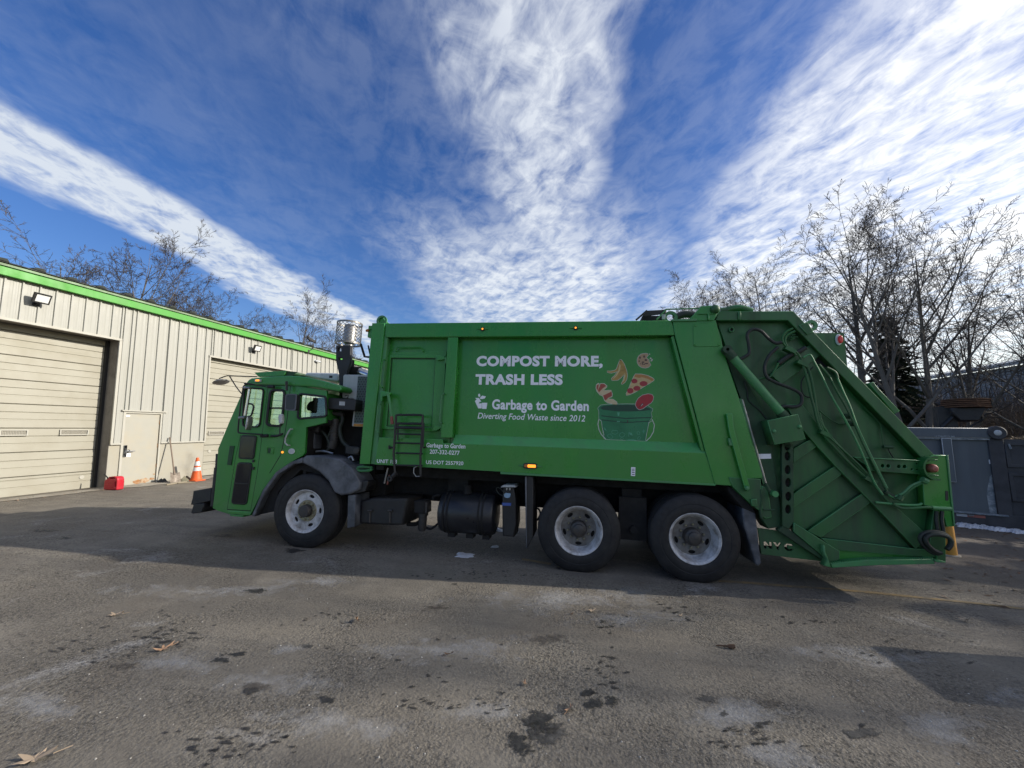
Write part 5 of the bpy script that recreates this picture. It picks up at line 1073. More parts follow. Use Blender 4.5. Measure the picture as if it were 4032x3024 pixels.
# fuel tank
a, c = tl('Q4', 1100, 455, .38), tl('Q4', 1660, 475, .38); zc_ = (a[1]+c[1])/2; rT = .285
bb = MB(); bb.lathe([(0, -.035), (rT*.7, -.03), (rT*.93, -.005), (rT, .03), (rT, c[0]-a[0]-.03), (rT*.93, c[0]-a[0]+.005), (rT*.7, c[0]-a[0]+.03), (0, c[0]-a[0]+.035)], 40, 'x', (a[0], .38, zc_)); M_['tank'] = mat('satin_black_tank', (.016, .017, .022), .33, var=.2, dirt=(.04, .04, .04), dirt_amt=.5, dirt_scale=4); tk = bb.obj('fuel_tank', M_['tank'], truck, True)
L_ = c[0]-a[0]
for f in (.10, .17, .76, .83):
    bb = MB(); bb.lathe([(rT+.001, -.012), (rT+.008, -.012), (rT+.008, .012), (rT+.001, .012)], 40, 'x', (a[0]+L_*f, .38, zc_), True); bb.obj('tank_strap', M_['frame'], tk, True)
for f in (.2, .55, .86):
    bb = MB(); bb.box(a[0]+L_*f-.05, a[0]+L_*f+.05, .3, .46, zc_-rT-.05, zc_-rT+.03); bb.obj('tank_foot', M_['frame'], tk)
bb = MB(); q = tl('Q4', 1360, 215, .3); bb.lathe([(0, .06), (.05, .06), (.05, .0), (.06, -.06)], 16, 'z', (q[0], .3, q[1])); bb.obj('filler_cap', M_['frame'], tk, True)
# narrow fluid bottle with blue labels
fb = up('fluid_bottle', 'Q4', [(1742, 185), (1862, 185), (1885, 330), (1888, 600), (1862, 735), (1738, 722), (1732, 400)], .12, .5, 'black', .02)
slab('bottle_cap', rounded(TL('Q4', [(1718, 190), (1745, 165), (1870, 165), (1890, 190)], .11), .01), .08, .5, M_['grey'], fb, .008)
for k_ in (1785, 1818): slab('cap_bolt', ellipse(*tl('Q4', k_, 208, .115), .012, .02, 10), .105, .119, M_['steel'], fb, .003)
M_['bluel'] = mat('blue_label', (.05, .10, .35), .5); M_['pblue'] = mat('pale_blue_label', (.25, .38, .52), .5)
slab('round_label', rounded(TL('Q4', [(1752, 262), (1775, 250), (1828, 258), (1820, 298), (1790, 308), (1758, 298)], .114), .01), .112, .119, M_['pblue'], fb, .001)
slab('label', TL('Q4', [(1735, 358), (1832, 360), (1830, 392), (1735, 390)], .114), .112, .119, M_['bluel'], fb, .001)
bb = MB(); bb.tube(spline([(x, .1, z) for x, z in TL('Q4', [(1750, 290), (1700, 260), (1670, 215), (1690, 190), (1740, 230), (1755, 265)], .1)]), .006, 6); bb.obj('tether', M_['hose'], fb)
up('mud_flap', 'Q4', [(1985, 75), (2030, 68), (2072, 80), (2070, 735), (2005, 860), (1995, 855), (1990, 500)], .03, .55, 'black', .01)
slab('flap_edge', TL('Q4', [(1984, 75), (2000, 72), (2004, 500), (2006, 858), (1996, 850), (1989, 480)], .02), .012, .03, M_['fender'], truck, .003)
up('mud_flap', 'D', [(318, 1210), (398, 1250), (420, 1450), (432, 1540), (415, 1558), (395, 1545), (330, 1330)], .06, .6, 'fender', .02)
up('wheel_guard', 'D', [(235, 1100), (270, 1115), (375, 1215), (400, 1260), (320, 1225), (250, 1140)], .05, .6, 'frame', .01)
bb = MB(); bb.tube(spline([(x, .5, z) for x, z in TL('Q4', [(2060, 470), (2120, 420), (2150, 480), (2110, 550), (2075, 535)], .5)]), .014, 6); bb.obj('brake_hose', M_['hose'], truck)
# ---------------------------------------------------------------- cab
YC = .06; CW = WB-.06
cab = sub('cab', truck)
CG = M_['cab']
def cp(k, pts, Y=YC): return TL(k, pts, Y)
front_win = rounded(cp('Q1', [(1235, 425), (1462, 432), (1388, 1098), (1112, 1088), (1140, 900)]), .05)
front_win_full = rounded(cp('Q1', [(1130, 415), (1462, 432), (1388, 1098), (1105, 1088)]), .05)
door_win = rounded(cp('Q1', [(1612, 460), (1835, 465), (1782, 1075), (1540, 1060)]), .05)
rear_win = rounded(cp('A', [(800, 588), (962, 606), (968, 722), (792, 738)]), .03)
outline = (cp('H4', [(400, 1248), (480, 1290), (660, 1345), (1015, 1368)]) + cp('A', [(555, 1212), (640, 1095), (740, 1028), (815, 985), (828, 965), (838, 800), (890, 790), (968, 770), (972, 560), (740, 520), (445, 515), (432, 545), (335, 765), (262, 940)]) + cp('H4', [(470, 600), (420, 1100)]))
def grow2(lp, k):
    out_ = grow(lp, k); return out_
def side(y0, y1, holes): return slab('side_panel', [outline]+holes, y0, y1, CG, cab, .008, 2)
side(YC, YC+.05, [front_win_full, door_win, rear_win])
far_holes = [rounded(cp('Q1', [(1130, 415), (1835, 465), (1782, 1075), (1105, 1088)]), .05), rounded(cp('A', [(760, 585), (962, 600), (968, 735), (745, 748)]), .03)]
side(CW-.05, CW, far_holes)
def gasket(hole, w_, nm='window_gasket', Y=YC, mt='gasket', th=.02):
    big = grow(hole, w_)
    if abs(sum(big[i-1][0]*big[i][1]-big[i][0]*big[i-1][1] for i in range(len(big)))) < abs(sum(hole[i-1][0]*hole[i][1]-hole[i][0]*hole[i-1][1] for i in range(len(hole)))): big = grow(hole, -w_)
    return slab(nm, [big, hole], Y-th, Y+.01, M_[mt], cab, .006, 2)
def pane(hole, Y=YC+.018): return slab('window_pane', hole, Y, Y+.005, M_['glass'], cab, .0005)
for hq, wv in ((front_win_full, .022), (door_win, .035), (rear_win, .03)): gasket(hq, wv); pane(hq)
for hq in far_holes: pane(hq, CW-.03)
a, c = cp('Q1', [(1570, 765), (1800, 768)]); slab('window_bar', [(a[0], a[1]-.012), (c[0], c[1]-.012), (c[0], c[1]+.012), (a[0], a[1]+.012)], YC-.002, YC+.03, M_['gasket'], cab, .003)
# skin across the cab: nose, windscreen, floor, rear, roof
def across(name, pts, mt, y0=YC+.052, y1=CW-.052, bev=.004): return slab(name, pts, y0, y1, mt, cab, bev)
nose_o = cp('H4', [(400, 1248), (415, 1100), (470, 600)]) + cp('A', [(262, 940)])
across('nose_panel', nose_o + [(x+.05, z+.02) for x, z in nose_o[::-1]], CG)
wsb, wst = cp('A', [(262, 940), (436, 538)]); wsm = (wsb[0]*.62+wst[0]*.38, wsb[1]*.62+wst[1]*.38)
across('cowl', [wsb, (wsb[0]+.06, wsb[1]), (wsm[0]+.06, wsm[1]), wsm], CG)
across('windscreen', [wsm, (wsm[0]+.008, wsm[1]), (wst[0]+.008, wst[1]), wst], M_['glass'], bev=.0005)
fl_ = cp('H4', [(480, 1290), (1015, 1368)]); across('cab_floor', [(fl_[0][0]+.02, fl_[0][1]), (fl_[1][0]+.1, fl_[0][1]-.02), (fl_[1][0]+.1, fl_[0][1]+.1), (fl_[0][0]+.02, fl_[0][1]+.1)], M_['frame'])
bk = cp('A', [(838, 970), (838, 800), (960, 780), (960, 750)]); xr = cp('A', [(968, 600)])[0][0]
across('rear_lower', [(bk[0][0]-.05, .9), (bk[0][0], .9), (bk[1][0], bk[1][1]), (xr, bk[2][1]), (xr, bk[3][1]), (xr-.05, bk[3][1]), (bk[1][0]-.05, bk[1][1]-.06)], M_['frame'])
bb = MB(); zt_ = cp('A', [(968, 575)])[0][1]; zb__ = bk[3][1]
bb.box(xr-.04, xr, YC+.052, .55, zb__, zt_); bb.box(xr-.04, xr, CW-.55, CW-.052, zb__, zt_); bb.obj('rear_pillar', CG, cab)
roof_o = cp('A', [(438, 517), (448, 505), (462, 488), (480, 479), (560, 471), (720, 462), (830, 469), (900, 484), (1000, 510), (1058, 528), (1070, 550), (1050, 566), (900, 538), (740, 528)], .02)
slab('roof', roof_o, .02, WB-.02, CG, cab, .022, 3)
slab('drip_rail', cp('A', [(440, 514), (740, 522), (905, 529), (1050, 558), (1048, 564), (900, 537), (740, 530), (440, 523)], YC), YC-.02, YC+.02, M_['gasket'], cab, .004)
slab('roof_scoop', TL('A', [(498, 442), (705, 430), (693, 462), (528, 472)], .75), .75, 1.7, CG, cab, .006)
slab('scoop_opening', TL('A', [(707, 432), (775, 438), (752, 464), (696, 462)], .78), .78, 1.66, M_['dgreen'], cab, .006)
slab('air_conditioner', rounded(TL('K8', [(85, 445), (130, 380), (170, 365), (720, 374), (815, 392), (848, 420), (840, 572), (690, 545), (400, 500)], .95), .05), .95, 1.9, M_['white'], cab, .03, 2)
q = tl('K8', 672, 460, .94); slab('ac_port', rounded(rect(q[0]-.03, q[0]+.03, q[1]-.02, q[1]+.02), .005), .944, .951, M_['black'], cab, .001)
# doors, seams
def seam(k, pts, w_=.006, Y=YC, nm='panel_gap'):
    P = [np.array(p) for p in cp(k, pts, Y)]; L_, R2 = [], []
    for i, p in enumerate(P):
        t_ = P[min(i+1, len(P)-1)]-P[max(i-1, 0)]; t_ = t_/(np.linalg.norm(t_)+1e-9); nn = np.array([-t_[1], t_[0]])*w_*.5; L_.append(tuple(p+nn)); R2.append(tuple(p-nn))
    return slab(nm, L_+R2[::-1], Y-.0012, Y+.001, M_['dark'], cab, .0004, 0)
seam('A', [(590, 528), (570, 690), (545, 900), (520, 1090), (476, 1344)]); seam('A', [(737, 525), (715, 740), (690, 905), (672, 980), (600, 1100)], .011)
seam('A', [(410, 850), (375, 1010), (345, 1200), (322, 1338)]); seam('A', [(322, 1336), (476, 1346)], .012); seam('A', [(395, 838), (545, 848)], .01)
lw1 = rounded(cp('H4', [(872, 52), (1135, 62), (1085, 452), (828, 440)]), .05); lw2 = rounded(cp('H4', [(815, 495), (1062, 505), (968, 1196), (710, 1178)]), .06)
for L0_ in (lw1, lw2):
    g_ = slab('lower_window', L0_, YC-.016, YC+.004, M_['gasket'], cab, .008, 2); i1 = grow(L0_, -.02); i2 = grow(L0_, .02)
    ar = lambda P: abs(sum(P[i-1][0]*P[i][1]-P[i][0]*P[i-1][1] for i in range(len(P))))
    slab('tinted_pane', i1 if ar(i1) < ar(L0_) else i2, YC-.019, YC-.01, M_['dglass'], g_, .002)
a, c = cp('H4', [(770, 840), (1000, 850)]); slab('pane_divider', [(a[0], a[1]-.01), (c[0], c[1]-.01), (c[0], c[1]+.01), (a[0], a[1]+.01)], YC-.024, YC-.015, M_['gasket'], cab, .003)
slab('side_vent', cp('H4', [(690, 228), (766, 232), (716, 546), (645, 540)]), YC-.012, YC+.004, M_['dgreen'], cab, .006)
hr_ = cp('H4', [(1296, 248), (1412, 258), (1400, 368), (1288, 360)]); slab('door_handle', [rounded(hr_, .012), rounded(grow(hr_, .012) if ar(grow(hr_, .012)) < ar(hr_) else grow(hr_, -.012), .01)], YC-.008, YC+.003, CG, cab, .003); hx = cp('H4', [(1310, 268), (1352, 270), (1346, 350), (1302, 345)]); slab('handle_recess', hx, YC-.003, YC+.002, M_['dgreen'], cab, .001); hx = cp('H4', [(1358, 268), (1400, 270), (1390, 352), (1350, 350)]); slab('handle_flap', hx, YC-.006, YC+.002, CG, cab, .002)
rod('A', [(735, 812), (722, 830), (703, 870), (700, 900), (716, 918)], YC, .011, M_['grey'], 'grab_handle', .05, cab)
for k, x, y, a, bq, mt, nm in (('A', 685, 963, .018, .017, 'amber', 'side_marker'), ('A', 745, 957, .055, .042, 'white', 'oval_badge')):
    q = tl(k, x, y, YC); slab(nm, ellipse(q[0], q[1], a, bq, 20), YC-.012, YC+.001, M_[mt], cab, .004)
q = tl('A', 745, 957, YC); slab('badge_print', ellipse(q[0], q[1], .038, .026, 16), YC-.0135, YC-.0115, M_['grey'], cab, .0004)
q = tl('A', 525, 495, .01); pl_ = slab('roof_marker', rounded(rect(q[0]-.055, q[0]+.055, q[1]-.02, q[1]+.02), .006), -.002, .03, M_['grey'], cab, .003); slab('lens', rounded(rect(q[0]-.03, q[0]+.03, q[1]-.013, q[1]+.013), .005), -.012, .0, M_['amber'], pl_, .003)
for a, c in ((497, 1020), (497, 1068)): 
    q = tl('A', a, c, YC); bb = MB(); bb.box(q[0]-.012, q[0]+.012, YC-.02, YC, q[1]-.02, q[1]+.02); bb.obj('door_hinge', M_['black'], cab)
slab('grille_side', cp('H4', [(425, 585), (468, 585), (408, 1222), (360, 1222)], YC+.03), YC+.03, 1.2, M_['black'], cab, .004)
slab('wiper_box', cp('H4', [(450, 362), (486, 358), (478, 600), (440, 590)], YC+.03), YC+.03, .6, M_['black'], cab, .004)
slab('step_lip', cp('H4', [(655, 1290), (1030, 1312), (1018, 1365), (668, 1342)], YC-.005), YC-.01, YC+.2, CG, cab, .006); slab('step_tread', cp('H4', [(680, 1350), (912, 1372), (895, 1395), (690, 1375)], YC), YC-.005, YC+.3, CG, cab, .006)
# bumper
slab('bumper', cp('H4', [(85, 965), (375, 915), (372, 1130), (90, 1198), (40, 1192), (70, 1080)], .1), .10, WB-.10, M_['black'], cab, .012)
slab('bumper_step', cp('H4', [(88, 1185), (262, 1165), (222, 1320), (75, 1340), (45, 1325)], .1), .10, .45, M_['black'], cab, .012)
# fenders
fa = cp('A', [(482, 1376), (555, 1210), (640, 1092), (740, 1026), (812, 998), (815, 1032), (760, 1042), (652, 1112), (572, 1222), (540, 1295), (500, 1382)], -.01)
slab('front_fender', fa, -.012, .10, M_['fender'], cab, .012, 2)
fb_ = cp('A', [(815, 1000), (835, 984), (950, 982), (1060, 1008), (1135, 1062), (1192, 1162), (1188, 1205), (1120, 1240), (1062, 1246), (1020, 1226), (980, 1152), (920, 1092), (840, 1048), (812, 1034)], -.02)
slab('rear_fender', fb_, -.02, .40, M_['fender'], cab, .03, 3)
wl_ = cp('A', [(485, 1378), (560, 1215), (650, 1110), (760, 1042), (840, 1048), (990, 1160), (1050, 1240), (1000, 1100), (800, 1000), (600, 1100), (560, 1365), (640, 1345)], .1)
slab('wheel_arch', cp('A', [(488, 1380), (560, 1365), (642, 1342), (655, 1220), (800, 1080), (960, 1120), (1030, 1225), (990, 1090), (880, 1005), (760, 1000), (640, 1085), (548, 1230)], .09), .10, .5, M_['frame'], cab, .006)
bb = MB(); bb.box(-4.35, -2.8, .5, 1.94, .75, 1.25); bb.obj('engine_block', M_['frame'], cab)
# interior
slab('seat_headrest', rounded(TL('A', [(862, 640), (880, 628), (930, 630), (945, 660), (948, 708), (850, 690), (848, 665)], .35), .03), .30, .44, M_['black'], cab, .03, 2)
for a in (875, 915, 938):
    bb = MB(); bb.tube(T3('A', [(a, 685), (a-4, 735)], .37), .008, 6); bb.obj('headrest_post', M_['black'], cab)
slab('seat_back', rounded(TL('A', [(845, 735), (960, 745), (955, 840), (840, 840)], .35), .04), .2, .65, M_['black'], cab, .04, 2)
bb = MB(); q = tl('A', 610, 790, .35); cx_, cz_ = q[0]-.05, q[1]-.14
bb.tube([(cx_+.23*math.cos(t_)*.75, .40+.23*math.sin(t_), cz_+.02+.23*math.cos(t_)*(-.62)) for t_ in np.linspace(0, 2*math.pi, 29)], .016, 8); bb.tube([(cx_, .4, cz_+.02), (cx_-.25, .4, cz_-.35)], .03, 8); bb.obj('steering_wheel', M_['black'], cab, True)
slab('dashboard', rounded(cp('A', [(330, 900), (385, 815), (440, 808), (500, 790), (530, 790), (550, 830), (550, 1000), (320, 1000)], YC), .05), .2, 2.2, M_['frame'], cab, .03, 2)
slab('engine_cover', rounded(cp('A', [(560, 800), (700, 810), (800, 810), (800, 1000), (560, 1000)], YC), .05), .8, 1.7, M_['frame'], cab, .03, 2)
# mirrors
YM = -.16
def mt_(k, pts, r, mtl, nm, Y=YM, sm=True): bb = MB(); bb.tube(spline([(x, Y, z) for x, z in TL(k, pts, Y)], 4) if len(pts) > 2 else T3(k, pts, Y), r, 8); return bb.obj(nm, mtl, cab, sm)
slab('mirror_housing', rounded(TL('A', [(706, 584), (778, 584), (768, 690), (699, 688)], YM), .03), YM, YM+.08, M_['mirror'], cab, .015, 2)
slab('mirror_rim', [rounded(TL('A', [(704, 582), (780, 582), (770, 692), (697, 690)], YM), .03), rounded(TL('A', [(711, 589), (772, 589), (762, 685), (705, 683)], YM), .03)], YM-.004, YM+.002, M_['fender'], cab, .002)
mt_('Q1', [(1215, 425), (1175, 660), (1132, 905)], .022, M_['chrome'], 'mirror_edge', -.12); mt_('Q1', [(1205, 690), (1255, 700), (1283, 745), (1265, 830), (1235, 905), (1150, 932)], .013, M_['black'], 'mirror_bracket', -.12)
mt_('Q1', [(1180, 322), (1105, 370), (1082, 480), (1040, 780), (1002, 1150), (1020, 1212), (1120, 1228), (1440, 1248)], .011, M_['black'], 'mirror_frame', -.05); mt_('Q1', [(1020, 945), (1130, 935)], .02, M_['steel'], 'mirror_clamp', -.08); mt_('Q1', [(1100, 395), (1220, 400)], .016, M_['steel'], 'mirror_clamp', -.08)
mt_('Q1', [(1110, 318), (1190, 322), (1360, 355), (1530, 387)], .008, M_['black'], 'mirror_stay', -.02)
slab('convex_mirror', ellipse(*tl('Q1', 1212, 1045, -.14), .018, .10, 20), -.2, -.1, M_['steel'], cab, .008, 2); slab('convex_mirror', rounded(TL('Q1', [(1740, 900), (1790, 870), (1815, 890), (1812, 1040), (1780, 1062), (1745, 1040)], -.14), .03), -.16, -.10, M_['grey'], cab, .015, 2)
mt_('Q1', [(1775, 1050), (1762, 1130), (1758, 1240)], .008, M_['black'], 'mirror_arm', -.1); mt_('Q1', [(1600, 1275), (1720, 1270), (1810, 1235)], .018, M_['black'], 'mirror_arm', -.04); mt_('Q1', [(1420, 1275), (1540, 1272)], .026, M_['black'], 'mirror_pivot', -.02); mt_('A', [(710, 500), (712, 560)], .018, M_['black'], 'mirror_post', -.02); mt_('Q1', [(1550, 380), (1655, 385)], .024, M_['black'], 'mirror_pivot', -.01)
mt_('Q1', [(660, 232), (790, 186), (860, 184), (1350, 200)], .012, M_['black'], 'crossover_arm', 1.9); mt_('Q1', [(850, 195), (960, 370), (1062, 505)], .012, M_['black'], 'crossover_arm', 1.9)
q = tl('Q1', 690, 285, 1.9); bb = MB(); dsx = np.array([.26, 0, .085]); dsx /= np.linalg.norm(dsx); nrm = np.array([-dsx[2], 0, dsx[0]])
pr_ = []; bb2 = MB(); bb2.lathe([(0, .035), (.06, .03), (.12, .012), (.155, -.012), (.15, -.024), (.10, -.05), (.05, -.062), (0, -.066)], 28, 'z')
bb2.v = [tuple(np.array([q[0], 1.9, q[1]]) + dsx*x + np.array([0, 1, 0])*y + nrm*z) for x, y, z in bb2.v]; bb2.obj('crossover_mirror', M_['steel'], cab, True)
# ---------------------------------------------------------------- between cab and body
q = tl('Q2', 787, 205, .75); zt1, zb1 = tl('Q2', 787, 95, .75)[1], tl('Q2', 787, 305, .75)[1]; rc = .205
bb = MB(); n, m = 18, 6; hc = zt1-zb1
for i in range(n):
    for j in range(m):
        a0 = 2*math.pi*i/n; a1 = a0+math.pi/n; a2 = a0-math.pi/n; z0, z1 = zb1+hc*j/m, zb1+hc*(j+1)/m; zm = (z0+z1)/2
        P = lambda a_, z_: (q[0]+rc*math.cos(a_), .75+rc*math.sin(a_), z_)
        for A_, B_ in ((P(a0, z0), P(a1, zm)), (P(a1, zm), P(a0, z1)), (P(a0, z0), P(a2, zm)), (P(a2, zm), P(a0, z1))): bb.tube([A_, B_], .0046, 3, False)
for z_ in (zb1, zt1): bb.lathe([(rc-.008, z_-.014), (rc+.006, z_-.014), (rc+.006, z_+.014), (rc-.008, z_+.014)], 32, 'z', (q[0], .75, 0), True)
cage = bb.obj('stack_cage', M_['cage'], truck)
bb = MB(); bb.lathe([(.0, zt1-.03), (.10, zt1-.03), (.105, zt1-.05), (.105, zb1+.02), (.07, zb1-.02), (.07, zb1-.5)], 24, 'z', (q[0]+.02, .75, 0)); bb.obj('exhaust_stack', M_['steel'], truck, True)
slab('stack_bracket', [TL('Q2', [(650, 320), (800, 320), (800, 500), (765, 600), (748, 860), (682, 860), (680, 620), (648, 480)], .55), TL('Q2', [(668, 345), (705, 342), (705, 382), (668, 380)], .55), TL('Q2', [(672, 452), (716, 448), (716, 470), (680, 472)], .55)], .55, .62, M_['black'], truck, .006)
mtb = MB(); mtb.tube(spline([(x, .8, z) for x, z in TL('Q2', [(790, 480), (790, 560), (830, 590), (900, 600)], .8)]), .085, 14); mtb.obj('exhaust_elbow', M_['frame'], truck, True)
mtb = MB(); mtb.tube([(x, .8, z) for x, z in TL('Q2', [(850, 585), (1000, 640)], .8)], .075, 14); mtb.obj('exhaust_shield', M_['chrome'], truck, True)
def perf():
    m = bpy.data.materials.new('perforated_guard'); m.use_nodes = True; t = NT(m.node_tree); p = t.n['Principled BSDF']
    co = t.new('ShaderNodeTexCoord').outputs['Object']; sp_ = t.new('ShaderNodeSeparateXYZ'); t.l.new(co, sp_.inputs[0])
    row = t.math('MULTIPLY', sp_.outputs[2], 26.0); odd = t.math('MULTIPLY', t.math('MODULO', t.math('FLOOR', row), 2.0), .5)
    fx = t.math('FRACT', t.math('ADD', t.math('MULTIPLY', sp_.outputs[0], 22.0), odd)); fz = t.math('FRACT', row)
    d = t.math('ADD', t.math('POWER', t.math('SUBTRACT', fx, .5), 2.0), t.math('POWER', t.math('SUBTRACT', fz, .5), 2.0))
    t.put(p.inputs['Base Color'], t.mix(t.maprange(d, .08, .12), (.01, .012, .012, 1), (.085, .12, .11, 1))); p.inputs['Roughness'].default_value = .5; return m
M_['perf'] = perf()
slab('radiator_box', rounded(TL('Q2', [(725, 640), (740, 628), (990, 630), (945, 1180), (815, 1175), (845, 885), (715, 875)], .32), .02), .32, 1.5, M_['grey'], truck, .012, 2)
slab('radiator_guard', TL('Q2', [(884, 650), (985, 652), (942, 1140), (842, 1140), (870, 860)], .315), .305, .321, M_['perf'], truck, .002)
slab('warning_strip', TL('Q2', [(838, 1148), (938, 1150), (935, 1176), (836, 1172)], .318), .312, .3205, M_['orange'], truck, .001)
ab = slab('air_cleaner', TL('Q2', [(520, 868), (862, 890), (852, 1006), (514, 990)], .12), .12, .6, M_['black'], truck, .012)
slab('air_cleaner_label', TL('Q2', [(682, 896), (752, 898), (748, 966), (678, 962)], .118), .116, .1205, M_['hubg'], ab, .0008); slab('label_text', TL('Q2', [(686, 912), (746, 914), (744, 955), (684, 952)], .1165), .1145, .1165, M_['grey'], ab, .0006)
bb = MB(); bb.tube(spline([(x, .11, z) for x, z in TL('Q2', [(745, 855), (775, 848), (780, 860), (765, 875)], .11)]), .008, 6); bb.obj('cleaner_handle', M_['black'], ab)
bb = MB(); x0, z0 = tl('Q2', 520, 1000, .5); x1, z1 = tl('Q2', 930, 1480, .5); bb.box(x0-.25, x1+.1, .55, 1.9, .95, z0+.2); bb.obj('engine_mass', M_['frame'], truck)
tn = slab('coolant_tank', rounded(TL('Q2', [(345, 1235), (360, 1210), (415, 1215), (425, 1260), (405, 1455), (325, 1445)], .25), .02), .25, .45, M_['fender'], truck, .012, 2)
bb = MB(); bb.tube(spline([(x, .35, z) for x, z in TL('Q2', [(640, 1100), (640, 1180), (632, 1250), (625, 1330), (600, 1400)], .35)]), .07, 12)
q0, q1 = tl('Q2', 640, 1150, .35), tl('Q2', 625, 1320, .35); bb.obj('intake_duct', M_['hubg'], truck, True)
bb = MB()
for i in range(7):
    f = i/6; bb.lathe([(.068, -.008), (.08, -.004), (.08, .004), (.068, .008)], 16, 'z', (q0[0]+(q1[0]-q0[0])*f, .35, q0[1]+(q1[1]-q0[1])*f))
bb.obj('duct_rings', M_['hubg'], truck, True)
for k, pts, Y, r, mtl in (('Q2', [(420, 1250), (500, 1230), (560, 1300), (580, 1400), (520, 1450)], .3, .02, 'hose'), ('Q2', [(560, 1000), (560, 1080), (600, 1180), (560, 1300)], .3, .014, 'hose'), ('Q2', [(700, 1020), (720, 1100), (690, 1200), (720, 1330), (800, 1400)], .3, .03, 'hose'), ('Q2', [(440, 1440), (520, 1435), (620, 1460)], .25, .016, 'steel'), ('Q2', [(785, 1510), (815, 1495), (835, 1535)], .2, .02, 'steel'), ('Q2', [(600, 1020), (640, 1040), (730, 1050)], .28, .03, 'hubg')):
    bb = MB(); bb.tube(spline([(x, Y, z) for x, z in TL(k, pts, Y)], 4), r, 8); bb.obj('engine_line', M_[mtl], truck, True)
slab('relay_box', TL('Q2', [(750, 1380), (895, 1390), (890, 1478), (845, 1475), (745, 1460)], .22), .22, .5, M_['black'], truck, .01); q = tl('Q2', 868, 1428, .215); slab('air_fitting', ellipse(q[0], q[1], .05, .05, 16), .2, .23, M_['hubg'], truck, .008, 2)
# ================================================================== ROLL-OFF CONTAINER (its own frame on the sloping yard)
P1, P2 = gnd(3762, 2060), gnd(4031, 2085)
KX = (P2-P1); KX -= GN*(KX@GN); KX /= np.linalg.norm(KX); KZ = GN/np.linalg.norm(GN); KY = np.cross(KZ, KX)
KM = np.stack([KX, KY, KZ], 1)
def kl(k, x, y, Y):
    d = KM.T @ ray(*zp(k, x, y)); c = KM.T @ (CAM-P1); t = (Y-c[1])/d[1]; p = c+t*d; return (p[0], p[2])
def KL(k, pts, Y): return [kl(k, a, c, Y) for a, c in pts]
cont = empty('dump_container', 'slate grey steel dump container with scraped corner beside the trees', 'container', tuple(P1)); cont.rotation_euler = Matrix(KM.tolist()).to_euler()
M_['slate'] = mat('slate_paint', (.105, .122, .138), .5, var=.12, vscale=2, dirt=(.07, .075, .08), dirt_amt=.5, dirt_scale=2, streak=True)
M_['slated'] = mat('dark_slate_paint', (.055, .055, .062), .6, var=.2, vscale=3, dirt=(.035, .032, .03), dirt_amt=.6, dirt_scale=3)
M_['scrape'] = mat('scraped_paint', (.135, .16, .185), .6, var=.1, vscale=4, dirt=(.42, .45, .47), dirt_amt=1.0, dirt_scale=9)
xr_ = kl('H8', 1433, 800, 0)[0]+3.4; xl_ = -4.2
zt_c = kl('H8', 985, 250, 0)[1]; zb_c = kl('H8', 1100, 1240, 0)[1]; ztop = kl('H8', 985, 118, -.06)[1]
slab('side_wall', rect(xl_, kl('H8', 1080, 700, 0)[0], zb_c-.03, zt_c+.05), 0, .06, M_['slate'], cont, .006)
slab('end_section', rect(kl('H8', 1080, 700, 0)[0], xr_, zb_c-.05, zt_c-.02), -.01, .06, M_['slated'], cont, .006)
slab('top_rail', rect(xl_, kl('H8', 990, 180, -.08)[0], zt_c-.01, ztop), -.09, .10, M_['slate'], cont, .03, 2)
slab('rail_lip', rect(xl_, kl('H8', 985, 265, -.05)[0], zt_c-.05, zt_c-.012), -.06, .0, M_['scrape'], cont, .004)
for px_ in (395, -260, -900):
    a, c = kl('H8', px_, 300, -.07), kl('H8', px_+135, 825, -.07); a2, c2 = kl('H8', px_+48, 300, -.07), kl('H8', px_+133+45, 825, -.07)
    xm = (a[0]+a2[0])/2; slab('rib', rect(xm-.09, xm+.09, c[1], zt_c-.02), -.10, .0, M_['slate'], cont, .012)
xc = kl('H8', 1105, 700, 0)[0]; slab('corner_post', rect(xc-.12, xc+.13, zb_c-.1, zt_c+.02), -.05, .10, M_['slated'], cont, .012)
slab('scraped_edge', [(xc-.24, zb_c), (xc-.10, zb_c), (xc-.085, zb_c+.5), (xc-.10, zb_c+.95), (xc-.16, zb_c+.85), (xc-.25, zb_c+.45)], -.004, -.0008, M_['scrape'], cont, .0005)
q = kl('H8', 1083, 180, -.10); bb = MB(); bb.lathe([(0, -.13), (.14, -.13), (.16, -.11), (.16, .05)], 28, 'y', (q[0], 0, q[1])); bb.obj('roller_cap', M_['slated'], cont, True); bb = MB(); bb.lathe([(.0, -.15), (.035, -.15), (.06, -.142), (.068, -.132)], 22, 'y', (q[0], 0, q[1])); bb.obj('roller_hub', M_['grey'], cont, True)
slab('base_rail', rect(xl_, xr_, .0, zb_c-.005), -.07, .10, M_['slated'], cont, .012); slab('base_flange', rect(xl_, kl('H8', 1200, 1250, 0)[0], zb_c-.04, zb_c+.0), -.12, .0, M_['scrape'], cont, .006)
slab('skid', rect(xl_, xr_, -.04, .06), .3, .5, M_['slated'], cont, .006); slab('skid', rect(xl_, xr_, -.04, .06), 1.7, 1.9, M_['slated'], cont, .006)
bb = MB(); bb.box(xl_+.02, xr_-.02, .061, 2.3, .05, zt_c-.4); bb.obj('bed', M_['slated'], cont); slab('far_wall', rect(xl_, xr_, .05, zt_c), 2.3, 2.36, M_['slated'], cont, .006)
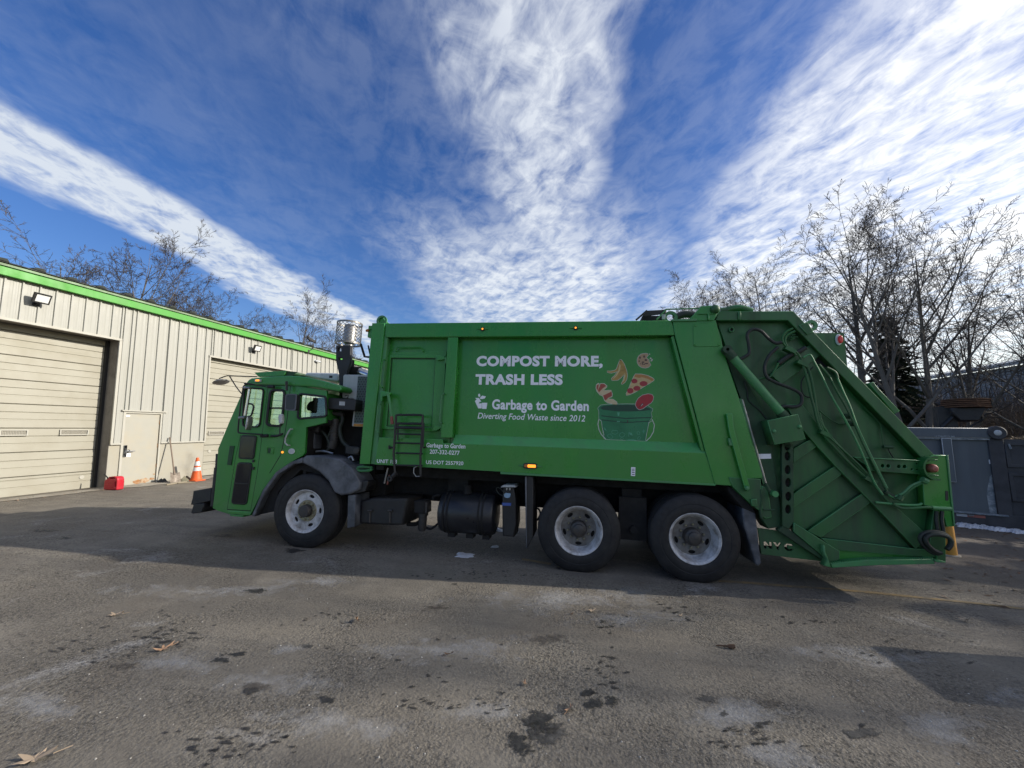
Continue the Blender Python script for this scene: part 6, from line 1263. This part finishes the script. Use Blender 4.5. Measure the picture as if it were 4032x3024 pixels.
for z0_, z1_ in ((.62, .95), (.18, .55)):
    zl = zb_c+(zt_c-zb_c)*z0_; zh = zb_c+(zt_c-zb_c)*z1_; x0_ = kl('H8', 1190, 450, -.03)[0]
    slab('end_frame', [rect(x0_, xr_-.1, zl, zh), rect(x0_+.07, xr_-.17, zl+.07, zh-.07)], -.05, .0, M_['slated'], cont, .008)
bb = MB(); bb.tube([(x, -.06, z) for x, z in KL('H8', [(1235, 325), (1262, 390)], -.06)], .02, 6); bb.obj('hook', M_['scrape'], cont)
slab('sticker', KL('H8', [(972, 530), (1030, 528), (1032, 585), (978, 586)], -.004), -.004, -.0008, M_['vinyl'], cont, .0005); slab('sticker_print', KL('H8', [(1000, 545), (1022, 545), (1022, 572), (1000, 575)], -.006), -.0065, -.0042, M_['slated'], cont, .0005)
me, co = text_mesh('ULTIMATE DUMP', .012); pl_, pr2 = kl('H8', 272, 240, -.095), kl('H8', 530, 235, -.095); hh = abs(kl('H8', 300, 215, -.095)[1]-kl('H8', 300, 240, -.095)[1])
X = (co[:, 0]-co[:, 0].min())/(co[:, 0].max()-co[:, 0].min())*(pr2[0]-pl_[0]); Z = co[:, 1]/.7*hh
me.vertices.foreach_set('co', np.stack([pl_[0]+X, -.0925-co[:, 2]*.002, pl_[1]+Z], -1).ravel()); me.materials.clear(); M_['fadew'] = mat('faded_white_print', (.38, .40, .42), .6, var=.2); me.materials.append(M_['fadew']); me.update(); link(bpy.data.objects.new('lettering', me), cont)
for a, mt in ((560, 'fadew'), (700, 'redd')):
    x0_, z0_ = kl('H8', a, 1225, -.13); slab('reflector', rect(x0_, x0_+.3, zb_c-.12, zb_c-.06), -.078, -.0705, M_[mt], cont, .001)
# straw heap in the container
M_['straw'] = mat('straw_litter', (.20, .145, .085), .9, var=.4, vscale=20)
bb = MB(); rr = random.Random(21); x0_ = kl('H8', 1150, 230, .3)[0]
for i in range(420):
    x, y = x0_+rr.uniform(0, 3.0), rr.uniform(.1, 1.6); z = zt_c-.05+.22*math.sin(min(1, (x-x0_)/1.2)*1.57)*(1-abs(y-.8)/1.4)+rr.uniform(-.05, .02)
    a = rr.uniform(0, 6.28); d_ = np.array([math.cos(a), math.sin(a), rr.uniform(-.15, .25)])*rr.uniform(.06, .16); bb.tube([np.array([x, y, z])-d_, np.array([x, y, z])+d_], .006, 3)
for i in range(24):
    pass
gridv = [(x0_+.1+3.0*i/12, .08+1.6*j/6, zt_c-.45+.55*math.sin(min(1, i/5)*1.57)*math.sin(math.pi*(j+.6)/7.2)) for j in range(7) for i in range(13)]
bb.add(gridv, [(j*13+i, j*13+i+1, (j+1)*13+i+1, (j+1)*13+i) for j in range(6) for i in range(12)])
st = bb.obj('straw_heap', M_['straw'], None); st.matrix_world = Matrix.Translation(Vector(P1)) @ Matrix(KM.tolist()).to_4x4(); tag(st, 'heap of brown straw and twigs inside the dark end of the container', 'straw'); st['kind'] = 'stuff'
# stack of rusty plates on a black stand, behind the container
M_['rust'] = mat('rusty_steel', (.13, .062, .032), .8, var=.45, vscale=9, dirt=(.05, .03, .02), dirt_amt=.7, dirt_scale=6)
YS = 2.75; q = kl('Q7', 690, 410, YS)
stand = empty('plate_stand', 'black steel stand holding a stack of rusty plates behind the grey container', 'machine', tuple(P1 + KM @ np.array([q[0], YS, 0]))); stand.rotation_euler = cont.rotation_euler
pz = [kl('Q7', 690, y_, YS)[1] for y_ in (405, 390, 376, 362, 348, 336)]; Rp = (kl('Q7', 878, 370, YS)[0]-kl('Q7', 500, 370, YS)[0])/2*1.12
rr = random.Random(9)
for i, z_ in enumerate(pz[:-1]):
    bb = MB(); th = (pz[i+1]-pz[i])*.62; R1 = Rp*rr.uniform(.88, 1.0); off = rr.uniform(-.05, .05)
    bb.lathe([(0, 0), (R1, 0), (R1, th), (0, th)], 9, 'z', (off, rr.uniform(-.05, .05), z_)); bb.obj('rusty_plate', M_['rust'], stand)
zz = lambda y_: kl('Q7', 600, y_, YS)[1]; xx = lambda x_: kl('Q7', x_, 480, YS)[0]-q[0]
bb = MB(); bb.box(xx(458), xx(600), -.2, .2, 0, zz(395)); bb.obj('column', M_['black'], stand)
bb = MB(); bb.tube([(xx(490), 0, zz(385)), (xx(520), 0, zz(365)), (xx(545), 0, zz(400))], .13, 10); bb.obj('knuckle', M_['black'], stand, True)
slab('cradle', [(xx(540), zz(412)), (xx(800), zz(408)), (xx(780), zz(450)), (xx(740), zz(505)), (xx(600), zz(505)), (xx(560), zz(460))], -.4, .4, M_['black'], stand, .02)
bb = MB(); bb.tube([(xx(470), -.25, zz(560)), (xx(560), -.25, zz(480))], .05, 6); bb.tube(spline([(xx(770), -.3, zz(450)), (xx(770), -.3, zz(500)), (xx(700), -.3, zz(535)), (xx(680), -.3, zz(560))]), .03, 6); bb.obj('brace', M_['black'], stand)
# bollard
p = gnd(3742, 2187); bol = empty('bollard', 'yellow painted steel bollard standing behind the truck tailgate', 'bollard', (p[0], p[1], gz(p[0], p[1])-.02))
M_['byel'] = mat('bollard_yellow', (.62, .30, .045), .6, var=.12, dirt=(.25, .15, .06), dirt_amt=.6, dirt_scale=5, streak=True)
bb = MB(); bb.lathe([(.088, 0), (.088, 1.0), (.08, 1.05), (.05, 1.08), (0, 1.09)], 24, 'z'); bb.obj('post', M_['byel'], bol, True); bb = MB(); bb.lathe([(.13, 0), (.12, .035), (.089, .045)], 20, 'z'); bb.obj('footing', M_['conc'], bol, True)
# ================================================================== FAR METAL BUILDING
def at_depth(px, py, dep): return CAM + ray(px, py)*dep
A_, B_ = at_depth(3420, 1535, 44), at_depth(4032, 1436, 26.4); dAB = B_-A_; B2 = A_+dAB*1.9; A2 = A_-dAB*.2; zr = (A_[2]+B_[2])/2
far_b = empty('metal_warehouse', 'grey ribbed metal warehouse seen through the bare trees', 'building', (A2[0], A2[1], 0))
M_['farw'] = mat('grey_ribbed_wall', (.20, .22, .25), .55, var=.08, dirt=(.13, .14, .15), dirt_amt=.4, dirt_scale=.6)
ux = np.array([B2[0]-A2[0], B2[1]-A2[1], 0]); Lw = np.linalg.norm(ux); far_b.rotation_euler = (0, 0, math.atan2(ux[1], ux[0]))
bb = MB(); bb.box(0, Lw, 0, 18, -3, zr); bb.obj('wall', M_['farw'], far_b)
bb = MB()
for i in range(int(Lw/.45)): bb.box(i*.45, i*.45+.09, -.05, .0, -3, zr-.1)
o = bb.obj('wall_ribs', M_['farw'], far_b); o['kind'] = 'stuff'
bb = MB(); bb.add([(-.3, -.4, zr), (Lw+.3, -.4, zr), (Lw+.3, 9, zr+1.6), (-.3, 9, zr+1.6), (-.3, -.4, zr+.25), (Lw+.3, -.4, zr+.25), (Lw+.3, 9, zr+1.85), (-.3, 9, zr+1.85)], [(0, 3, 2, 1), (4, 5, 6, 7), (0, 1, 5, 4), (1, 2, 6, 5), (2, 3, 7, 6), (3, 0, 4, 7)]); M_['farr'] = mat('pale_metal_roof', (.28, .30, .33), .45, var=.1); bb.obj('roof', M_['farr'], far_b)

# ================================================================== TREES
M_['bark'] = mat('grey_bark', (.125, .112, .098), .9, var=.35, vscale=6, dirt=(.21, .20, .175), dirt_amt=.5, dirt_scale=3, bump=.6, bscale=18)
M_['twig'] = mat('dark_twig', (.075, .064, .056), .9, var=.3, vscale=8)
M_['bark2'] = mat('brown_bark', (.085, .068, .052), .9, var=.35, vscale=6)
M_['twig2'] = mat('brown_twig', (.066, .054, .045), .9, var=.3, vscale=8)
def rotv(v_, ax_, a):
    c, s_ = math.cos(a), math.sin(a); return v_*c + np.cross(ax_, v_)*s_ + ax_*(ax_@v_)*(1-c)
def tree_meshes(seed, H, r0, limbs=9, first=.25, spread=.75, upk=.22, dens=(9, 7, 5), lean=(0, 0), twig='twig', bark='bark', rmin=.0055, stems=1):
    """bare crown: straight ascending limbs that fork into finer and finer twigs"""
    rnd = random.Random(seed); trunk, crown = MB(), MB()
    def grow_(mb, p, d, L, r, lv, up_):
        n = (9, 6, 4, 3, 2)[lv]; pts, rs = [p], [r]; step = L/n; wob = (.03, .055, .085, .12, .16)[lv]
        for i in range(n):
            d = d + np.array([rnd.gauss(0, wob), rnd.gauss(0, wob), rnd.gauss(0, wob*.5)+up_*.35]); d /= np.linalg.norm(d)
            p = p+d*step; pts.append(p); rs.append(max(rmin*.6, r*(1-.90*((i+1)/n)**(.85 if lv else 1.0))))
        mb.tube(pts, rs, (9, 6, 4, 3, 3)[lv], False); return pts, rs
    def kids(pts, rs, L, lv, cnt, a0, a1, t0, ratio):
        n = len(pts)-1
        for c in range(cnt):
            t = t0+(.98-t0)*((c+rnd.random())/cnt); f = t*n; i = min(n-1, int(f)); p = pts[i]+(pts[i+1]-pts[i])*(f-i); r = rs[i]+(rs[i+1]-rs[i])*(f-i)
            d = pts[i+1]-pts[i]; d = d/np.linalg.norm(d); ax_ = np.cross(d, (rnd.gauss(0, 1), rnd.gauss(0, 1), rnd.gauss(0, 1))); ax_ /= np.linalg.norm(ax_)+1e-9
            nd = rotv(d, ax_, rnd.uniform(a0, a1))
            if lv == 1 and nd[2] < .25: nd[2] = .25+.3*rnd.random(); nd /= np.linalg.norm(nd)
            ln = L*ratio*rnd.uniform(.7, 1.15)*(1.08-.6*t); rr_ = max(rmin, min(r*.62, ln*(.0155 if lv == 1 else .012)))
            q_, s_ = grow_(trunk if lv == 1 else crown, p, nd, ln, rr_, lv, upk*(1, 1, .7, .5, .4)[lv])
            if lv < 4: kids(q_, s_, ln, lv+1, dens[min(lv-1, 2)], R_(24), R_(60), .18 if lv == 1 else .12, (.46, .48, .5, .5)[lv-1])
    for sidx in range(stems):
        ang = 2*math.pi*sidx/stems+seed; sx_ = (0 if stems == 1 else .13)
        p0 = np.array([math.cos(ang)*r0*(stems > 1), math.sin(ang)*r0*(stems > 1), -.3]); d0 = np.array([lean[0]+sx_*math.cos(ang), lean[1]+sx_*math.sin(ang), 1.0]); d0 /= np.linalg.norm(d0)
        pts, rs = grow_(trunk, p0, d0, H*.96, r0, 0, .04); kids(pts, rs, H, 1, limbs, R_(20), R_(48)*(.55+spread*.6), first, .56*spread/.75)
    top_ = float(np.percentile([p[2] for p in crown.v], 98.5))
    return trunk.mesh('trunk', M_[bark], True), crown.mesh('crown', M_[twig]), top_
def plant_tree(meshes, loc, rot, label, group=None, name='bare_tree', scale=1.0):
    t = empty(name, label, 'tree', loc, (0, 0, rot), group); t.scale = (scale,)*3
    for nm, me_ in (('trunk', meshes[0]), ('crown', meshes[1])): link(bpy.data.objects.new(nm, me_), t)
    return t
def tree_at(px, dist):
    p = at_dist(px, 1664, dist); return (p[0], p[1], terrain(p[0], p[1])-.1)
def tree_h(px, ytop, dist):
    p = at_dist(px, ytop, dist); return p[2]-terrain(p[0], p[1])
K1 = tree_meshes(3, 10.0, .21, 14, .28, .80, .13, (9, 7, 5), (-.07, 0), rmin=.008)
plant_tree(K1, tree_at(3440, 20.5), .4, 'tall bare tree with dense upswept limbs rising behind the truck tailgate', scale=tree_h(3440, 775, 20.5)/K1[2])
K2 = tree_meshes(11, 10.0, .15, 12, .28, .98, .11, (9, 6, 5), (.02, 0), stems=2, rmin=.008)
plant_tree(K2, tree_at(3600, 20), 1.9, 'twin-stemmed bare tree with broad rounded crown behind the grey container', scale=tree_h(3600, 725, 20)/K2[2])
K3 = tree_meshes(23, 7.0, .15, 9, .25, 1.15, .06, (8, 6, 4), rmin=.008)
plant_tree(K3, tree_at(3785, 22), .2, 'low wide-spreading bare tree in front of the metal warehouse', scale=tree_h(3785, 1060, 22)/K3[2])
plant_tree(K2, tree_at(4230, 22), 4.0, 'bare tree whose limbs reach in over the dark end of the container', scale=tree_h(4230, 950, 22)/K2[2])
plant_tree(K1, tree_at(3505, 24), 2.4, 'slim bare tree standing close behind the tall tree by the tailgate', scale=tree_h(3505, 960, 24)/K1[2])
K4 = tree_meshes(31, 7.5, .09, 13, .16, .80, .15, (8, 6, 5), rmin=.006); K5 = tree_meshes(37, 7.5, .09, 13, .14, .86, .14, (8, 6, 5), twig='twig2', bark='bark2', rmin=.006)
for px_, yt, ds, kk, rt in ((2640, 1130, 34, K4, 0), (2740, 1095, 33, K5, 1), (2850, 1060, 32, K4, 2), (2960, 1040, 31, K5, 3), (3030, 995, 30, K4, 4), (3140, 1010, 29, K5, 5.1), (2790, 1140, 38, K4, 5.5), (3080, 1120, 36, K4, 1.2)):
    loc = tree_at(px_, ds); hh = tree_h(px_, yt, ds); plant_tree(kk, loc, rt, 'bare tree in the row seen over the roof of the truck body', 'trees in the row behind the truck body', scale=hh/kk[2])
# trees over the garage roof
for px_, yt, ds, kk, rt, lab in ((440, 835, 27, K4, 1.0, 'tallest bare tree rising behind the garage roof'), (262, 880, 29, K4, 3.2, 'slender upright bare tree behind the garage roof, beside the tallest one'), (560, 1000, 27, K5, .6, None), (680, 1000, 28, K5, 2.1, None), (160, 1000, 26, K5, 4.2, 'leaning brown-twigged bare tree behind the garage roof'), (780, 1090, 30, K5, 4.8, None),
      (935, 1150, 33, K4, 2.5, None), (1140, 1120, 40, K4, .3, 'lone pale rounded bare tree behind the far end of the garage roof'), (1050, 1210, 38, K5, 5, None), (1330, 1260, 46, K5, 1.5, None), (40, 1010, 30, K4, 5.5, None), (360, 1000, 30, K5, 2.9, None), (1440, 1330, 44, K5, 3.3, None)):
    p = at_dist(px_, 1664, ds); hh = at_dist(px_, yt, ds)[2]-gz(p[0], p[1])
    plant_tree(kk, (p[0], p[1], gz(p[0], p[1])-.1), rt, lab or 'bare tree among the twiggy row behind the garage roof', None if lab else 'twiggy row behind the garage roof', scale=hh/kk[2])
# tall trees well outside the right edge of the view; their faint dappled shade reaches the yard
for i, (x, y, k) in enumerate(((33, 2.6, 1.35), (37, 5.2, 1.5), (41, 2.0, 1.7), (30, .2, 1.2))):
    plant_tree(K1 if i % 2 else K2, (x, y, gz(x, y)-.1), 1.3*i, 'tall bare tree beyond the yard edge, past the evergreen screen', 'tall trees past the evergreen screen', scale=k)
# spruce
def spruce(seed, H, R0):
    rnd = random.Random(seed); tr, fo = MB(), MB(); tr.tube([(0, 0, -.2), (0, 0, H)], [.14, .02], 7)
    z = .8
    while z < H-.1:
        f = 1-z/H; n = int(3+3*f); zz0 = z
        for i in range(n):
            z = zz0+rnd.uniform(-.15, .15); a = rnd.uniform(0, 6.28); L = R0*f**.8*rnd.uniform(.35, 1.15)+.15; dr_ = rnd.uniform(-.75, -.05); d = np.array([math.cos(a), math.sin(a), 0]); prev = np.array([0, 0, z]); m = 5
            for j in range(m):
                t = (j+1)/m; p = np.array([0, 0, z])+d*L*t+np.array([0, 0, dr_*L*t*t+.12*L*t**4])
                for k in range(15):
                    b_ = prev+(p-prev)*rnd.random(); w_ = rnd.uniform(.07, .2)*(1.2-t*.5); s_ = np.cross(d, (0, 0, 1)); dd = s_*rnd.choice((-1, 1))*w_*1.3+d*w_+np.array([0, 0, rnd.uniform(-.5, .15)*w_]); nn = d*.02+np.array([0, 0, .03])
                    fo.add([b_-nn, b_+nn, b_+dd], [(0, 1, 2)])
                prev = p
        z = zz0+rnd.uniform(.05, .10)
    return tr.mesh('trunk', M_['bark'], True), fo.mesh('foliage', M_['needle'])
M_['needle'] = mat('spruce_needles', (.018, .032, .016), .8, var=.4, vscale=4)
SP = spruce(5, 5.4, 1.7); p = tree_at(3545, 24); t = empty('spruce_tree', 'dark green spruce standing between the bare trunks behind the tailgate', 'tree', p); [link(bpy.data.objects.new(n_, m_), t) for n_, m_ in (('trunk', SP[0]), ('foliage', SP[1]))]
for i, (x, y, k) in enumerate(((14.8, 1.4, .95), (15.4, 3.0, 1.05), (15.9, 4.6, 1.0), (16.2, 6.0, .9))):  # unseen spruces, added and kept low so their shade falls behind the truck
    t = empty('spruce_tree', 'unseen spruce in the evergreen screen added to shade the yard', 'tree', (x, y, terrain(x, y)-.1), (0, 0, i*1.3), 'evergreen screen added to shade the yard'); t.scale = (k,)*3; [link(bpy.data.objects.new(n_, m_), t) for n_, m_ in (('trunk', SP[0]), ('foliage', SP[1]))]
# brush on the bank
def brush(seed, n, box, hr, mt):
    rnd = random.Random(seed); bb = MB()
    for _ in range(n):
        x, y = rnd.uniform(*box[:2]), rnd.uniform(*box[2:]); z = terrain(x, y); h_ = rnd.uniform(*hr); a = rnd.uniform(0, 6.28); l_ = rnd.uniform(.1, .7)
        p0 = np.array([x, y, z-.05]); p1 = p0+np.array([math.cos(a)*l_*.3, math.sin(a)*l_*.3, h_*.6]); p2 = p1+np.array([math.cos(a+.6)*l_*.7, math.sin(a+.6)*l_*.7, h_*rnd.uniform(.0, .5)])
        bb.tube([p0, p1, p2], [.012, .009, .005], 3, False)
        for k in range(rnd.randint(2, 5)):
            q_ = p0+(p1-p0)*rnd.uniform(.4, 1); a2 = rnd.uniform(0, 6.28); bb.tube([q_, q_+np.array([math.cos(a2), math.sin(a2), rnd.uniform(-.2, .8)])*rnd.uniform(.2, .55)], [.006, .004], 3, False)
    o = bb.obj('brush', M_[mt], None, fix=False); o['kind'] = 'stuff'; return o
M_['brush1'] = mat('tan_brush', (.15, .105, .065), .9, var=.4, vscale=2)
tag(brush(1, 5200, (6, 21, 11.2, 20), (.5, 1.6), 'brush1'), 'tangled tan undergrowth covering the bank behind the container', 'undergrowth')
M_['brush2'] = mat('grey_brush', (.085, .07, .06), .9, var=.4, vscale=2)
tag(brush(2, 2600, (5, 24, 13, 24), (1.2, 3.0), 'brush2'), 'tall grey saplings and stems on the bank below the warehouse', 'undergrowth')
# ================================================================== LEAVES, SNOW, LITTER
def leaf_mesh(seed, mt, curl=.02):
    rnd = random.Random(seed); n = 26; vs = [(0, 0, .004)]
    for k in range(n):
        a = 2*math.pi*k/n; lob = .62+.38*math.cos(5*a)*(.6+.4*rnd.random()); L = (.058 if abs(math.sin(a)) < .5 else .04)
        x, y = L*1.25*lob*math.cos(a), L*lob*math.sin(a); vs.append((x, y, .004+curl*((x/.06)**2+(y/.05)**2)*rnd.uniform(.2, 1)))
    bb = MB(); bb.add(vs, [(0, k+1, (k+1) % n+1) for k in range(n)]); bb.tube([(.05, 0, .006), (.10, .01, .012)], .002, 4); me_ = bb.mesh('leaf', M_[mt]); return me_
LV = {k: leaf_mesh(i, k, .03) for i, k in enumerate(('leaf', 'leafp', 'leafd'))}
for px_, py_, k, s_, rt, til, lab in ((455, 2424, 'leafp', 1.0, .3, 0, 'pale tan oak leaf alone on the sunlit asphalt left of the drips'), (640, 2560, 'leaf', 1.0, 1.2, .1, 'reddish tan oak leaf lying beside black drip spots'), (1402, 2452, 'leaf', .8, 2.2, 1.0, 'curled orange leaf standing on edge and casting a shadow'),
      (2330, 2410, 'leafp', .7, .8, .35, 'curled grey-tan leaf near the middle wheel'), (3810, 2450, 'leafp', .9, 2.9, .4, 'pale curled leaf near the worn yellow line'), (135, 2995, 'leafp', 1.3, .6, .05, 'large pale oak leaf in the bottom corner of the yard'), (2065, 2697, 'leaf', .45, 1.7, .4, 'small red-brown leaf scrap above the large oil stain'),
      (1772, 2583, 'leafd', .6, 3.6, .5, 'dark curled leaf in front of the fuel tank'), (2245, 2800, 'leaf', .6, 4.1, .5, 'torn reddish leaf on the oil stains'), (2680, 2426, 'leafp', .5, 1.0, .3, 'small pale leaf near the rear wheel'), (2250, 2420, 'leafd', .4, 1.0, .2, 'tiny dark leaf beside the grey-tan leaf'), (3260, 2162, 'leafd', .7, 1, .3, 'dark leaf under the tailgate step')):
    p = gnd(px_, py_); o = link(bpy.data.objects.new('leaf', LV[k])); o.location = (p[0], p[1], gz(p[0], p[1])+.004+(.03*s_ if til > .3 else 0)*math.sin(til)); o.rotation_euler = (til, til*.3, rt); o.scale = (s_,)*3; tag(o, lab, 'leaf')
p = gnd(2868, 2553); bb = MB(); bb.tube([(-.09, .01, .012), (-.02, 0, .018), (.04, -.01, .012)], [.004, .007, .011], 6); bb.tube([(.0, 0, .016), (.05, .0, .02)], .014, 6); o = bb.obj('twig', M_['leafd']); o.location = (p[0], p[1], gz(p[0], p[1])); tag(o, 'short dark brown twig lying on the grey asphalt', 'twig')
# leaf litter
def litter(seed, pts, n, mt, size):
    rnd = random.Random(seed); bb = MB()
    for _ in range(n):
        (x, y, sx_, sy_) = rnd.choice(pts); x += rnd.gauss(0, sx_); y += rnd.gauss(0, sy_); z = terrain(x, y)+.006; a = rnd.uniform(0, 6.28); L = rnd.uniform(.5, 1.2)*size
        e = np.array([math.cos(a), math.sin(a), rnd.uniform(-.1, .3)])*L; f = np.array([-math.sin(a), math.cos(a), rnd.uniform(-.1, .5)])*L*.45; c = np.array([x, y, z+L*.12])
        bb.add([c-e, c+f, c+e, c-f*.6], [(0, 1, 2, 3)])
    o = bb.obj('leaf_litter', M_[mt], None, fix=False); o['kind'] = 'stuff'; return o
tag(litter(3, [(8, 3.5, 1.2, 1.2), (7, 1.2, 1.0, .8), (9.5, 5.0, 1.5, .6), (6.2, .3, .8, .5)], 420, 'leafd', .05), 'dark fallen leaves scattered over the dirt beside the container', 'leaf litter')
wpts = [(*wpt(s, -.25, 0)[:2], .10, .35) for s in (0, .8, 1.6, 2.4, 3.0, 4.4, 5.0, 5.8, 6.6)]
tag(litter(4, wpts, 330, 'leaf', .032), 'brown leaf scraps gathered along the foot of the garage wall', 'leaf litter')
M_['snow'] = mat('dirty_snow', (.66, .68, .72), .7, var=.15, vscale=20, dirt=(.35, .33, .31), dirt_amt=.6, dirt_scale=10, bump=.4, bscale=40)
rnd = random.Random(17)
def snow(pxs, label, group=None, h_=.02):
    bb = MB()
    for (px_, py_, rx, ry) in pxs:
        lo = blob(px_, py_, rx, ry, rnd, 18, .35, .003); c = np.mean(lo, 0); n = len(lo)
        up_ = [(c[0]+(p_[0]-c[0])*.6, c[1]+(p_[1]-c[1])*.6, p_[2]+h_*rnd.uniform(.6, 1.2)) for p_ in lo]; bb.add(lo+up_, [(i, (i+1) % n, n+(i+1) % n, n+i) for i in range(n)]+[tuple(range(n, 2*n))])
    o = bb.obj('snow_patch', M_['snow'], None, True); tag(o, label, 'snow', group); return o
snow([(1835, 2190, 36, 8), (1815, 2183, 20, 4)], 'small patch of old snow on the shaded asphalt below the fuel tank')
snow([(1950, 2155, 14, 4)], 'snow crumb nearest the fluid bottle below the truck'); snow([(1958, 2088, 26, 6), (2030, 2095, 10, 4)], 'old snow lying in the light beyond the fuel tank', h_=.03)
snow([(3790+i*36, 2068+i*4.4, 30, 7) for i in range(9)], 'strip of old snow along the foot of the grey container', h_=.05)
# tiny grit stones
rnd = random.Random(8); bb = MB()
for _ in range(120):
    px_, py_ = rnd.uniform(0, 4032), rnd.uniform(2350, 3010); p = gnd(px_, py_); s_ = rnd.uniform(.003, .007); z = gz(p[0], p[1])
    bb.lathe([(0, s_*.9), (s_*.8, s_*.5), (s_, 0)], 5, 'z', (p[0], p[1], z))
M_['grit'] = mat('pale_grit', (.42, .40, .36), .85, var=.4, vscale=3); o = bb.obj('grit', M_['grit'], None, fix=False); o['kind'] = 'stuff'; tag(o, 'loose pale grit stones scattered over the asphalt', 'grit')

# ================================================================== ADDED CART, unseen, placed and sized to cast the foreground shadow
cl = TM @ np.array([5.28, -1.32, 0]); cart = empty('shadow_cart', 'unseen dark grey wheeled cart with closed lid, added for its shadow', 'waste cart', tuple(cl)); cart.rotation_euler = truck.rotation_euler; cart.scale = (1, 1, .92)
M_['cartm'] = mat('cart_plastic', (.05, .055, .06), .5, var=.15)
bb = MB(); lo_ = [(-.24, -.26, .10), (.24, -.26, .10), (.24, .26, .10), (-.24, .26, .10)]; hi_ = [(-.31, -.34, 1.05), (.31, -.34, 1.05), (.31, .34, 1.05), (-.31, .34, 1.05)]
bb.add(lo_+hi_, [(0, 3, 2, 1), (4, 5, 6, 7), (0, 1, 5, 4), (1, 2, 6, 5), (2, 3, 7, 6), (3, 0, 4, 7)]); bb.obj('bin', M_['cartm'], cart)
slab('lid', rounded([(-.34, 1.05), (.34, 1.05), (.32, 1.12), (-.30, 1.16)], .03), -.37, .37, M_['cartm'], cart, .02, 2)
for y_ in (-.24, .24):
    bb = MB(); bb.lathe([(.03, -.03), (.10, -.03), (.115, 0), (.10, .03), (.03, .03)], 20, 'y', (.25, y_, .115), True); bb.obj('wheel', M_['rubber'], cart, True)
bb = MB(); bb.tube([(.25, -.27, .115), (.25, .27, .115)], .015, 8); bb.obj('axle', M_['steel'], cart); bb = MB(); bb.tube([(.31, -.2, 1.0), (.40, -.2, 1.02), (.40, .2, 1.02), (.31, .2, 1.0)], .016, 8); bb.obj('handle', M_['cartm'], cart); bb = MB(); bb.box(-.24, -.14, -.2, .2, .0, .11); bb.obj('foot', M_['cartm'], cart)
